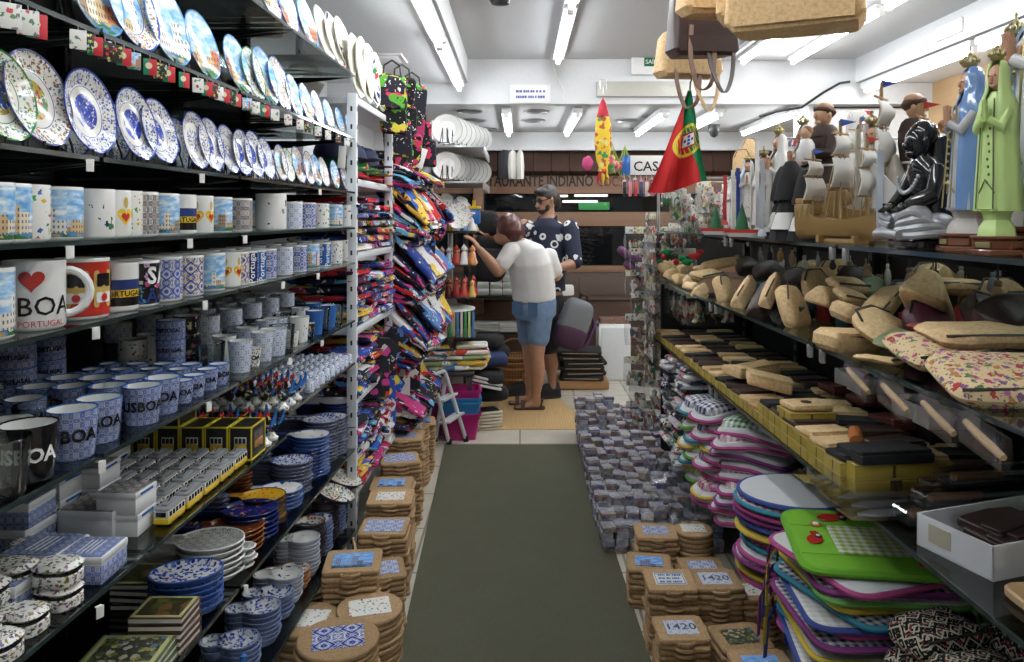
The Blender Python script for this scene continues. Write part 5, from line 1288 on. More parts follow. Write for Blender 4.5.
# left arm reaching up to the rack
shL = P_(511, 251, -.10); elL = P_(498, 271, -.16); wrL = P_(480, 250, -.20)
limb(b, [shL, shL.lerp(elL, .5)+V3((0, 0, -.01)), elL, elL.lerp(wrL, .4), wrL], [.056, .052, .046, .044, .029])
hand(b, wrL, V3((-.55, -.1, .80)), V3((-.8, .1, -.4)), V3((.1, .95, .1)), 1.1, .45)
# right arm, forearm going forward in front of her
shR = P_(549, 257, -.02); elR = P_(556, 276, .02); wrR = P_(542, 281, .22)
limb(b, [shR, elR, elR.lerp(wrR, .4), wrR], [.055, .043, .040, .027]); hand(b, wrR, V3((-.5, .85, .1)), V3((-.5, -.3, -.6)), V3((.3, .2, .9)), .95, .5)
o = b.build('body', SKIN_M, wm); remesh(o, .0075, 4)
# shirt
b = MB()
hem = P_(534, 297)
erings(b, [(hem+V3((0, 0, -.012)), wv*.186, dv*.138), (wst, wv*.188, dv*.135), (che, wv*.192, dv*.132), (sh, wv*.165, dv*.095), (sh.lerp(nk, .55), wv*.095, dv*.075), (sh.lerp(nk, .8), wv*.064, dv*.064)], 24)
limb(b, [shL, shL.lerp(elL, .62)], [.068, .063]); limb(b, [shR, shR.lerp(elR, .70)], [.070, .064])
o = b.jitter(.006, 16, 3.).build('tshirt', plain('white_jersey', (.66, .65, .63), .85, bump=.003, bs=25), wm); remesh(o, .009, 4)
# shorts
DEN = mat('denim', lambda n: n.out(n.mix(n.noise(n.obj(), 14, 4), (.085, .15, .27), (.22, .32, .46)), .85, bump=n.noise(n.obj(), 200, 2), bdist=.001))
b = MB(); erings(b, [(pel+V3((.0, 0, .05)), wv*.172, dv*.128), (pel, wv*.182, dv*.138), (pel+V3((0, 0, -.10)), wv*.178, dv*.135)], 24)
for h_, k_ in ((hipR, kneeR), (hipL, kneeL)): limb(b, [h_+V3((0, 0, .05)), h_.lerp(k_, .48)], [.105, .088])
o = b.build('denim_shorts', DEN, wm); remesh(o, .010, 4)
b = MB()
for s in (-1, 1):
    c = pel+wv*(.075*s)-dv*.0-V3((0, 0, .03)); nrm = wv.cross(V3((0, 0, 1))).normalized()
    if nrm.y > 0: nrm = -nrm
    t_ = wv.normalized(); b.strap([c+nrm*.139+V3((0, 0, .05))+t_*0, c+nrm*.143+V3((0, 0, -.05))], .085, .004, side=t_)
o = b.build('back_pockets', plain('denim_dark', (.07, .13, .24), .85), wm)
# hair: dark red-brown bob over the head
HAIRW = mat('hair_auburn', lambda n: n.out(n.mix(n.noise(n.v('MULTIPLY', n.obj(), (120, 120, 14)), 1, 3), (.022, .006, .005), (.15, .045, .035)), .35))
b = MB(); b.ball(hd-hf*.022+V3((.0, 0, .022)), (.098, .100, .108), nu=24, nv=14); b.ball(hd-hf*.05+V3((.01, 0, -.02)), (.085, .09, .09), nu=20, nv=12); b.ball(hd+V3((.045, -.01, .0)), (.07, .08, .08))
b.ball(hd+hf*.03+V3((0, 0, .07)), (.07, .08, .05))
o = b.jitter(.012, 22, 1.).build('hair', HAIRW, wm); remesh(o, .008, 3)
SAN = plain('sandal_leather', (.055, .03, .02), .6)
for a_ in (ankR, ankL):
    b = MB(); b.prism(roundpoly([(-.17, -.048), (.07, -.036), (.07, .036), (-.17, .048)], .03), 0.0, .018, 0, b=.004); b.strap([(-.10, -.05, .012), (-.10, -.03, .055), (-.10, .03, .055), (-.10, .05, .012)], .03, .004, side=(1, 0, 0)); b.strap([(.03, -.04, .012), (.05, -.03, .075), (.05, .03, .075), (.03, .04, .012)], .016, .004, side=(1, 0, .2))
    o = b.build('sandal', SAN, wm); o.location = (a_.x, a_.y, .006)
# ---- man in a navy printed shirt, facing left, looking down at the rack
Ym = 6.30; Q = lambda px, py, dy=0.: at(px, py, Ym+dy)
mn = empty('person'); tag(mn, 'bearded man in sunglasses and navy printed shirt reaching to the rack', 'person')
b = MB()
hp = [Q(546, 312, -.08), Q(540, 312, .10)]; kn = [Q(549, 352, -.10), Q(535, 352, .06)]; an = [Q(552, 382, -.10), Q(526, 381, .02)]
for h_, k_, a_ in zip(hp, kn, an):
    az = V3((a_.x, a_.y, .09)); limb(b, [h_, k_+V3((0, 0, .07)), k_, k_.lerp(az, .35)+V3((.012, 0, 0)), az+V3((0, 0, .06)), az], [.085, .062, .054, .055, .036, .038])
    b.ball(az+V3((-.04, 0, -.03)), (.09, .035, .035))
pl, ws, ch, sr, nk, hd = Q(546, 300), Q(546, 280), Q(547, 250), Q(547, 226), Q(548, 214), Q(546, 200)
wv = V3((.80, -.45, 0)); dv = V3((.45, .80, 0))
erings(b, [(pl, wv*.16, dv*.11), (ws, wv*.155, dv*.105), (ch, wv*.18, dv*.12), (sr, wv*.17, dv*.09), (sr+V3((0, 0, .045)), wv*.09, dv*.07), (nk, wv*.06, dv*.06)], 20)
limb(b, [nk, hd+V3((.01, 0, -.04))], [.058, .055])
hf = V3((-.80, -.52, -.28)).normalized(); hr = hf.cross(V3((0, 0, 1))).normalized(); hu = hr.cross(hf).normalized()
b.ball(hd, (.080, .080, .108), nu=22, nv=14); b.ball(hd+hf*.045-hu*.055, (.055, .055, .055)); b.tube([hd+hf*.082+hu*.01, hd+hf*.106-hu*.022], [.009, .014], 8); b.ball(hd+hf*.104-hu*.022, .014, nu=10, nv=8)
b.ball(hd+hf*.085-hu*.052, (.020, .020, .007), nu=10, nv=6)
for s in (-1, 1): b.ball(hd+hr*(.080*s)-hf*.005, (.014, .022, .030), nu=10, nv=8)
# right arm stretched to the rack, left arm bent across the belly
sR = Q(524, 226, .02); eR = Q(504, 240, -.12); wR = Q(487, 234, -.32)
limb(b, [sR, eR, eR.lerp(wR, .4), wR], [.060, .048, .046, .031]); hand(b, wR, V3((-.8, -.25, .45)), V3((.1, -.4, -.8)), V3((-.3, .6, .5)), 1.2, .55)
sL = Q(571, 228, -.12); eL = Q(575, 263, -.20); wL = Q(558, 268, -.34)
limb(b, [sL, eL, eL.lerp(wL, .4), wL], [.060, .046, .042, .028]); hand(b, wL, V3((-.9, -.15, .05)), V3((.1, .9, -.1)), V3((-.1, .1, .95)), 1.05, .6)
o = b.build('body', SKIN_D, mn); remesh(o, .0075, 4)
def _navy(n):
    p = n.obj(); d = n.vor(p, 11.); c = n.sep(n.vor(p, 11., 'Color'))[0]; ring = n.m('MULTIPLY', n.gt(d, .22), n.m('LESS_THAN', d, .36))
    blob = n.m('LESS_THAN', n.m('ADD', d, n.m('MULTIPLY', n.noise(p, 40, 2), .5)), .60); k = n.mix(n.gt(c, .5), n.comb(ring, ring, ring), n.comb(blob, blob, blob)); k = n.m('MULTIPLY', n.sep(k)[0], n.m('GREATER_THAN', n.m('FRACT', n.m('MULTIPLY', c, 7.)), .12))
    n.out(n.mix(k, (.010, .013, .035), (.62, .62, .60)), .8)
NVS = mat('navy_print_shirt', _navy)
b = MB(); erings(b, [(Q(546, 290), wv*.185, dv*.135), (ws, wv*.182, dv*.13), (ch, wv*.198, dv*.138), (sr, wv*.185, dv*.105), (sr+V3((0, 0, .045)), wv*.105, dv*.085), (nk+V3((0, 0, -.03)), wv*.072, dv*.072)], 24)
limb(b, [sR+V3((.03, 0, -.015)), sR.lerp(eR, .85)], [.066, .060]); limb(b, [sL+V3((-.006, 0, -.004)), sL.lerp(eL, .95)], [.072, .066])
o = b.jitter(.006, 14, 5.).build('printed_shirt', NVS, mn); remesh(o, .009, 3)
b = MB(); c0 = nk+V3((0, 0, -.05))
b.strap([c0+hf*.09+wv*.06+V3((0, 0, -.03)), c0+wv*.09+V3((0, 0, .01)), c0-hf*.06+V3((0, 0, .035)), c0-wv*.09+V3((0, 0, .01)), c0+hf*.09-wv*.05+V3((0, 0, -.03))], .05, .006, side=(0, 0, 1)); b.build('collar', NVS, mn)
b = MB(); erings(b, [(pl+V3((0, 0, .05)), wv*.165, dv*.12), (pl, wv*.175, dv*.13), (pl+V3((0, 0, -.1)), wv*.172, dv*.13)], 20)
for h_, k_ in zip(hp, kn): limb(b, [h_+V3((0, 0, .05)), h_.lerp(k_, .85)], [.10, .082])
o = b.build('dark_shorts', BLKC, mn); remesh(o, .010, 3)
HAIRM = mat('hair_dark', lambda n: n.out(n.mix(n.noise(n.v('MULTIPLY', n.obj(), (40, 90, 90)), 1, 3), (.007, .006, .006), (.045, .036, .032)), .55))
b = MB(); b.ball(hd-hf*.028+hu*.026, (.092, .092, .100), nu=24, nv=14); b.ball(hd-hf*.085-hu*.02, (.055, .055, .07)); b.ball(hd+hf*.02+hu*.075, (.07, .07, .038)); b.ball(hd-hf*.10-hu*.065, (.04, .04, .045))
o = b.jitter(.008, 24, 2.).build('hair', HAIRM, mn); remesh(o, .008, 3)
b = MB(); b.ball(hd+hf*.050-hu*.072, (.052, .052, .040)); b.ball(hd+hf*.090-hu*.040, (.022, .026, .007), nu=10, nv=6)
for s in (-1, 1): b.ball(hd+hr*(.050*s)+hf*.035-hu*.050, (.022, .026, .036))
o = b.build('beard', HAIRM, mn); remesh(o, .007, 3)
b = MB()
for s in (-1, 1):
    c = hd+hf*.088+hr*(.036*s)+hu*.014; b.loft([[c+hf*q+hr*(.029*k*math.cos(t))+hu*(.024*k*math.sin(t)) for t in [2*PI*i/16 for i in range(16)]] for q, k in ((-.004, .9), (.002, 1.), (.006, .85))])
    b.tube([c+hr*(.026*s), hd+hr*(.086*s)+hf*.0+hu*.016], .003, 6)
b.tube([hd+hf*.094-hr*.012+hu*.018, hd+hf*.094+hr*.012+hu*.018], .003, 6)
b.build('sunglasses', plain('dark_lens', (.012, .012, .016), .08), mn)
for a_ in an:
    b = MB(); o_ = roundpoly([(-.20, -.048), (.075, -.042), (.075, .042), (-.20, .048)], .04, 6)
    b.prism(o_, 0, .026, 1, b=.006); b.loft([[(p[0]*k+dx, p[1]*k, z) for p in o_] for k, z, dx in ((.98, .022, 0), (.96, .05, 0), (.72, .085, .012), (.42, .115, .03))])
    o = b.build('shoe', [BLKC, plain('dark_sole', (.02, .02, .02), .7)], mn); o.location = (a_.x, a_.y, .006); o.rotation_euler = (0, 0, .35)
# backpack hanging at his side
bp_ = empty('backpack'); bp_.location = Q(571, 330, -.18); bp_.rotation_euler = (.08, .35, .25)
b = MB(); b.ball((0, 0, .06), (.125, .085, .20), sq=.55, nu=26, nv=16); b.build('main_bag', plain('grey_canvas', (.16, .17, .18), .8), bp_)
b = MB(); b.ball((.0, -.01, -.05), (.135, .095, .10), sq=.6, nu=24, nv=12); b.build('front_pocket', plain('plum_canvas', (.055, .018, .045), .8), bp_)
b = MB(); b.strap([(.12, 0, .18), (.16, -.03, .10), (.15, -.04, -.05), (.10, -.03, -.14)], .05, .014, side=(0, 1, 0)); b.build('shoulder_strap', plain('purple_strap', (.09, .03, .10), .7), bp_)
b = MB(); b.strap([(-.03, 0, .25), (-.02, 0, .30), (.03, 0, .30), (.04, 0, .25)], .03, .008, side=(0, 1, 0)); b.build('grab_loop', BLACK, bp_)
tag(bp_, 'grey and plum backpack hanging at the man\'s side', 'backpack')
# ================================================================= RIGHT GONDOLA
def Rp(px, ins, h): Y = RY(px, ins); return Vector((RX(Y, ins), Y, h))
def Rq(Y, ins, h): return Vector((RX(Y, ins), Y, h))
def Ra(px, py, ins): return at(px, py, RY(px, ins))
RROT = -RA
e = empty('shelving_unit'); e.location = (.80, 0, 0); e.rotation_euler = (0, 0, RROT)
tag(e, 'black slotted steel uprights carrying the glass shelves on the right', 'shelving unit')
for y in (1.30, 2.02, 2.74, 3.46, 4.22):
    b = MB(); b.box((.52, y, .70), (.030, .045, 1.40), 0, b=.004)
    for k in range(26): b.box((.504, y-.010, .08+k*.05), (.003, .006, .026), 1); b.box((.504, y+.010, .08+k*.05), (.003, .006, .026), 1)
    b.build('upright', [METALB, STEEL], e)
b = MB(); b.box((.56, 2.75, .69), (.02, 3.1, 1.38)); b.build('back_panel', BACKP, e)
b = MB(); b.box((.52, 2.75, .06), (.46, 3.1, .12), b=.01); b.build('plinth', METALB, e)
b = MB(); b.box((.30, 4.26, .55), (.5, .02, 1.1), b=.004); b.build('end_panel', METALB, e)
def rshelf(y0, y1, h, x0, d, label):
    t = empty('glass_shelf'); t.location = (.80, 0, 0); t.rotation_euler = (0, 0, RROT)
    b = MB(); b.box((x0+d/2, (y0+y1)/2, h-.005), (d-.004, y1-y0, .010), 0); b.box((x0+.001, (y0+y1)/2, h-.005), (.004, y1-y0, .0104), 1); b.build('pane', [SHG, EDGE], t)
    for y in (y0+.03, y1-.03):
        m = MB(); m.prism([(x0+.03, h-.012), (.5, h-.012), (.5, h-.07)], -.004, .004); m.V = [Vector((v.x, v.z, v.y)) for v in m.V]
        o = m.build('bracket', METALB, t); o.location = (0, y, 0)
        m = MB(); m.box((x0+.004, y, h-.024), (.012, .02, .036), 0, b=.003); m.build('clip', STEEL, t)
    tag(t, label, 'glass shelf')
for (y0, y1), w in zip([(1.02, 1.98), (2.0, 2.98), (3.0, 4.22)], ('nearest', 'middle', 'farthest')):
    rshelf(y0, y1, 1.40, .06, .50, '%s right glass shelf carrying the statues' % w)
    rshelf(y0, y1, 1.140, .0, .54, '%s right glass shelf heaped with cork bags' % w)
    rshelf(y0, y1, .81, .0, .54, '%s right glass shelf with yellow boxes and knives' % w)
    rshelf(y0, y1, .34, .06, .48, '%s lowest right glass shelf under the mats' % w)
# ---------------------------------------------------------------- bags on the cork shelf
WHT = (1., 1., 1.)
DKB = plain('dark_brown_leather', (.045, .022, .018), .45, bump=.001, bs=120); PLUM = plain('plum_leather', (.085, .018, .035), .45, bump=.001, bs=120)
REDL = plain('red_leather', (.28, .05, .035), .5); GRNL = plain('green_leather', (.17, .21, .10), .5); ZIP = plain('zip_metal', (.5, .47, .42), .3, .8); DARKZ = plain('dark_zip', (.03, .025, .02), .5)
def pouch_b(m, w, d, h, shape='pillow', zipm=None):
    "soft pouch: x = length, y = depth, z = thickness"
    def f():
        e = empty('cork_pouch'); b = MB()
        if shape == 'pillow':
            rings = []
            for j in range(9):
                t = -1+2*j/8; k = max(.03, (1-abs(t)**2.6))**.5
                rings.append([(w/2*math.copysign(abs(math.cos(a))**.35, math.cos(a))*(.94+.06*k), d/2*math.copysign(abs(math.sin(a))**.35, math.sin(a))*(.94+.06*k), 0) for a in [2*PI*i/28 for i in range(28)]])
            o = rings[0]; lay = [(1.0, 0.), (.96, .18), (.86, .36), (.66, .46), (.35, .5), (0.02, .5)]
            full = [[(p[0]*k, p[1]*k, h/2-h*z) for p in o] for k, z in reversed(lay)]+[[(p[0]*k, p[1]*k, h/2+h*z) for p in o] for k, z in lay]
            b.loft(full)
        elif shape == 'moon':
            o = roundpoly([(-w/2, -d/2), (w/2, -d/2), (w*.46, d*.1), (w*.25, d*.46), (-w*.25, d*.46), (-w*.46, d*.1)], .04, 6)
            lay = [(1.0, 0.), (.95, .2), (.84, .38), (.6, .48), (.02, .5)]
            b.loft([[(p[0]*k, p[1]*k, h/2-h*z) for p in o] for k, z in reversed(lay)]+[[(p[0]*k, p[1]*k, h/2+h*z) for p in o] for k, z in lay])
        elif shape == 'wedge':
            n = 9; prs = []; o = roundpoly([(-d/2, 0), (d/2, 0), (d*.5, h*.35), (d*.14, h), (-d*.14, h), (-d*.5, h*.35)], .012, 3)
            for i, (x, k) in enumerate([(-.5, .70), (-.485, .80), (-.45, .93), (-.3, 1.0), (0, 1.0), (.3, .97), (.45, .90), (.485, .80), (.5, .70)]):
                prs.append([(x*w+.05*w*(q[1]/h-.5), q[0]*k, h*.42+(q[1]-h*.42)*k) for q in o])
            b.loft(prs)
        elif shape == 'box':
            b.prism(rrect(w, d, .018), 0, h, 0, b=.014)
        b.jitter(.006, 14, w*31); b.build('bag_body', m, e)
        z = MB()
        if shape == 'wedge': z.strap([(-w*.40, 0, h*.97), (0, 0, h*1.0), (w*.40, 0, h*.95)], .005, .003, side=(0, 1, 0))
        elif shape == 'moon': z.strap([(p[0]*.90, p[1]*.90, h*.86) for p in [(-w*.46, d*.1), (-w*.25, d*.46), (w*.25, d*.46), (w*.46, d*.1)]], .006, .003)
        else: z.strap([(-w*.42, -d*.40, h*.83), (0, -d*.41, h*.86), (w*.42, -d*.40, h*.83)], .005, .003, side=(0, 1, .6))
        zo = z.build('zip', zipm or DARKZ, e)
        b = MB(); b.box((w*.40, -d*.34 if shape != 'wedge' else 0, h*.98), (.020, .006, .004), b=.0015); b.build('zip_pull', ZIP, zo)
        return e
    return f
def bag(px, py, ins, key, m, w, d, h, shape, label, rot=(0, 0, 0), color=WHT, cat='pouch', dz=0.):
    p = Ra(px, py, ins); p.z -= h/2-dz
    return put('bag_'+key, pouch_b(m, w, d, h, shape), p, label, cat, rot=rot, color=color)
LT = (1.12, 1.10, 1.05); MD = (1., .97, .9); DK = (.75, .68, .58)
bag(944, 348, .115, 'flor1', FLORP, .23, .16, .045, 'pillow', 'flower printed cork pouch, the farther of the two in front', (.22, -.06, .10))
bag(1003, 378, .105, 'flor2', FLORP, .25, .19, .05, 'pillow', 'flower printed cork pouch nearest the camera', (.24, -.03, -.12))
bag(985, 334, .20, 'corkback', CORKF, .28, .13, .04, 'pillow', 'plain cork pouch behind the two flowered pouches', (.15, 0, .05), MD)
bag(926, 297, .26, 'long', CORKF, .24, .11, .085, 'wedge', 'long wedge shaped cork case lying across the heap', (.25, .42, .95), MD)
bag(918, 314, .22, 'plum', PLUM, .14, .10, .06, 'moon', 'plum coloured leather pouch under the long cork case', (.9, 0, .3))
bag(969, 306, .28, 'dkb', DKB, .12, .10, .07, 'moon', 'dark brown rounded pouch right of the long cork case', (.9, .2, .5))
bag(1004, 313, .30, 'dkb2', DKB, .19, .12, .09, 'pillow', 'large dark brown pouch at the right edge behind the flowers', (.7, 0, .4))
bag(960, 287, .38, 'corkp', CORKF, .20, .08, .045, 'pillow', 'pale cork pouch lying at back above the dark brown pouches', (.1, .06, .2), LT)
bag(872, 322, .10, 'moon', CORKF, .20, .11, .045, 'moon', 'half moon cork pouch with dark zip at the shelf front', (.55, -.05, .75), MD)
bag(846, 341, .05, 'boxy', CORKF, .16, .085, .055, 'box', 'boxy cork pencil case poking over the shelf edge', (.1, .10, .35), MD)
bag(843, 312, .13, 'boxs', CORKF, .11, .07, .05, 'box', 'small boxy cork purse on top of the pencil case', (.3, .2, .8), LT)
bag(949, 328, .20, 'redp', REDL, .19, .10, .02, 'pillow', 'flat red leather pouch between cork and flowered pouches', (.05, .05, .4))
bag(898, 339, .10, 'grn', GRNL, .13, .08, .02, 'pillow', 'flat green leather pouch left of the flowered pouch', (.1, -.2, .6))
bag(879, 359, .04, 'flat', CORKF, .15, .10, .016, 'pillow', 'flat cork pouch hanging over the shelf edge', (.05, .12, .9), LT)
bag(846, 284, .26, 'corkm', CORKF, .14, .08, .035, 'pillow', 'small cork pouch on top of the middle heap', (.3, .1, .3), LT)
bag(850, 296, .20, 'corkm2', CORKF, .13, .075, .03, 'pillow', 'cork pouch sloping below the small top pouch', (.4, .2, .4), MD)
bag(876, 300, .24, 'wed2', CORKF, .16, .08, .07, 'wedge', 'open cork wedge case leaning left of the long case', (.9, -.5, .6), MD)
bag(872, 285, .36, 'olive', GRNL, .12, .08, .03, 'moon', 'olive grey pouch at the back of heap', (.8, 0, .2))
bag(848, 277, .38, 'dkb', DKB, .2, .1, .07, 'moon', 'dark brown pouch at the back of the middle heap', (.5, 0, .1))
bag(1008, 345, .26, 'dkbs', DKB, .14, .10, .03, 'pillow', 'flat dark brown wallet at right behind the flowers', (.1, 0, .3))
bag(811, 280, .28, 'dome', CORKF, .13, .12, .045, 'moon', 'dome shaped cork pouch with dark slot standing upright', (1.15, 0, .35), DK)
bag(821, 295, .14, 'gath', CORKF, .12, .08, .06, 'wedge', 'gathered cork pouch lying in front of the dome pouch', (.2, .1, .9), MD)
bag(783, 299, .055, 'dome2', CORKF, .17, .15, .06, 'moon', 'large dome shaped cork pouch with small square badge', (1.2, .12, .85), MD)
bag(762, 296, .075, 'boat', DKB, .17, .075, .06, 'wedge', 'brown boat shaped pouch with cork top', (.35, -.55, .9), MD)
bag(770, 288, .09, 'boatc', CORKF, .15, .05, .045, 'wedge', 'slim cork pouch resting against the brown boat pouch', (.3, -.6, .9), LT)
bag(744, 290, .08, 'roll', CORKF, .15, .06, .055, 'wedge', 'rolled cork case pointing down to the shelf edge', (.2, -.55, .85), LT)
bag(718, 285, .07, 'tri', CORKF, .15, .13, .06, 'moon', 'trapezoid cork pouch standing near the far end', (1.1, .1, .9), MD)
bag(706, 274, .13, 'flatc', CORKF, .17, .10, .03, 'pillow', 'cork pouch lying behind the trapezoid pouch', (.2, -.1, .6), MD)
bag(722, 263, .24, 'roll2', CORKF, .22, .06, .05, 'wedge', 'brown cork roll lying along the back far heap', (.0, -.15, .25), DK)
bag(744, 265, .30, 'dkb', DKB, .16, .1, .07, 'moon', 'dark brown pouch behind the rolled cork case', (.6, 0, .2))
bag(700, 290, .04, 'small', CORKF, .10, .05, .04, 'wedge', 'little cork purse near the far shelf edge', (.1, -.2, .9), LT)
for i, (px, py, ins) in enumerate([(672, 272, .05), (680, 277, .04), (688, 280, .06), (693, 276, .10), (668, 265, .08), (684, 266, .12), (676, 262, .16), (698, 268, .18), (690, 286, .03), (664, 268, .03)]):
    bag(px, py, ins, 'tiny', CORKF, .09, .05, .04, 'wedge', 'small cork purse in the far end cluster, %s' % nth(i+1), (uni(0, .8), uni(-.4, .4), uni(0, 2)), LT)
for i, (px, py, ins) in enumerate([(790, 270, .34), (832, 262, .42), (765, 262, .36), (805, 262, .44), (900, 285, .42), (990, 285, .46), (1015, 300, .40), (925, 268, .46)]):
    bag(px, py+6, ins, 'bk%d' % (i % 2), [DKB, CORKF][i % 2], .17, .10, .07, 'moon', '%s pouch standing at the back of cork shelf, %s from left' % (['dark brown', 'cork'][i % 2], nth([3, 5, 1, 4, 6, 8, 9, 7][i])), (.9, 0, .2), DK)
b = MB(); b.box((0, 0, 0), (.024, .004, .024), 0, b=.003); b.prism(rrect(.016, .016, .003), -.001, .001)
o = b.build('badge', DARKZ, PROTO['bag_dome2']); o.location = (-.02, -.02, .058); o.rotation_euler = (PI/2, 0, 0); o.rotation_euler = (0, 0, .3)
# knick-knacks standing at the back under the statue shelf
def vial_b():
    e = empty('souvenir_bottle'); b = MB(); b.lathe([(0, 0), (.014, 0), (.015, .004), (.015, .05), (.006, .062), (.006, .075), (0, .075)], 12); b.build('bottle', TINT, e)
    b = MB(); b.lathe([(.0068, .072), (.0072, .084), (0, .085)], 10, cap=(True, True)); b.build('stopper', CORK, e); return e
vc = [(.75, .75, .72), (.6, .05, .05), (.75, .55, .06), (.2, .45, .5), (.7, .7, .68), (.05, .06, .08)]
k = 0
for i in range(46):
    Y = 1.45+i*.052
    if i % 2: put('vial', vial_b, Rq(Y, .45+(i % 3)*.02, 1.1405), 'little souvenir bottle at the back of cork shelf, %s from the near end' % nth(i//2+1), 'bottle', color=vc[i % 6], sc=uni(1.2, 1.9))
def pend_b():
    e = empty('hanging_trinket'); b = MB(); b.tube([(0, 0, 0), (0, 0, -.06)], .0015, 5); b.build('cord', BLACK, e)
    b = MB(); b.ball((0, 0, -.085), (.014, .008, .026), nu=10, nv=8); b.box((0, 0, -.055), (.012, .006, .012), b=.002); b.build('pendant', TINT, e); return e
pc = [(.55, .33, .12), (.7, .68, .6), (.05, .05, .06), (.45, .3, .15), (.3, .3, .34)]
for i in range(36):
    Y = 1.32+i*.068
    put('pend', pend_b, Rq(Y, .40+.03*(i % 2), 1.388), 'small trinket hanging below the statue shelf, %s from the near end' % nth(i+1), 'trinket', color=pc[i % 5], rz=uni(0, 3), sc=uni(.9, 1.6))
# ---------------------------------------------------------------- yellow boxes with wallets
YB = mat('yellow_gift_box', lambda n: n.out(n.mix(n.gt(n.m('FRACT', n.m('MULTIPLY', n.sep(n.uv())[0], 9.)), .93), (.40, .29, .045), (.10, .06, .02)), .45))
YBT = plain('yellow_box_lid', (.34, .25, .055), .5)
def ybox_b():
    e = empty('gift_box'); b = MB(); b.box((0, 0, .014), (.135, .098, .028), b=.002); b.build('box_base', YB, e)
    b = MB(); b.box((0, 0, .0295), (.137, .100, .004), b=.001); b.build('lid', YBT, e); return e
def wal_b(m, w=.10, d=.085, h=.012, emblem=False, flap=True):
    def f():
        e = empty('wallet'); b = MB(); b.prism(rrect(w, d, .008), 0, h, 0, b=.003); b.jitter(.003, 20, w*9); b.build('wallet_body', m, e)
        if flap: b = MB(); b.prism(rrect(w*.98, d*.45, .008), h*.9, h*1.35, 0, b=.002); o = b.build('flap', m, e); o.location = (0, -d*.25, 0); o.rotation_euler = (-.06, 0, 0)
        if emblem:
            b = MB(); b.prism(ell(.015, .015, 20), h*1.0, h*1.06+.001, 0); b.build('round_emblem', DKB, e)
            b = MB(); b.lathe([(.010, h*1.06+.0012), (.0115, h*1.06+.0012)], 20, cap=(False, False)); b.build('emblem_ring', CORK, e)
        return e
    return f
n = 0
for r_ in range(23):
    Y = 4.16-r_*.103
    if Y < 1.88: break
    for c in range(3):
        n += 1
        put('ybox', ybox_b, Rq(Y, .072+c*.142, .8105), 'flat yellow gift box, %s from aisle in %s row from far end' % (nth(c+1), nth(r_+1)), 'box', rz=RROT+uni(-.02, .02))
        if r_ > 16 and c < 2: put('ybox', ybox_b, Rq(Y, .072+c*.142, .8105+.032), 'flat yellow gift box lying on top, %s from aisle in %s row' % (nth(c+1), nth(r_+1)), 'box', rz=RROT+uni(-.03, .03))
        top = .8105+.032*(2 if r_ > 16 and c < 2 else 1)+.0005
        kind = ['corkw', 'brw', 'corkw', 'brw', 'blk'][(r_*2+c) % 5]
        m = {'corkw': CORKF, 'brw': DKB, 'blk': BLKC}[kind]
        put('wal_'+kind, wal_b(m, .128, .094), Rq(Y, .07+c*.142, top), '%s wallet on its yellow box, %s from aisle in %s row' % ({'corkw': 'cork', 'brw': 'dark brown', 'blk': 'black'}[kind], nth(c+1), nth(r_+1)), 'wallet', rz=RROT+uni(-.28, .28), color=[MD, DK, LT][r_ % 3])
put('ybox', ybox_b, Rp(806, .075, .8755), 'flat yellow gift box under the cork wallet with round emblem', 'box', rz=.06)
put('wal_emb', wal_b(CORKF, .125, .095, .016, True, False), Rp(806, .08, .909), 'cork wallet with round dark emblem on yellow box', 'wallet', rz=.1, color=LT)
put('wal_open', wal_b(CORKF, .15, .10, .03), Rp(768, .10, .89), 'open cork wallet tilted on the yellow boxes', 'wallet', rot=(.15, .2, -.2), color=LT)
put('wal_open', None, Rp(756, .14, .88), 'second open cork wallet behind the tilted one', 'wallet', rot=(.1, -.1, .3), color=DK)
put('wal_open', None, Rp(745, .09, .875), 'third open cork wallet farther along the yellow boxes', 'wallet', rot=(.12, .1, .5), color=MD)
TXB = plain('box_print', (.62, .56, .36), .5)
for k in range(2): 
    put('yboxb', lambda: (lambda e: (MB().box((0, 0, .016), (.21, .13, .032), b=.002).build('box_base', YB, e), MB().box((0, 0, .0335), (.212, .132, .004), b=.001).build('lid', YBT, e), e)[2])(empty('gift_box')), Rp(880, .12, .8105+k*.036), 'larger yellow gift box with black wallet, %s one' % ('lower', 'upper')[k], 'box', rz=.12)
b = MB(); b.box((-.0, -.0665, .016), (.03, .002, .03), 0, b=.0005)
b.build('band', DKB, PROTO['yboxb'])
put('wal_bk', wal_b(BLKC, .19, .115, .022), Rp(884, .12, .8835), 'black leather wallet on the larger yellow boxes', 'wallet', rz=.14)
put('wal_or', lambda: MB().tube([(-.05, 0, .018), (.05, 0, .018)], .018, 12).build('cork_roll', plain('orange_leather', (.50, .16, .04), .5)), Rp(856, .10, .8835), 'small orange leather roll beside the black wallet', 'roll', rz=1.2)
for i in range(4):
    put('wal_red', wal_b(plain('maroon_leather', (.12, .02, .015), .5), .16, .12, .022), Rp([848, 878, 905, 912][i], [.36, .38, .34, .42][i], .8755 if i < 2 else .815+.03*i), 'maroon leather folder behind the yellow boxes, %s from left' % nth(i+1), 'folder', rz=.1+uni(-.1, .1))
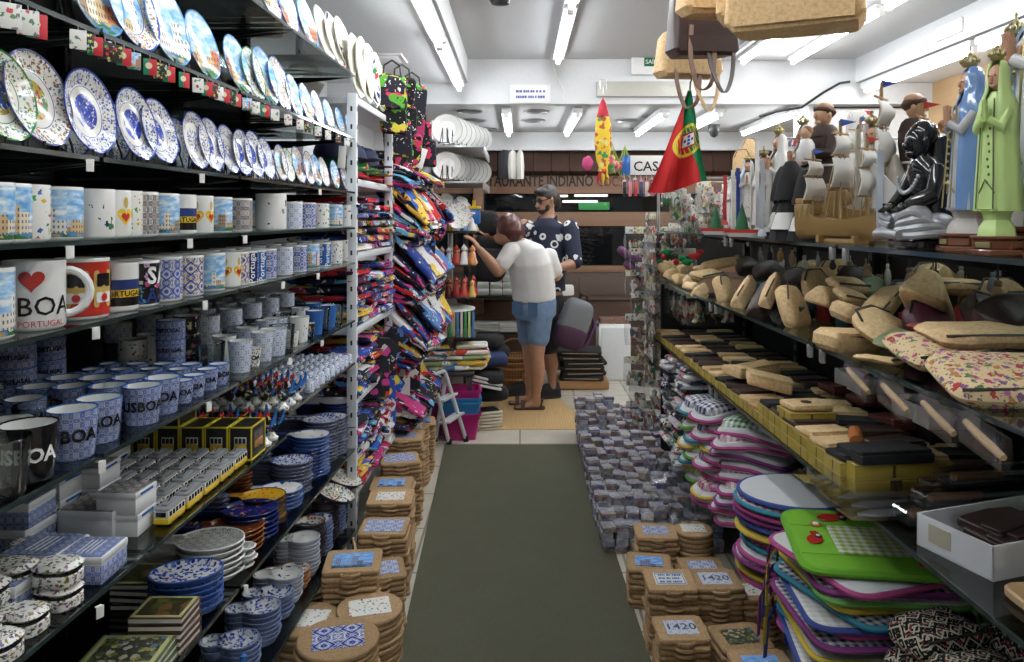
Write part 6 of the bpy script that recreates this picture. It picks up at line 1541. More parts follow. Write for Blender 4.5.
# white trays at the back of this shelf
def tray_b(w, d, h, m, content=None):
    def f():
        e = empty('open_tray'); b = MB(); t = .004
        b.box((0, 0, t/2), (w, d, t)); 
        for s in (-1, 1): b.box((0, s*(d/2-t/2), h/2), (w, t, h), b=.0008); b.box((s*(w/2-t/2), 0, h/2), (t, d, h), b=.0008)
        b.build('tray', m, e)
        return e
    return f
for i, px in enumerate([868, 934]):
    put('tray_s', tray_b(.14, .20, .05, WPLA), Rp(px, .40, .90), 'small white open tray of trinkets at the back, %s' % ('far one', 'near one')[i], 'tray', rz=RROT)
    for k in range(6):
        q = Rp(px, .40, .906)+Vector(((k % 2-.5)*.06, (k//2-1)*.055, 0))
        put('trk', lambda: MB().ball((0, 0, .016), (.024, .018, .016), nu=12, nv=8).jitter(.006, 40, 1.).build('trinket', TINT), q, 'small trinket in the %s white tray, %s in it' % (('far', 'near')[i], nth(k+1)), 'trinket', color=vc[(k+i) % 6], rz=k)
for i, px in enumerate([868, 934]):
    b = MB(); b.box((0, 0, .04), (.12, .18, .078), b=.004); tag(b.build('black_carton', BCARD, None, Rp(px, .40, .815)), 'black carton under the %s white tray' % ('far', 'near')[i], 'carton')
# knives in clear sleeves
KB = _wood('knife_wood', (.16, .07, .03), (.30, .15, .06), ax=0)
def knife_b(hm):
    def f():
        e = empty('knife'); b = MB(); b.prism(roundpoly([(-.02, -.017), (.11, -.016), (.15, .0), (.11, .012), (-.02, .012)], .006), 0, .003, 0); b.build('blade', STEEL, e)
        b = MB(); b.tube([(-.02, 0, .004), (-.06, 0, .004), (-.10, -.003, .004), (-.135, 0, .004)], [.010, .013, .011, .013], 8); b.build('handle', hm, e); return e
    return f
def sleeve_b():
    PLB = glassy('clear_case', (.92, .93, .94), .07, 1.4, .06, .9)
    b = MB(); b.loft([[(-.16, -.035, .001), (-.16, .035, .001), (-.16, .035, .022), (-.16, -.035, .022)], [(.14, -.036, .001), (.14, .036, .001), (.14, .036, .024), (.14, -.036, .024)], [(.19, -.03, .004), (.19, .03, .004), (.19, .03, .010), (.19, -.03, .010)]]); b.jitter(.004, 30, 2.); return b.build('clear_sleeve', PLB)
for i, (Y, ins) in enumerate([(1.93, .13), (1.87, .15), (1.81, .14), (1.75, .15), (1.70, .14)]):
    put('knife%d' % (i % 2), knife_b([KB, BLKG][i % 2]), Rq(Y, ins, .813), '%s handled knife, %s from far end of the sleeved knives' % (['wooden', 'black'][i % 2], nth(i+1)), 'knife', rz=PI+.12+uni(-.05, .05), sc=1.15)
    put('sleeve', sleeve_b, Rq(Y, ins+.01, .8115), 'clear plastic sleeve round the %s knife from far end' % nth(i+1), 'sleeve', rz=PI+.12, sc=1.12)
def case_b():
    e = empty('knife_case'); b = MB(); b.box((0, 0, .017), (.30, .055, .032), b=.004); b.build('clear_cover', glassy('clear_case', (.92, .93, .94), .07, 1.4, .06, .9), e)
    b = MB(); b.box((0, 0, .006), (.285, .045, .008), b=.002); b.build('black_insert', BCARD, e)
    b = MB(); b.tube([(-.12, 0, .018), (0, 0, .018)], [.011, .009], 8); b.build('handle', KB, e); b = MB(); b.box((.06, 0, .018), (.12, .02, .003), b=.001); b.build('blade', STEEL, e)
    return e
for i, (Y, ins, z) in enumerate([(1.74, .27, 0), (1.66, .19, .0), (1.73, .28, .034), (1.66, .23, .034), (1.70, .30, .068)]):
    put('kcase', case_b, Rq(Y, ins, .8125+z), 'clear boxed knife on dark insert, %s in the pile' % nth(i+1), 'knife case', rz=.10+uni(-.08, .08))
put('tray_w', tray_b(.36, .17, .064, plain('white_carton', (.62, .62, .64), .6)), Vector((1.0, 1.515, .8105)), 'open white cardboard box with brown leather goods', 'box', rz=.33)
b = MB(); b.box((0, 0, 0), (.0015, .05, .035)); o = b.build('tape_patch', plain('beige_tape', (.42, .38, .30), .6), PROTO['tray_w']); o.location = (-.1808, .03, .036)
for k in range(5):
    put('wal_br2', wal_b(DKB, .18, .09, .018), PROTO['tray_w'].location+Vector((.03*(k % 2)-.02, -.03+.015*k, .006+.006*k)), 'brown leather wallet in the white cardboard box, %s' % nth(k+1), 'wallet', rot=(.1, .05, .33+.05*k))
b = MB(); b.prism(roundpoly([(-.11, -.08), (.12, -.08), (.12, .08), (-.11, .08)], .03), 0, .018, 0, b=.004)
tag(b.build('wooden_board', _wood('board_wood', (.34, .20, .09), (.50, .32, .16), ax=0), None, Rq(1.26, .17, .8115)), 'small wooden cutting board at the near right edge', 'cutting board')
# packaged cork handled things clipped to the front of bag shelf
def pkg_b():
    e = empty('hanging_package'); b = MB(); b.loft([[(-.10, -.008, .04), (.10, -.008, .04), (.10, .008, .04), (-.10, .008, .04)], [(-.10, -.016, 0), (.10, -.016, 0), (.10, .016, 0), (-.10, .016, 0)], [(-.10, -.010, -.05), (.10, -.010, -.05), (.10, .010, -.05), (-.10, .010, -.05)]]); b.jitter(.006, 22, 3.); b.build('clear_bag', PLB, e)
    b = MB(); b.tube([(-.085, 0, .012), (-.03, 0, .0), (.03, 0, -.008), (.085, 0, -.016)], [.010, .012, .012, .009], 10); b.build('cork_handle', CORKF, e); return e
for i, px in enumerate([858, 895, 938, 984]):
    put('pkg', pkg_b, Rp(px, -.02, 1.108), 'cork handled souvenir in clear bag under shelf edge, %s from left' % nth(i+1), 'package', rot=(0, .12, -PI/2+.0), sc=.62, color=MD)
# ---------------------------------------------------------------- placemats, pot holders and mitts under the yellow shelf
def gingham(name, c, sc=90.):
    def fn(n):
        x, y, z = n.sep(n.obj()); a = n.gt(n.m('SINE', n.m('MULTIPLY', x, sc*6.28/2)), 0.); b = n.gt(n.m('SINE', n.m('MULTIPLY', y, sc*6.28/2)), 0.)
        k = n.m('MULTIPLY', n.m('ADD', a, b), .5); n.out(n.mix(k, (.72, .71, .68), c), .85)
    return mat(name, fn)
GG = {'green': gingham('gingham_green', (.02, .22, .06)), 'pink': gingham('gingham_pink', (.45, .08, .18)), 'navy': gingham('gingham_navy', (.03, .05, .16)), 'lime': gingham('gingham_lime', (.30, .45, .03)), 'white': gingham('gingham_white', (.55, .55, .55))}
LIME = plain('lime_quilt', (.16, .42, .018), .8, bump=.004, bs=30); CLW = plain('white_quilt', (.62, .63, .64), .85)
EDG = [plain('edge_pink', (.38, .05, .20), .7), plain('edge_navy', (.03, .06, .26), .7), plain('edge_teal', (.03, .24, .34), .7), plain('edge_yellow', (.55, .40, .04), .7), plain('edge_green', (.12, .33, .05), .7), plain('edge_purple', (.20, .03, .18), .7)]
def mat_b(name, out, m, edge, t=.014, tie=True):
    def f():
        e = empty(name); b = MB(); b.prism(out, 0, t, 0, b=t*.4); b.build('pad', m, e)
        b = MB(); b.tube([(*p, t/2) for p in out], t*.55, 6, closed=True); b.build('piping', edge, e)
        for q_ in ((len(out)//3, len(out)*5//12, len(out)*7//12) if tie else ()):
            p = out[q_]; b = MB()
            for s in (-1, 1):
                a = Vector((p[0], p[1], t/2)); d = Vector((p[0], p[1], 0)).normalized(); sd = Vector((-d.y, d.x, 0))
                b.strap([a, a+d*.02+sd*.01*s+Vector((0, 0, -.005)), a+d*.035+sd*.03*s+Vector((0, 0, -.05)), a+d*.03+sd*.05*s+Vector((0, 0, -.15))], .015, .002, side=sd)
            b.build('ribbon_tie', edge, e)
        return e
    return f
sq = rrect(.36, .36, .06, 8)
# stack of square placemats with ribbons, a lime green one with red roosters on top
b0 = Rq(1.98, .13, 0)
for k in range(13):
    kk = k % 6
    put('pmat%d' % kk, mat_b('placemat', sq, [CLW, GG['white'], GG['navy']][k % 3], EDG[kk]), b0+Vector((uni(-.02, .02), uni(-.02, .02), .345+k*.0205)), '%s edged square placemat, %s from top under the green one' % (['pink', 'navy', 'teal', 'yellow', 'green', 'purple'][kk], nth(13-k)), 'placemat', rz=uni(-.25, .25)+(PI/2)*(k % 2)+.1)
def green_b():
    e = empty('placemat'); t = .018
    b = MB(); b.prism(sq, 0, t, 0, b=.007); b.build('pad', LIME, e)
    b = MB(); b.tube([(*p, t/2) for p in sq], .0095, 6, closed=True)
    for y in (-.10, .07): b.tube([(-.172, y, t), (.172, y, t)], .0018, 5)
    b.build('piping', plain('lime_edge', (.12, .36, .015), .8), e)
    b = MB(); b.prism(rrect(.20, .165, .01), t-.001, t+.003, 0, b=.001); o = b.build('gingham_pocket', GG['lime'], e); o.location = (.02, -.012, 0)
    for (x, y, r, s) in [(-.06, .125, .3, 1.), (-.125, -.02, 1.2, .85), (.12, -.13, .2, .9)]:
        b = MB(); z = t+.001
        b.prism([(s*(x0*math.cos(r)-y0*math.sin(r)), s*(x0*math.sin(r)+y0*math.cos(r))) for x0, y0 in ell(.034, .024, 18)], z, z+.003, 0, b=.001, at=(x, y))
        b.prism([(s*(x0*math.cos(r)-y0*math.sin(r)), s*(x0*math.sin(r)+y0*math.cos(r))) for x0, y0 in [(.02, .01), (.045, .025), (.055, .010), (.05, .0), (.03, -.01)]], z, z+.004, 0, b=.001, at=(x, y))
        b.prism(ell(.012*s, .014*s, 12), z, z+.005, 1, b=.001, at=(x+s*.035*math.cos(r), y+s*.035*math.sin(r)-.012)); b.prism(ell(.006*s, .006*s, 10), z+.001, z+.006, 2, at=(x+s*.035*math.cos(r), y+s*.035*math.sin(r)-.012))
        b.build('rooster_applique', [RED, BLACK, PAPER], e)
    b = MB(); b.prism(ell(.016, .016, 16), t, t+.004, 0, b=.001, at=(-.105, .075)); b.prism(ell(.008, .008, 12), t+.003, t+.006, 1, at=(-.105, .075)); b.build('round_applique', [plain('orange_felt', (.5, .18, .03), .8), PAPER], e)
    return e
put('greenmat', green_b, b0+Vector((-.005, .0, .345+13*.0205+.004)), 'lime green square placemat with red rooster patches', 'placemat', rot=(.02, -.02, -.18))
# round pot mats further back, topmost white with a navy rim
c0 = Rq(2.38, .10, 0); rd = ell(.175, .155, 32)
for k in range(12):
    kk = [0, 3, 1, 5, 0, 2][k % 6]
    put('rmat%d' % kk, mat_b('round_mat', rd, [CLW, YBT, GG['pink']][k % 3] if k < 11 else CLW, EDG[kk]), c0+Vector((uni(-.015, .015), uni(-.015, .015), .345+k*.0215)), '%s rimmed round quilted mat, %s from top of its pile' % (['pink', 'navy', 'teal', 'yellow', 'green', 'purple'][kk], nth(13-k)), 'mat', rz=uni(-.4, .4)+PI*.9)
put('rmat_top', mat_b('round_mat', rd, CLW, EDG[1]), c0+Vector((0, 0, .345+12*.0215+.002)), 'white oval quilted mat with navy rim on top of pile', 'mat', rot=(.0, .03, PI*.85))
# oven mitts: fish shaped, gingham headed
def mitt_b(gm, edge):
    def f():
        e = empty('oven_mitt')
        b = MB(); o = roundpoly([(-.16, -.06), (-.05, -.095), (.12, -.08), (.15, 0), (.12, .08), (-.05, .095), (-.16, .06)], .04, 5)
        b.loft([[(p[0]*k, p[1]*k, z+.012*math.cos(p[0]*18)) for p in o] for k, z in ((.97, .0), (1., .014), (.93, .030), (.6, .040), (.05, .043))]); b.build('mitt_body', CLW, e)
        b = MB(); o2 = [(p[0]*.72+.02, p[1]*.80) for p in o]; b.loft([[(q[0]*k+.02*(1-k), q[1]*k, z) for q in o2] for k, z in ((1., .028), (.95, .050), (.6, .066), (.05, .070))]); b.build('gingham_top', gm, e)
        b = MB(); b.tube([(*p, .012+.012*math.cos(p[0]*18)) for p in o], .008, 6, closed=True); b.build('frill', edge, e)
        b = MB()
        for s in (-1, 1): b.prism(ell(.011, .009, 10), .040, .047, 0, b=.001, at=(-.10, .045*s))
        b.build('felt_dots', plain('maroon_felt', (.30, .02, .08), .8), e)
        return e
    return f
c1 = Rq(2.78, .10, 0)
for k in range(9):
    g, ed = [('pink', 0), ('pink', 0), ('white', 5), ('pink', 0)][k % 4] if k < 8 else ('green', 0)
    put('mitt_%s' % g, mitt_b(GG[g], EDG[ed]), c1+Vector((uni(-.02, .02), uni(-.03, .03), .345+k*.040)), '%s gingham oven mitt with frill, %s from top of near mitt pile' % (g, nth(9-k)), 'oven mitt', rz=PI-.5+uni(-.3, .3))
c2 = Rq(3.04, .09, 0)
for k in range(10):
    g, ed = [('navy', 0), ('pink', 3), ('navy', 5), ('white', 0), ('navy', 1)][k % 5]
    put('mitt_%s2' % g, mitt_b(GG[g], EDG[ed]), c2+Vector((uni(-.02, .02), uni(-.03, .03), .345+k*.036)), '%s gingham oven mitt, %s from top of the middle mitt pile' % (g, nth(10-k)), 'oven mitt', rz=PI+.3+uni(-.4, .4))
c3 = Rq(3.28, .10, 0)
for k in range(9):
    g, ed = [('lime', 4), ('white', 3), ('navy', 2)][k % 3]
    put('mitt_%s3' % g, mitt_b(GG[g], EDG[ed]), c3+Vector((uni(-.02, .02), uni(-.03, .03), .345+k*.036)), '%s gingham oven mitt, %s from top of the far mitt pile' % (g, nth(9-k)), 'oven mitt', rz=PI-.2+uni(-.4, .4))
# folded aprons stacked at the far end
APR = prints('apron_print', ((.05, .06, .12), (.35, .30, .28), (.5, .06, .1), (.1, .2, .12), (.70, .69, .66), (.30, .3, .35)), ((.62, .61, .60), (.03, .035, .06), (.45, .40, .42), (.65, .63, .58), (.55, .53, .55)), 26., .45)
def apron_b(s):
    def f():
        b = MB(); b.box((0, 0, .010), (.32, .20, .020), b=.009); b.jitter(.014, 11, s); return b.build('folded_apron', APR)
    return f
for c, Y in enumerate((3.50, 3.74)):
    for k in range(20):
        put('apron%d' % (k % 2), apron_b(k*2.2), Rq(Y+uni(-.02, .02), .13+uni(-.025, .025), .343+k*.0222), 'folded printed apron, %s from top of the %s apron pile' % (nth(20-k), ('near', 'far')[c]), 'apron', rz=uni(-.12, .12))
# dark pouches with woven zigzag pattern at the near bottom
def _eth(n):
    v = n.ruv(); x, y, z = n.sep(v); zz = n.m('ABSOLUTE', n.m('SUBTRACT', n.m('FRACT', n.m('MULTIPLY', x, 22.)), .5))
    s = n.m('FRACT', n.m('ADD', n.m('MULTIPLY', y, 30.), zz)); d = n.azul(v, 26.)
    c = n.ramp(s, [(0, (.012, .012, .012)), (.45, (.58, .54, .42)), (.58, (.012, .012, .012)), (.72, (.30, .05, .05)), (.84, (.012, .012, .014))])
    n.out(n.mix(n.gt(d, 1.1), c, (.55, .52, .42)), .85, spec=.2)
ETH = mat('zigzag_weave', _eth)
for i, (Y, ins, z) in enumerate([(1.70, .14, 0), (1.68, .34, 0), (1.52, .13, 0), (1.52, .34, 0), (1.70, .15, .075), (1.67, .35, .075), (1.52, .14, .075), (1.52, .35, .075), (1.70, .16, .15), (1.67, .36, .15), (1.53, .15, .15), (1.53, .36, .15)]):
    put('eth', pouch_b(ETH, .20, .14, .08, 'pillow'), Rq(Y, ins, .345+z), 'dark zigzag woven pouch, %s layer at %s, %s one' % (('lowest', 'middle', 'top')[i//4], ('the aisle', 'the back')[i % 2], ('farther', 'nearer')[(i//2) % 2]), 'pouch', rz=PI/2*.1+uni(-.2, .2), color=WHT)
# ---------------------------------------------------------------- cork trivets on the right floor
S = 'right'
trivets(S, .56, 3.12, 10, 'square', 'az', .17, -.1); trivets(S, .72, 3.14, 10, 'round', 'flow', .16, .0); trivets(S, .50, 2.92, 8, 'square', 'scene', .17, -.1)
trivets(S, .52, 2.62, 12, 'square', 'lines', .17, -.05); trivets(S, .685, 2.66, 11, 'square', 'num', .17, .0); trivets(S, .505, 2.38, 10, 'square', 'num', .16, -.05)
trivets(S, .51, 2.18, 8, 'square', 'dark', .17, 0); trivets(S, .60, 2.42-.0, 4, 'square', 'dark', .17, .15, z0=.08*0+.0005) if False else None
trivets(S, .69, 2.40, 8, 'square', 'dark', .165, .1); trivets(S, .695, 2.18, 10, 'square', 'scene', .17, .0); trivets(S, .56, 1.98, 9, 'square', 'scene', .17, 0); trivets(S, .74, 1.96, 10, 'square', 'az', .17, .1)
trivets(S, .70, 2.92, 7, 'square', 'az', .165, .1); trivets(S, .84, 2.66, 9, 'square', 'flow', .165, .1)
# ---------------------------------------------------------------- little souvenir boxes covering the floor
def _sbox(n):
    x, y, z = n.sep(n.uv()); v = n.ruv(); r = n.rnd()
    base = n.ramp(n.m('FRACT', n.m('ADD', r, n.m('MULTIPLY', n.sep(n.vor(n.obj(), 15., 'Color'))[0], 1.0))), [(0, (.16, .13, .17)), (.2, (.30, .27, .27)), (.38, (.11, .11, .22)), (.55, (.20, .135, .10)), (.7, (.36, .32, .27)), (.85, (.13, .10, .10))])
    sc_ = scenic(n, n.m('MULTIPLY', x, 50.), n.m('MULTIPLY', y, 45.))
    zz = n.sep(n.obj())[2]; mot = n.ramp(n.sep(n.vor(v, 55., 'Color'))[1], [(0, (.10, .10, .26)), (.2, (.42, .38, .36)), (.38, (.22, .12, .10)), (.5, (.30, .25, .34)), (.64, (.10, .17, .10)), (.74, (.48, .44, .40)), (.88, (.34, .20, .10))]); c = n.mix(n.m('MULTIPLY', n.gt(zz, .0285), .25), n.mix(.55, base, mot), sc_)
    d = n.vor(v, 70.); c = n.mix(n.m('MULTIPLY', n.m('LESS_THAN', d, .3), .4), c, (.25, .18, .14))
    n.out(c, .35)
SBOX = mat('souvenir_box', _sbox); SBAND = mat('box_band', lambda n: n.out(n.ramp(n.rnd(), [(0, (.15, .17, .45)), (.3, (.45, .25, .12)), (.5, (.5, .48, .5)), (.7, (.12, .25, .12)), (.85, (.45, .08, .1))]), .4))
def sbox_b():
    e = empty('souvenir_box'); b = MB(); b.box((0, 0, .015), (.052, .064, .030), b=.002); b.build('box_body', SBOX, e)
    b = MB(); b.box((0, 0, .0225), (.0528, .0648, .004), b=.0006); b.build('band', SBAND, e); return e
under = MB(); n = 0
for r_ in range(26):
    Y = 3.36+r_*.071
    for c in range(9):
        x = .395-.00*r_+.012*(r_-10)/20+c*.060
        hgt = .060+.055*(.5+.5*math.sin(r_*1.9+c*2.7))+(.09 if (c < 4 and r_ > 20) else 0)+(.05 if r_ > 22 else 0)+.012*c*.5
        lv = round(hgt/.031)
        if n >= 297 or (c > 7 and r_ > 22): continue
        for k in range(lv): under.box((x+uni(-.010, .010), Y+uni(-.010, .010), .0005+.0155+k*.031), (.052, .064, .030), b=.002)
        n += 1
        put('sbox', sbox_b, (x+uni(-.005, .005), Y+uni(-.005, .005), .0007+lv*.031), 'small printed souvenir box on the floor, %s from the aisle in %s row' % (nth(c+1), nth(r_+1)), 'box', rz=uni(-.25, .25), group='souvenir boxes on the floor', sc=(uni(.95, 1.3), uni(.9, 1.15), uni(.7, 1.5)))
o = under.build('souvenir_box_pile', SBOX); tag(o, 'lower layers of souvenir boxes packed on the floor at right', 'box', 'souvenir boxes on the floor', 'stuff')
for i in range(7): put('clearpk', lambda: MB().box((0, 0, .03), (.10, .11, .05), b=.02).jitter(.02, 16, 3.).build('clear_packet', PLB), (.62+.07*(i % 3), 3.22+.09*(i//3), .18+.02*i), 'crumpled clear packet lying over the floor boxes, %s' % nth(i+1), 'packet', rz=i)
# ================================================================= STATUES AND SHIPS ON THE TOP RIGHT SHELF
SFACE = plain('painted_skin', (.50, .27, .17), .25); SHINY = lambda nm, c, r=.15: plain(nm, c, r, coat=.5)
MBLUE = SHINY('mantle_blue', (.13, .24, .47)); MPALE = SHINY('mantle_greyblue', (.30, .42, .55)); LIMEG = plain('luminous_green', (.50, .66, .25), .35); WROBE = plain('robe_white', (.72, .71, .70), .25)
GILT = plain('gilt_crown', (.42, .36, .16), .3, .6); PEDW = SHINY('pedestal_wood', (.16, .055, .028), .25); HABIT = plain('brown_habit', (.045, .026, .022), .7); BLKGL = SHINY('black_gloss', (.008, .008, .009), .1); SILV = plain('silver_paint', (.40, .41, .43), .35, .4)
def octo(r): return [(r*math.cos(PI/8+k*PI/4), r*math.sin(PI/8+k*PI/4)) for k in range(8)]
def madonna_b(robe, mantle, crown=True, ped=True, beads=True):
    "about .40 m tall, faces -y"
    def f():
        e = empty('madonna_statue'); z0 = 0.
        if ped:
            b = MB(); b.prism(octo(.078), 0, .014, 0, b=.003); b.prism(octo(.066), .014, .036, 0, b=.003); b.prism(octo(.072), .036, .044, 0, b=.002); p = b.build('pedestal', PEDW, e)
            b = MB(); b.box((0, -.064, .024), (.045, .004, .012), b=.001); b.build('plaque', GILT, p); z0 = .044
        b = MB(); b.lathe([(0, z0), (.052, z0), (.048, z0+.018), (.035, z0+.035), (.040, z0+.05), (.055, z0+.06), (0, z0+.066)], 18, lobes=6, amp=.06); b.build('cloud_base', robe if robe is LIMEG else plain('cloud_tint', (.50, .46, .42), .4), e)
        zb = z0+.055
        prof = [(.060, 0), (.058, .02), (.050, .10), (.044, .17), (.046, .21), (.043, .235), (.026, .255), (.016, .268), (0, .27)]
        b = MB(); n = 40; b.loft([[(r*(1+.07*math.sin(i*2*PI*9/n)*(1-z/.3))*math.cos(2*PI*i/n), .82*r*(1+.07*math.sin(i*2*PI*9/n)*(1-z/.3))*math.sin(2*PI*i/n), zb+z) for i in range(n)] for r, z in prof]); b.build('robe', robe, e)
        # mantle: shell open to the front
        rings = []
        for r, z, o in [(.066, .0, .50), (.064, .03, .48), (.058, .10, .45), (.053, .17, .48), (.054, .215, .55), (.050, .245, .5), (.036, .268, .5), (.031, .290, .55), (.031, .315, .62), (.024, .333, .8), (.010, .342, 1.2)]:
            arc = [(-PI/2+o)+(2*PI-2*o)*i/26 for i in range(27)]
            out = [((r*(1+.04*math.sin(i*1.6)))*math.cos(a), .9*r*(1+.04*math.sin(i*1.6))*math.sin(a)+.006, zb+z) for i, a in enumerate(arc)]; inn = [((r-.006)*math.cos(a), .9*(r-.006)*math.sin(a)+.006, zb+z) for a in reversed(arc)]
            rings.append(out+inn)
        b = MB(); b.loft(rings); b.build('mantle', mantle, e)
        b = MB(); b.ball((0, .0, zb+.300), (.0225, .0235, .030), nu=16, nv=12); b.ball((0, -.024, zb+.298), (.0042, .006, .008), nu=8, nv=6); b.ball((0, -.021, zb+.282), (.010, .006, .006), nu=8, nv=6)
        for s in (-1, 1): b.ball((s*.009, -.0215, zb+.304), (.005, .003, .003), nu=8, nv=6)
        h = b.build('face', SFACE, e)
        b = MB()
        for s in (-1, 1): b.ball((s*.0092, -.0238, zb+.3045), (.0026, .0015, .0017), nu=8, nv=6)
        b.ball((0, -.0258, zb+.2855), (.0055, .002, .0014), nu=8, nv=6); b.build('painted_eyes_and_lips', plain('face_paint', (.08, .02, .015), .3), h)
        b = MB()
        for s in (-1, 1):
            b.tube([(s*.040, -.005, zb+.225), (s*.036, -.035, zb+.185), (s*.008, -.050, zb+.205)], [.014, .014, .010], 10)
        b.build('sleeves', robe, e)
        b = MB()
        for s in (-1, 1):
            b.loft([[(s*(.0035+.004*math.cos(t)), -.052+.009*math.sin(t)-q*.10, zb+.200+q) for t in [2*PI*k/10 for k in range(10)]] for q in (0, .012, .024, .034)])
            for j in range(4): b.tube([(s*.0035, -.046-.0045*j, zb+.230), (s*.002, -.050-.0045*j, zb+.250-.002*abs(j-1))], [.0026, .0016], 6)
            b.tube([(s*.004, -.042, zb+.212), (s*.003, -.038, zb+.228)], [.003, .002], 6)
        b.build('praying_hands', SFACE if robe is not LIMEG else LIMEG, e)
        b = MB()
        for s in (-1, 1): b.tube([(s*.018, -.038, zb+.25), (s*.020, -.046, zb+.17), (s*.024, -.052, zb+.08), (s*.026, -.058, zb+.005)], .0022, 6)
        b.tube([(s_*.008, -.050-.003*math.cos(s_), zb+.07-.01*abs(s_)) for s_ in (-3, -2, -1, 0, 1, 2, 3)], .0018, 6); b.build('gold_trim', GILT if robe is not LIMEG else plain('dark_trim', (.10, .10, .03), .4), e)
        if beads:
            b = MB()
            for i in range(9): b.ball((.012+.003*math.sin(i*2.1), -.052-.001*i, zb+.20-.017*i), .0036, nu=6, nv=5)
            b.build('rosary', GILT if robe is not LIMEG else PROTO.get('x') or plain('dark_trim', (.10, .10, .03), .4), e)
        if crown:
            zc = zb+.338
            b = MB(); b.lathe([(.014, 0), (.018, .003), (.020, .010), (.017, .010), (.013, .003)], 16, c=(0, 0, zc))
            for i in range(8): a = 2*PI*i/8; b.ball((.020*math.cos(a), .020*math.sin(a), zc+.014), .0058, nu=8, nv=6); b.tube([(.019*math.cos(a), .019*math.sin(a), zc+.014), (.013*math.cos(a), .013*math.sin(a), zc+.024), (0, 0, zc+.027)], .0022, 5)
            b.ball((0, 0, zc+.030), .006); b.tube([(0, 0, zc+.034), (0, 0, zc+.048)], .0018, 5); b.tube([(-.006, 0, zc+.042), (.006, 0, zc+.042)], .0018, 5); b.build('crown', GILT, e)
        return e
    return f
SH = 1.4005
def stand(key, b_, px, ins, label, s, rz, cat='statue', color=None): return put(key, b_, Rp(px, ins, SH), label, cat, rz=rz, sc=s, color=color)
stand('mad_blue', madonna_b(plain('robe_grey', (.45, .45, .48), .3), MBLUE), 970, .15, 'blue mantled madonna statue with gold crown and praying hands', (.80, .80, .87), -1.75)
stand('mad_lime', madonna_b(LIMEG, LIMEG), 997, .11, 'luminous lime green madonna statue with gold crown', (.63, .63, .83), -1.15)
stand('mad_blue2', madonna_b(WROBE, MPALE), 1016, .32, 'grey blue mantled madonna behind the lime green one', (.95, .95, 1.08), -1.6)
stand('mad_blue2', None, 1046, .22, 'tall grey blue madonna cut off by the right edge', 1.22, -1.7)
stand('mad_pale', madonna_b(plain('robe_palegreen', (.55, .62, .50), .3), plain('mantle_palegreen', (.58, .64, .55), .3), True, True), 1068, .09, 'pale green madonna at the right edge below the tall one', .8, -1.2)
stand('mad_white', madonna_b(WROBE, WROBE, True, False), 779, .22, 'white madonna with gold crown near the far end of statues', (.85, .85, .98), -1.3)
stand('mad_white', None, 803, .20, 'white madonna between the black doll and brown friar', (.85, .85, .98), -1.5)
stand('mad_white', None, 764, .17, 'white madonna left of the crowned white madonna', .78, -.6)
stand('mad_sky', madonna_b(WROBE, plain('mantle_sky', (.40, .50, .62), .3), True, True), 748, .18, 'pale blue mantled madonna at the far end', .70, -.4)
stand('mad_white', None, 872, .30, 'white madonna among the ship sails', .9, -.8)
stand('mad_white', None, 733, .20, 'small white madonna by the miniature boats', .62, -.2)
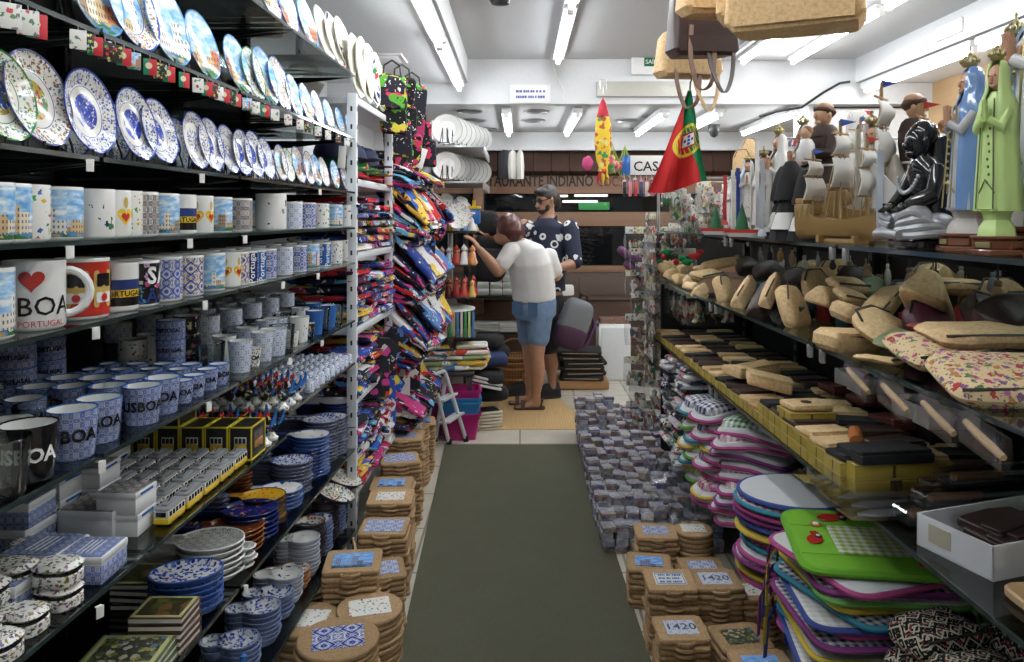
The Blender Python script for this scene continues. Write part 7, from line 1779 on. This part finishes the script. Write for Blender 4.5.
# friar with child
def friar_b():
    e = empty('friar_statue'); HB = HABIT
    b = MB(); b.prism(octo(.062), 0, .03, 0, b=.004); b.build('pedestal', PEDW, e)
    prof = [(.060, .03), (.056, .06), (.046, .16), (.044, .22), (.052, .27), (.050, .30), (.028, .325), (.018, .335)]
    n = 32; b = MB(); b.loft([[(r*(1+.06*math.sin(2*PI*i*8/n)*(1-z/.36))*math.cos(2*PI*i/n), .8*r*(1+.06*math.sin(2*PI*i*8/n)*(1-z/.36))*math.sin(2*PI*i/n), z) for i in range(n)] for r, z in prof]); b.build('habit', HB, e)
    b = MB(); b.lathe([(.045, .29), (.050, .30), (.040, .325), (.028, .335), (.022, .33)], 20, sy=.85, cap=(False, False)); b.build('hood', HB, e)
    b = MB(); b.ball((0, -.002, .365), (.024, .026, .033), nu=16, nv=12); b.ball((0, -.028, .362), (.005, .007, .009), nu=8, nv=6); b.ball((0, -.020, .343), (.012, .009, .008), nu=8, nv=6); b.tube([(0, .002, .325), (0, 0, .35)], .014, 10)
    for s in (-1, 1): b.ball((s*.025, .002, .363), (.004, .006, .009), nu=8, nv=6)
    b.ball((0, .003, .388), (.0235, .0255, .016), nu=16, nv=10); b.build('head', plain('friar_skin', (.58, .36, .22), .35), e)
    b = MB(); b.tube([(.0235*math.cos(a), .003+.0255*math.sin(a), .377-.006*math.sin(a)) for a in [2*PI*k/18 for k in range(18)]], .0075, 8, closed=True); b.ball((0, .006, .373), (.0268, .0275, .0215)); b.build('tonsure_hair', plain('friar_hair', (.07, .032, .016), .6), e)
    b = MB()
    b.tube([(.050, 0, .295), (.060, -.02, .245), (.030, -.055, .25)], [.020, .021, .015], 10); b.tube([(-.050, 0, .295), (-.058, -.02, .235), (-.015, -.055, .225)], [.020, .021, .015], 10); b.build('sleeves', HB, e)
    b = MB()
    for x, z in ((.022, .252), (-.008, .225)):
        b.ball((x, -.062, z), (.012, .009, .009))
        for j in range(4): b.tube([(x-.006, -.064, z+.006-.004*j), (x-.020, -.066, z+.005-.004*j)], [.0028, .002], 6)
        b.tube([(x, -.064, z+.006), (x-.004, -.068, z+.016)], [.003, .002], 6)
    b.build('hands', plain('friar_skin', (.58, .36, .22), .35), e)
    b = MB(); b.lathe([(.022, .225), (.026, .24), (.022, .275), (.014, .29), (0, .295)], 14, c=(.02, -.070, 0)); b.build('child_gown', WROBE, e)
    b = MB(); b.ball((.02, -.072, .308), (.0155, .0155, .018)); b.ball((.02, -.088, .306), (.003, .003, .004), nu=6, nv=5); b.build('child_head', plain('friar_skin', (.58, .36, .22), .35), e)
    b = MB(); b.ball((.02, -.067, .314), (.0165, .0155, .016)); b.build('child_hair', plain('child_hair', (.28, .12, .05), .6), e)
    b = MB(); b.tube([(.046*math.cos(a), .037*math.sin(a), .215) for a in [2*PI*k/20 for k in range(20)]], .0035, 6, closed=True); b.tube([(.01, -.038, .215), (.012, -.046, .12)], .003, 6); b.build('rope_belt', WROBE, e)
    return e
stand('friar', friar_b, 824, .24, 'brown friar statue holding a child, far one of the two', 1.12, -1.35)
stand('friar', None, 915, .34, 'brown friar statue holding a child behind the black seated figure', 1.04, 1.0)
# black seated figure with silver cloth
def seated_b():
    e = empty('seated_statue')
    b = MB(); b.prism(rrect(.17, .14, .03), 0, .022, 0, b=.005); b.build('base', BLKGL, e)
    b = MB(); sp = [((0, .02, .02), .075, .060), ((0, .025, .06), .072, .058), ((0, .02, .11), .058, .050), ((0, .008, .15), .062, .048), ((0, .0, .18), .050, .042), ((0, -.008, .20), .026, .026)]
    erings(b, [(c, (a, 0, 0), (0, d, 0)) for c, a, d in sp], 24); b.ball((0, -.022, .228), (.030, .033, .036), nu=16, nv=12); b.ball((0, -.052, .220), (.009, .012, .009)); b.ball((0, -.040, .204), (.016, .014, .010))
    for s in (-1, 1):
        b.ball((s*.030, -.018, .228), (.006, .008, .012)); b.tube([(s*.055, .0, .168), (s*.075, -.025, .115), (s*.040, -.072, .090)], [.021, .019, .014], 10); b.ball((s*.034, -.080, .088), (.015, .014, .011))
        for j in range(4): b.tube([(s*(.034-.008*j+.012), -.088, .088), (s*(.034-.008*j+.012), -.104, .080)], [.0042, .003], 6)
        b.tube([(s*.048, -.076, .094), (s*.052, -.090, .096)], [.004, .003], 6)
    b.build('body', BLKGL, e)
    b = MB()
    for s in (-1, 1):
        b.ball((s*.052, -.052, .062), (.034, .040, .034)); b.ball((s*.060, .0, .048), (.032, .045, .030))
        for q in range(4): b.tube(smooth([(s*(.088-.004*q), .055-.03*q, .026+.004*q), (s*(.094-.006*q), -.01-.02*q, .034+.014*q), (s*(.078-.008*q), -.075-.006*q, .030+.014*q), (s*.02, -.100+.006*q, .026+.012*q)]), [.009]*15+[.006], 8)
    b.tube([(-.06, -.105, .030), (0, -.112, .034), (.06, -.105, .030)], .010, 10); b.build('silver_cloth', SILV, e)
    b = MB(); b.ball((0, -.005, .246), (.036, .038, .030), nu=18, nv=10); b.tube([(0, .03, .24), (0, .045, .19), (0, .05, .12)], [.028, .036, .040], 10); b.build('hood', BLKGL, e)
    b = MB()
    for i in range(15): a = -1.3+2.6*i/14; b.ball((.052*math.sin(a), -.046-.012*math.cos(a), .165-.045*math.cos(a)), .0052, nu=8, nv=6)
    b.build('chain_necklace', SILV, e); return e
stand('seated', seated_b, 926, .14, 'black glossy seated figure with silver cloth and chain', (.85, .85, 1.05), -1.55)
# model sailing ships
SHW = _wood('ship_wood', (.26, .15, .05), (.42, .27, .10), ax=0); SAIL = plain('sail_cloth', (.70, .68, .63), .8, bump=.003, bs=14)
def ship_b(flagm):
    def f():
        e = empty('model_ship')
        b = MB(); rings = []
        for i in range(13):
            t = i/12; x = -.13+.26*t; w = .034*math.sin(PI*min(1, .12+t*.95))**.55; zt = .062+.030*(2*t-1)**2+(.012 if t < .25 else 0)
            rings.append([(x, w*k, z) for k, z in ((-1, zt), (-.95, .045), (-.6, .020), (0, .010), (.6, .020), (.95, .045), (1, zt), (.8, zt-.003), (0, zt-.006), (-.8, zt-.003))])
        b.loft(rings); b.build('hull', SHW, e)
        b = MB(); b.box((0, 0, .006), (.09, .03, .012), b=.003)
        for s in (-1, 1): b.box((s*.05, 0, .010), (.010, .07, .020), b=.002)
        b.build('cradle', SHW, e)
        b = MB(); b.box((-.10, 0, .090), (.055, .05, .028), b=.004); b.box((-.112, 0, .112), (.03, .042, .016), b=.003); b.build('stern_castle', SHW, e)
        for x, hh_ in ((-.085, .25), (-.005, .32), (.07, .27)):
            b = MB(); b.tube([(x, 0, .05), (x, 0, hh_)], [.0055, .0035], 8)
            for q in (.45, .72, .9): b.tube([(x, -.05*(1.2-q*.5), hh_*q), (x, .05*(1.2-q*.5), hh_*q)], .0024, 6)
            m_ = b.build('mast', SHW, e)
            for q0, q1, w in ((.46, .70, .044), (.73, .88, .032)):
                rings = []
                for i in range(7):
                    t = i/6; z = hh_*(q0+(q1-q0)*t); bul = .022*math.sin(PI*t)
                    rings.append([(x+.004+bul*math.cos(s*1.2), s*w*(1.1-.2*t), z) for s in (-1, -.5, 0, .5, 1)]+[(x+.001+bul*math.cos(s*1.2), s*w*(1.1-.2*t), z) for s in (1, .5, 0, -.5, -1)])
                b = MB(); b.loft(rings); b.build('sail', SAIL, m_)
            b = MB(); b.prism([(0, 0), (.032, .007), (0, .016)], -.001, .001); b.V = [Vector((v.x+x, v.z, v.y+hh_-.012)) for v in b.V]; b.build('pennant', flagm[0 if x < 0.05 else 1], m_)
        b = MB(); b.tube([(.12, 0, .085), (.19, 0, .125)], [.0045, .0025], 6)
        for x, hh_ in ((-.085, .25), (-.005, .32), (.07, .27)):
            for s in (-1, 1):
                for dx in (-.022, .0, .022): b.tube([(x+dx, s*.033, .07), (x, 0, hh_*.88)], .0011, 4)
        b.build('rigging', plain('rope', (.36, .28, .17), .8), e)
        b = MB(); b.prism([(.085, .09), (.17, .112), (.075, .22)], -.0015, .0015); b.V = [Vector((v.x, v.z, v.y)) for v in b.V]; b.build('jib', SAIL, e)
        return e
    return f
FB = plain('flag_blue', (.03, .09, .42), .6); FR_ = plain('flag_red', (.48, .03, .02), .6)
stand('ship', ship_b((FB, FR_)), 842, .12, 'gilt wooden sailing ship model with cream sails, nearer the friar', 1.05, -.95, 'model ship')
stand('ship2', ship_b((FB, FR_)), 884, .26, 'larger wooden ship model with blue and red pennants', 1.42, -.75, 'model ship')
stand('ship', None, 702, .30, 'small wooden ship model with cream sails behind the toy boats', .85, -.6, 'model ship')
stand('ship', None, 726, .38, 'small wooden ship model behind the green sailed toy boat', .9, -1.2, 'model ship')
stand('ship', None, 862, .42, 'wooden ship model at back between friar and black seated figure', 1.3, -1.3, 'model ship')
# black doll in lace
def doll_b():
    e = empty('lace_doll'); b = MB(); b.lathe([(0, 0), (.055, 0), (.05, .03), (.032, .09), (.018, .12), (.020, .15), (.010, .165), (0, .168)], 24, lobes=10, amp=.05); b.build('dress', BLKC, e)
    b = MB(); b.ball((0, 0, .185), (.018, .018, .022)); b.build('head', SFACE, e)
    b = MB(); b.lathe([(.045, .11), (.036, .16), (.026, .195), (.014, .214), (0, .218)], 20, c=(0, .006, 0)); b.build('veil', BLKC, e)
    b = MB()
    for s in (-1, 1): b.tube([(s*.018, 0, .15), (s*.034, -.012, .12), (s*.012, -.03, .105)], [.008, .008, .006], 8)
    b.build('arms', BLKC, e); b = MB(); b.lathe([(.030, .07), (.042, .03), (.040, .03), (.026, .075)], 16, c=(0, -.018, 0), cap=(False, False)); b.build('apron', PAPER, e); return e
for i, (px, ins, s) in enumerate([(790, .08, 1.15), (806, .10, 1.0), (784, .20, 1.2)]): stand('doll', doll_b, px, ins, 'black dressed doll with white apron, %s by the gilt ship' % ('nearest the edge', 'right one', 'back one')[i], s, -.8, 'doll')
# small boats, bottles and trinkets towards the far end
def boat_b():
    e = empty('toy_boat'); b = MB(); o = roundpoly([(-.05, -.017), (.035, -.017), (.062, 0), (.035, .017), (-.05, .017)], .012); ring = lambda k, z: [(p[0]*k, p[1]*k, z) for p in o]
    b.loft([ring(.75, 0), ring(.95, .012), ring(1., .012), ring(1., .022), ring(.9, .022), ring(.85, .014)], [1, 1, 0, 0, 0, 0]); b.build('hull', [RED, WROBE], e)
    b = MB(); b.tube([(0, 0, .014), (0, 0, .10)], .002, 6); b.build('mast', SHW, e); b = MB(); b.lathe([(.02, .02), (.012, .06), (.002, .095)], 10); b.build('green_sail', plain('green_cloth', (.02, .13, .05), .7), e); return e
for i, px in enumerate([716, 742]): stand('boat', boat_b, px, .06, 'small red and white toy boat with green sail, %s' % ('left one', 'right one')[i], 1.25, -.4, 'toy boat')
def cast_b():
    e = empty('stone_figurine'); b = MB(); b.prism(rrect(.05, .04, .008), 0, .02, 0, b=.003); b.lathe([(.016, .02), (.02, .05), (.014, .08), (.016, .10), (.004, .13), (0, .132)], 12); b.build('body', TINT, e); b = MB(); b.lathe([(.02, .052), (.022, .056), (.018, .06)], 12, cap=(False, False)); b.build('ring', GILT, e); return e
cc_ = [(.62, .58, .5), (.70, .70, .70), (.3, .22, .15), (.5, .5, .54), (.60, .35, .15)]
for i in range(26):
    px = 700+ (i*13) % 200; stand('cast', cast_b, px, .28+.08*(i % 3), 'small %s tower figurine, %s from far end in %s back row' % (['stone', 'white', 'brown', 'grey', 'orange'][i % 5], nth(i+1), ('front', 'middle', 'rear')[i % 3]), uni(1.2, 1.9), uni(-1, 1), 'figurine', cc_[i % 5])
# ================================================================= HANGING THINGS
# --- clear packs with header cards on the end of the right unit, and above its far half
CONT = mat('pack_content', lambda n: n.out(n.ramp(n.m('FRACT', n.m('ADD', n.rnd(), n.sep(n.vor(n.ruv(), 45., 'Color'))[0])), [(0, (.60, .58, .55)), (.2, (.35, .25, .14)), (.35, (.65, .63, .6)), (.5, (.10, .11, .12)), (.62, (.02, .18, .06)), (.74, (.45, .05, .04)), (.86, (.50, .45, .2))]), .5))
HEAD = mat('pack_header', lambda n: n.out(floral(n, n.ruv(), 50, (.66, .64, .58), ((.5, .05, .05), (.04, .25, .08), (.6, .5, .08), (.2, .2, .25)), .4), .5))
def pack_b(v):
    def f():
        e = empty('souvenir_pack'); b = MB(); b.loft([[(-.05, -.004, -.03), (.05, -.004, -.03), (.05, .004, -.03), (-.05, .004, -.03)], [(-.052, -.016, -.07), (.052, -.016, -.07), (.052, .016, -.07), (-.052, .016, -.07)], [(-.05, -.014, -.14), (.05, -.014, -.14), (.05, .014, -.14), (-.05, .014, -.14)], [(-.048, -.003, -.16), (.048, -.003, -.16), (.048, .003, -.16), (-.048, .003, -.16)]]); b.jitter(.008, 20, v*3.); b.build('clear_bag', PLB, e)
        b = MB(); b.box((0, 0, -.016), (.10, .006, .034), b=.001); b.build('header_card', HEAD, e)
        b = MB()
        if v == 0: b.lathe([(0, -.14), (.030, -.138), (.022, -.11), (.026, -.085), (.012, -.07), (.014, -.055), (0, -.048)], 12, sy=.45)
        elif v == 1:
            for s in (-1, 0, 1): b.ball((s*.024, 0, -.10), (.011, .009, .04), nu=8, nv=8)
        else: b.box((0, 0, -.10), (.06, .014, .07), b=.006)
        b.jitter(.012, 34, v); b.build('souvenir', CONT, e); return e
    return f
n = 0
for r_ in range(9):
    for c in range(4):
        n += 1; x = .66+c*.085+(r_ % 2)*.03
        put('pack%d' % (n % 3), pack_b(n % 3), (x, 4.34+uni(0, .05), 1.42-r_*.125), 'clear bagged souvenir on end of right unit, %s column, %s down' % (nth(c+1), nth(r_+1)), 'pack', rz=uni(-.3, .3), sc=uni(1.0, 1.25))
for r_ in range(7):
    for c in range(3):
        n += 1
        put('pack%d' % (n % 3), pack_b(n % 3), (RX(3.98)-.04, 4.02+c*.10, 1.50-r_*.125), 'clear bagged souvenir on aisle side of far right unit, %s row, %s along' % (nth(r_+1), nth(c+1)), 'pack', rz=PI/2+uni(-.3, .3), sc=uni(1.0, 1.2))
for i in range(26):
    px = 668+(i*7.3) % 88; py = 178+(i*11) % 46; Y = 3.5+(i*.19) % .8
    n += 1; put('pack%d' % (n % 3), pack_b(n % 3), at(px, py, Y), 'clear bagged souvenir hung above the far statue shelf, %s one' % nth(i+1), 'pack', rz=uni(-.6, .6), sc=uni(.8, 1.1))
rk = empty('hanging_rail'); tag(rk, 'thin steel rail carrying the bagged souvenirs above the far right shelf', 'rail')
for Y in (3.62, 4.05): b = MB(); b.tube([(.70, Y, 1.66), (1.55, Y, 1.66)], .006, 6); b.build('bar', STEEL, rk)
for x in (.74, 1.5): b = MB(); b.tube([(x, 4.06, 1.40), (x, 4.06, 1.68)], .008, 6); b.tube([(x, 3.62, 1.66), (x, 4.06, 1.66)], .006, 6); b.build('upright', STEEL, rk)
for i in range(12):
    n += 1
    put('pack%d' % (n % 3), pack_b(n % 3), Rq(3.62+(i % 6)*.10, .10+.14*(i//6), 1.125), 'clear bagged souvenir hung below the cork shelf at far end, %s in %s row' % (nth(i % 6+1), ('front', 'back')[i//6]), 'pack', rz=uni(-.4, .4), sc=1.1)
# christmas coloured felt bows
for i, (px, py, Y) in enumerate([(668, 252, 3.9), (676, 262, 3.7), (682, 258, 3.9), (694, 256, 3.6), (660, 262, 4.1), (664, 256, 3.95), (688, 262, 3.8), (700, 252, 3.7)]):
    put('felt', lambda: MB().ball((0, 0, 0), (.024, .012, .016), nu=12, nv=8).jitter(.010, 40, 2.).build('felt_bow', TINTF), at(px, py, Y), '%s felt bow among the far bagged souvenirs, %s one' % (('green', 'red')[i % 2], nth(i+1)), 'bow', rz=i, color=((.01, .20, .06), (.42, .03, .03))[i % 2])
# long ribbons and tassels, lanyards hung in front of far statues
lc = [(.70, .69, .66), (.03, .05, .22), (.68, .66, .60), (.72, .71, .70), (.45, .05, .06), (.55, .60, .68)]
for i, (px, py0, py1, Y) in enumerate([(733, 170, 235, 3.0), (738, 168, 232, 3.1), (752, 165, 238, 2.9), (757, 140, 236, 2.8), (745, 172, 222, 3.2), (762, 160, 236, 2.7), (768, 170, 232, 2.75), (812, 150, 225, 2.5), (858, 130, 232, 2.2), (866, 125, 215, 2.3), (725, 175, 225, 3.3), (880, 150, 235, 2.0)]):
    L = (py1-py0)*Y/F
    put('lan', lambda: (lambda e: (MB().strap(smooth([(0, 0, 0), (.003, .004, -.3), (-.003, -.004, -.7), (0, 0, -1)]), .015, .006, side=(1, 0, 0)).build('band', TINTF, e), MB().lathe([(.004, 0), (.012, -.02), (.016, -.10), (0, -.10)], 8, c=(0, 0, -1.)).build('tassel', TINTF, e), e)[2])(empty('hanging_ribbon')), at(px, py0, Y), 'long hanging ribbon with tassel in front of the far statues, %s from left' % nth([2, 3, 5, 6, 4, 7, 8, 9, 10, 11, 1, 12][i]), 'ribbon', color=lc[i % 6], sc=(1, 1, L/1.1), rz=uni(-.4, .4))
# cork masks / wall pieces seen at the back of the far statues
for i, (px, py, Y) in enumerate([(741, 160, 3.9), (748, 148, 4.3), (790, 150, 3.6), (797, 165, 3.4)]):
    put('corkm_', pouch_b(CORKF, .16, .20, .04, 'moon'), at(px, py, Y), 'cork bag hanging behind the far statues, %s from left' % nth(i+1), 'bag', rot=(PI/2, 0, .2*i), color=MD).scale = (.62, .62, .62)
for i, (px, py, Y) in enumerate([(862, 148, 3.2), (870, 160, 3.1), (862, 178, 3.0), (876, 190, 2.9), (835, 180, 2.8), (845, 172, 3.1), (800, 175, 3.2)]):
    put('wcloth', cush_b(prints('white_bag_print', ((.6, .58, .55), (.4, .05, .06), (.55, .53, .5), (.10, .12, .2)), ((.62, .61, .58),), 30., .1), 'cloth_bag', .12, .06, .16), at(px, py, Y), 'white printed cloth bag hanging behind the ship sails, %s from top' % nth(i+1), 'bag', rz=.4*i)
b = MB(); b.tube([(1.08, 3.15, 1.80), (2.0, 3.15, 1.80)], .005, 6); b.tube([(1.1, 3.15, 1.40), (1.1, 3.15, 1.80)], .005, 6); b.tube([(1.98, 3.15, .0), (1.98, 3.15, 1.80)], .005, 6)
tag(b.build('hanging_rail', STEEL), 'steel rail behind the ships carrying white cloth bags', 'rail')
# --- cork bags hung from the ceiling
CLEA = plain('tan_leather_strap', (.20, .10, .06), .5)
def cbag_b(w, d, h, m, loops=True):
    def f():
        e = empty('cork_bag'); b = MB(); b.prism(rrect(w, d, .025), 0, h, 0, b=.02)
        top = max(p.z for p in b.V); b.V = [Vector((p.x*(1-.12*p.z/h), p.y*(1-.55*(p.z/h)), p.z)) for p in b.V]; b.jitter(.012, 9, w*13); b.build('bag_body', m, e)
        b = MB(); b.strap([(-w*.42, -d*.505, .03), (0, -d*.52, .03), (w*.42, -d*.505, .03)], .05, .004, side=(0, 0, 1)); b.build('bottom_trim', m, e)
        b = MB()
        for s in (-1, 1): b.tube([(s*.0-w*.22, s*d*.2, h*.86), (-w*.20, s*d*.2, h+.07), (0, s*d*.16, h+.12), (w*.20, s*d*.2, h+.07), (w*.22, s*d*.2, h*.86)], .008, 8)
        b.build('handle', m, e)
        if loops:
            b = MB(); b.strap(smooth([(-w*.25, -d*.45, h*.3), (-w*.28, -d*.55, -.02), (-w*.14, -d*.5, -.115), (w*.05, -d*.48, -.09), (w*.10, -d*.45, h*.1)]), .016, .004, side=(1, .3, 0)); b.build('shoulder_strap', CLEA, e); b = MB(); b.strap(smooth([(w*.0, -d*.3, h*.2), (w*.02, -d*.6, -.05), (w*.2, -d*.6, -.13), (w*.36, -d*.45, -.07), (w*.40, -d*.4, h*.15)]), .014, .004, side=(1, .3, 0)); b.build('second_strap', m, e)
        return e
    return f
hang = []
def cbag(px, py, Y, w, d, h, m, label, rz, color=MD, loops=False, key=''):
    p = at(px, py, Y); hang.append((p.x, Y, p.z+h+.12))
    return put('cbag'+key, cbag_b(w, d, h, m, loops), p, label, 'bag', rz=rz, color=color)
cbag(795, 31, 1.85, .32, .16, .30, CORKF, 'big cork tote bag hanging from the ceiling at right', -.42, (1.0, .93, .80), False, 'a')
cbag(752, 22, 2.02, .18, .15, .28, CORKF, 'cork tote bag hanging left of the big cork tote', -.3, (.92, .85, .72), False, 'b')
cbag(708, 16, 2.2, .16, .13, .26, CORKF, 'cork tote hanging above the brown backpack', .1, (1., .92, .8), False, 'c')
cbag(702, 57, 2.5, .22, .13, .30, DKB, 'dark brown leather backpack hanging among cork bags', .1, WHT, True, 'd')
cbag(688, 78, 2.75, .24, .12, .16, CORKF, 'small cork handbag hanging lowest with strap loops', .15, (1.0, .95, .85), True, 'e')
for i, (x, y, z) in enumerate(hang):
    b = MB(); b.tube([(0, 0, 2.585), (0, 0, z-.0), (.012, 0, z-.018), (0, 0, z-.03), (-.012, 0, z-.018)], .003, 6)
    tag(b.build('ceiling_hook', STEEL, None, (x, y, 0)), 'thin steel hook holding the %s hanging cork shop bag from right' % nth(i+1), 'hook')
# --- flag
def _pflag(n):
    x, y, z = n.sep(n.uv()); g = n.gt(n.m('SUBTRACT', n.m('MULTIPLY', x, .9), y), -.02); g = n.m('MAXIMUM', g, n.gt(x, .90))
    c = n.mix(g, (.50, .022, .022), (.010, .20, .075))
    cx, cy = .62, .52; d = n.v('LENGTH', n.comb(n.m('MULTIPLY', n.m('SUBTRACT', x, cx), .34), n.m('SUBTRACT', y, cy), 0.))
    ring = n.m('MULTIPLY', n.gt(d, .135), n.m('LESS_THAN', d, .165)); an = n.m('SINE', n.m('MULTIPLY', n.m('SUBTRACT', x, y), 60.)); in2 = n.m('MULTIPLY', n.m('LESS_THAN', d, .135), n.gt(an, .72))
    c = n.mix(n.m('MAXIMUM', ring, in2), c, (.62, .50, .05))
    ax = n.m('ABSOLUTE', n.m('SUBTRACT', x, cx)); ay = n.m('ABSOLUTE', n.m('SUBTRACT', y, cy))
    def bx(w, h): return n.m('MULTIPLY', n.m('LESS_THAN', ax, w), n.m('LESS_THAN', ay, h))
    c = n.mix(bx(.22, .078), c, (.48, .02, .02)); c = n.mix(bx(.16, .058), c, (.72, .72, .72))
    for dx, dy in ((0, 0), (-.095, 0), (.095, 0), (0, .036), (0, -.036)):
        q = n.m('MULTIPLY', n.m('LESS_THAN', n.m('ABSOLUTE', n.m('SUBTRACT', x, cx+dx)), .034), n.m('LESS_THAN', n.m('ABSOLUTE', n.m('SUBTRACT', y, cy+dy)), .014)); c = n.mix(q, c, (.02, .08, .35))
    n.out(c, .75, spec=.2)
PFLAG = mat('portugal_flag', _pflag)
fl = empty('flag'); fY = 2.72; fl.location = at(690, 90, fY); tag(fl, 'green and red national flag draped from the cork handbag', 'flag')
b = MB(); NU, NV = 24, 30; g = []
def fp(u, v):
    # cloth gathered at the top, opening downward; left edge longer
    W = (.012+.205*v**1.15); L = .365
    x = -.0+(u-.60)*W*1.0+(-.02*v); z = -L*v*(1-.08*u)-.012*v*math.sin(u*5); y = .022*math.sin(u*14+1.)*min(1, v*2.2)*(.4+.6*v)+.012*math.sin(v*6+u*3)
    return Vector((x, y, z))
for s_ in (1, -1):
    g.append([[b.v(fp(i/NU, j/NV)+Vector((0, s_*.0008, 0))) for i in range(NU+1)] for j in range(NV+1)])
for si, q in enumerate(g):
    for j in range(NV):
        for i in range(NU):
            ids = (q[j][i], q[j+1][i], q[j+1][i+1], q[j][i+1]); uv = tuple((a/NU, c/NV) for a, c in ((i, j), (i, j+1), (i+1, j+1), (i+1, j)))
            if si: ids = ids[::-1]; uv = uv[::-1]
            b.f(ids, 0, uv)
b.build('flag_cloth', PFLAG, fl, sharp=180)
b = MB(); b.tube([(0, 0, .0), (.002, 0, .03), (.008, 0, .04), (.002, 0, .05)], .003, 6); b.build('hook', BLACK, fl)
# --- windsock fish, ball nets, key rings with sign
b = MB(); e = empty('windsock'); e.location = at(603, 98, 4.9); tag(e, 'red and yellow cloth sardine hanging before the bulkhead', 'windsock')
b.lathe([(.004, 0), (.018, -.03), (.034, -.09), (.040, -.12)], 16); b.build('red_nose', plain('red_cloth', (.45, .02, .04), .8), e)
YPR = mat('yellow_print', lambda n: n.out(floral(n, n.obj(), 22, (.72, .50, .03), ((.6, .04, .03), (.05, .25, .08), (.7, .62, .2), (.4, .1, .05)), .42), .8))
b = MB(); b.lathe([(.040, -.12), (.052, -.18), (.054, -.30), (.042, -.40), (.028, -.45), (.034, -.475), (.010, -.48)], 16, sy=.6); b.jitter(.006, 18, 1.); b.build('printed_body', YPR, e)
b = MB(); b.tube([(0, 0, .02), (0, 0, .085)], .002, 5); b.tube([(-.02, 0, .06), (-.02, 0, .12), (.02, 0, .12), (.02, 0, .06)], .003, 5); b.build('hanger', STEEL, e)
for i in range(3):
    b = MB(); b.tube([((i-1)*.015, 0, -.47), ((i-1)*.03, 0, -.52), ((i-1)*.035, .01, -.56)], [.010, .012, .003], 8); b.build('tail_streamer', [plain('red_cloth', (.45, .02, .04), .8), YPR, YPR][i], e)
b = MB(); b.ball((-.10, 0, -.42), (.035, .03, .05)); b.jitter(.01, 30, 2.); b.build('side_fin', plain('pink_cloth', (.5, .06, .18), .8), e)
NETB = mat('coloured_balls', lambda n: n.out(n.ramp(n.vor(n.obj(), 22., 'Color'), [(0, (.6, .06, .05)), (.35, (.65, .45, .05)), (.5, (.1, .35, .1)), (.62, (.6, .1, .3))]), .4))
def net_b():
    e = empty('ball_net'); b = MB()
    for p in [(0, 0, -.20), (.028, 0, -.17), (-.028, 0, -.17), (0, .025, -.165), (0, -.025, -.165), (0, 0, -.13)]: b.ball(p, .030, nu=12, nv=8)
    b.build('balls', NETB, e); b = MB()
    for k in range(10):
        a = 2*PI*k/10; b.tube([(0, 0, 0), (.03*math.cos(a), .03*math.sin(a), -.08), (.064*math.cos(a), .064*math.sin(a), -.17), (.03*math.cos(a), .03*math.sin(a), -.228)], .002, 4)
    b.build('net', plain('net_green', (.3, .45, .08), .6), e); return e
for i, (px, py, Y) in enumerate([(611, 140, 5.2), (625, 145, 5.4)]): put('net', net_b, at(px, py, Y), 'small net of coloured balls hanging by the windsock, %s' % ('left', 'right')[i], 'toy net')
sg = empty('key_ring_board'); sg.location = at(643, 162, 4.7); tag(sg, 'white board reading CASA with rows of hanging key rings', 'sign')
b = MB(); b.box((0.03, 0, -.02), (.30, .012, .12), b=.002); b.build('board', PAPER, sg); b = MB(); b.box((-.105, -.009, -.02), (.05, .006, .12), b=.001); b.build('blue_patch', BLUEM, sg)
lettering(sg, 'CASA', .085, (.045, -.0075, -.03), SGN, 'lettering', .012)
kc = [(.5, .06, .08), (.05, .06, .15), (.6, .55, .5), (.4, .1, .2), (.03, .03, .04), (.55, .2, .25)]
for r_ in range(3):
    for c in range(9):
        put('keyr', lambda: (lambda e: (MB().tube([(0, 0, 0), (0, 0, -.03)], .0015, 5).build('chain', STEEL, e), MB().box((0, 0, -.075), (.022, .008, .09), b=.004).build('fob', TINT, e), e)[2])(empty('key_ring')), sg.location+Vector((-.12+c*.034, -.02-.012*r_, -.07-.012*r_)), 'hanging key ring, %s from left in %s layer under the CASA board' % (nth(c+1), ('back', 'middle', 'front')[r_]), 'key ring', rz=uni(-.5, .5), color=kc[(c+r_*2) % 6])
# garments hung at the back opening
for i, (px, c) in enumerate([(505, (.03, .03, .035)), (513, (.45, .44, .40)), (520, (.60, .58, .53))]):
    put('garm', lambda: MB().lathe([(.015, 0), (.045, -.03), (.05, -.12), (.042, -.22), (0, -.22)], 14, sy=.5, lobes=5, amp=.12).jitter(.008, 20, 1.).build('hanging_garment', TINTF), at(px, 150, 6.9), '%s garment hanging from the back header' % ('black', 'grey', 'cream')[i], 'garment', color=c, sc=1.2, rz=i)
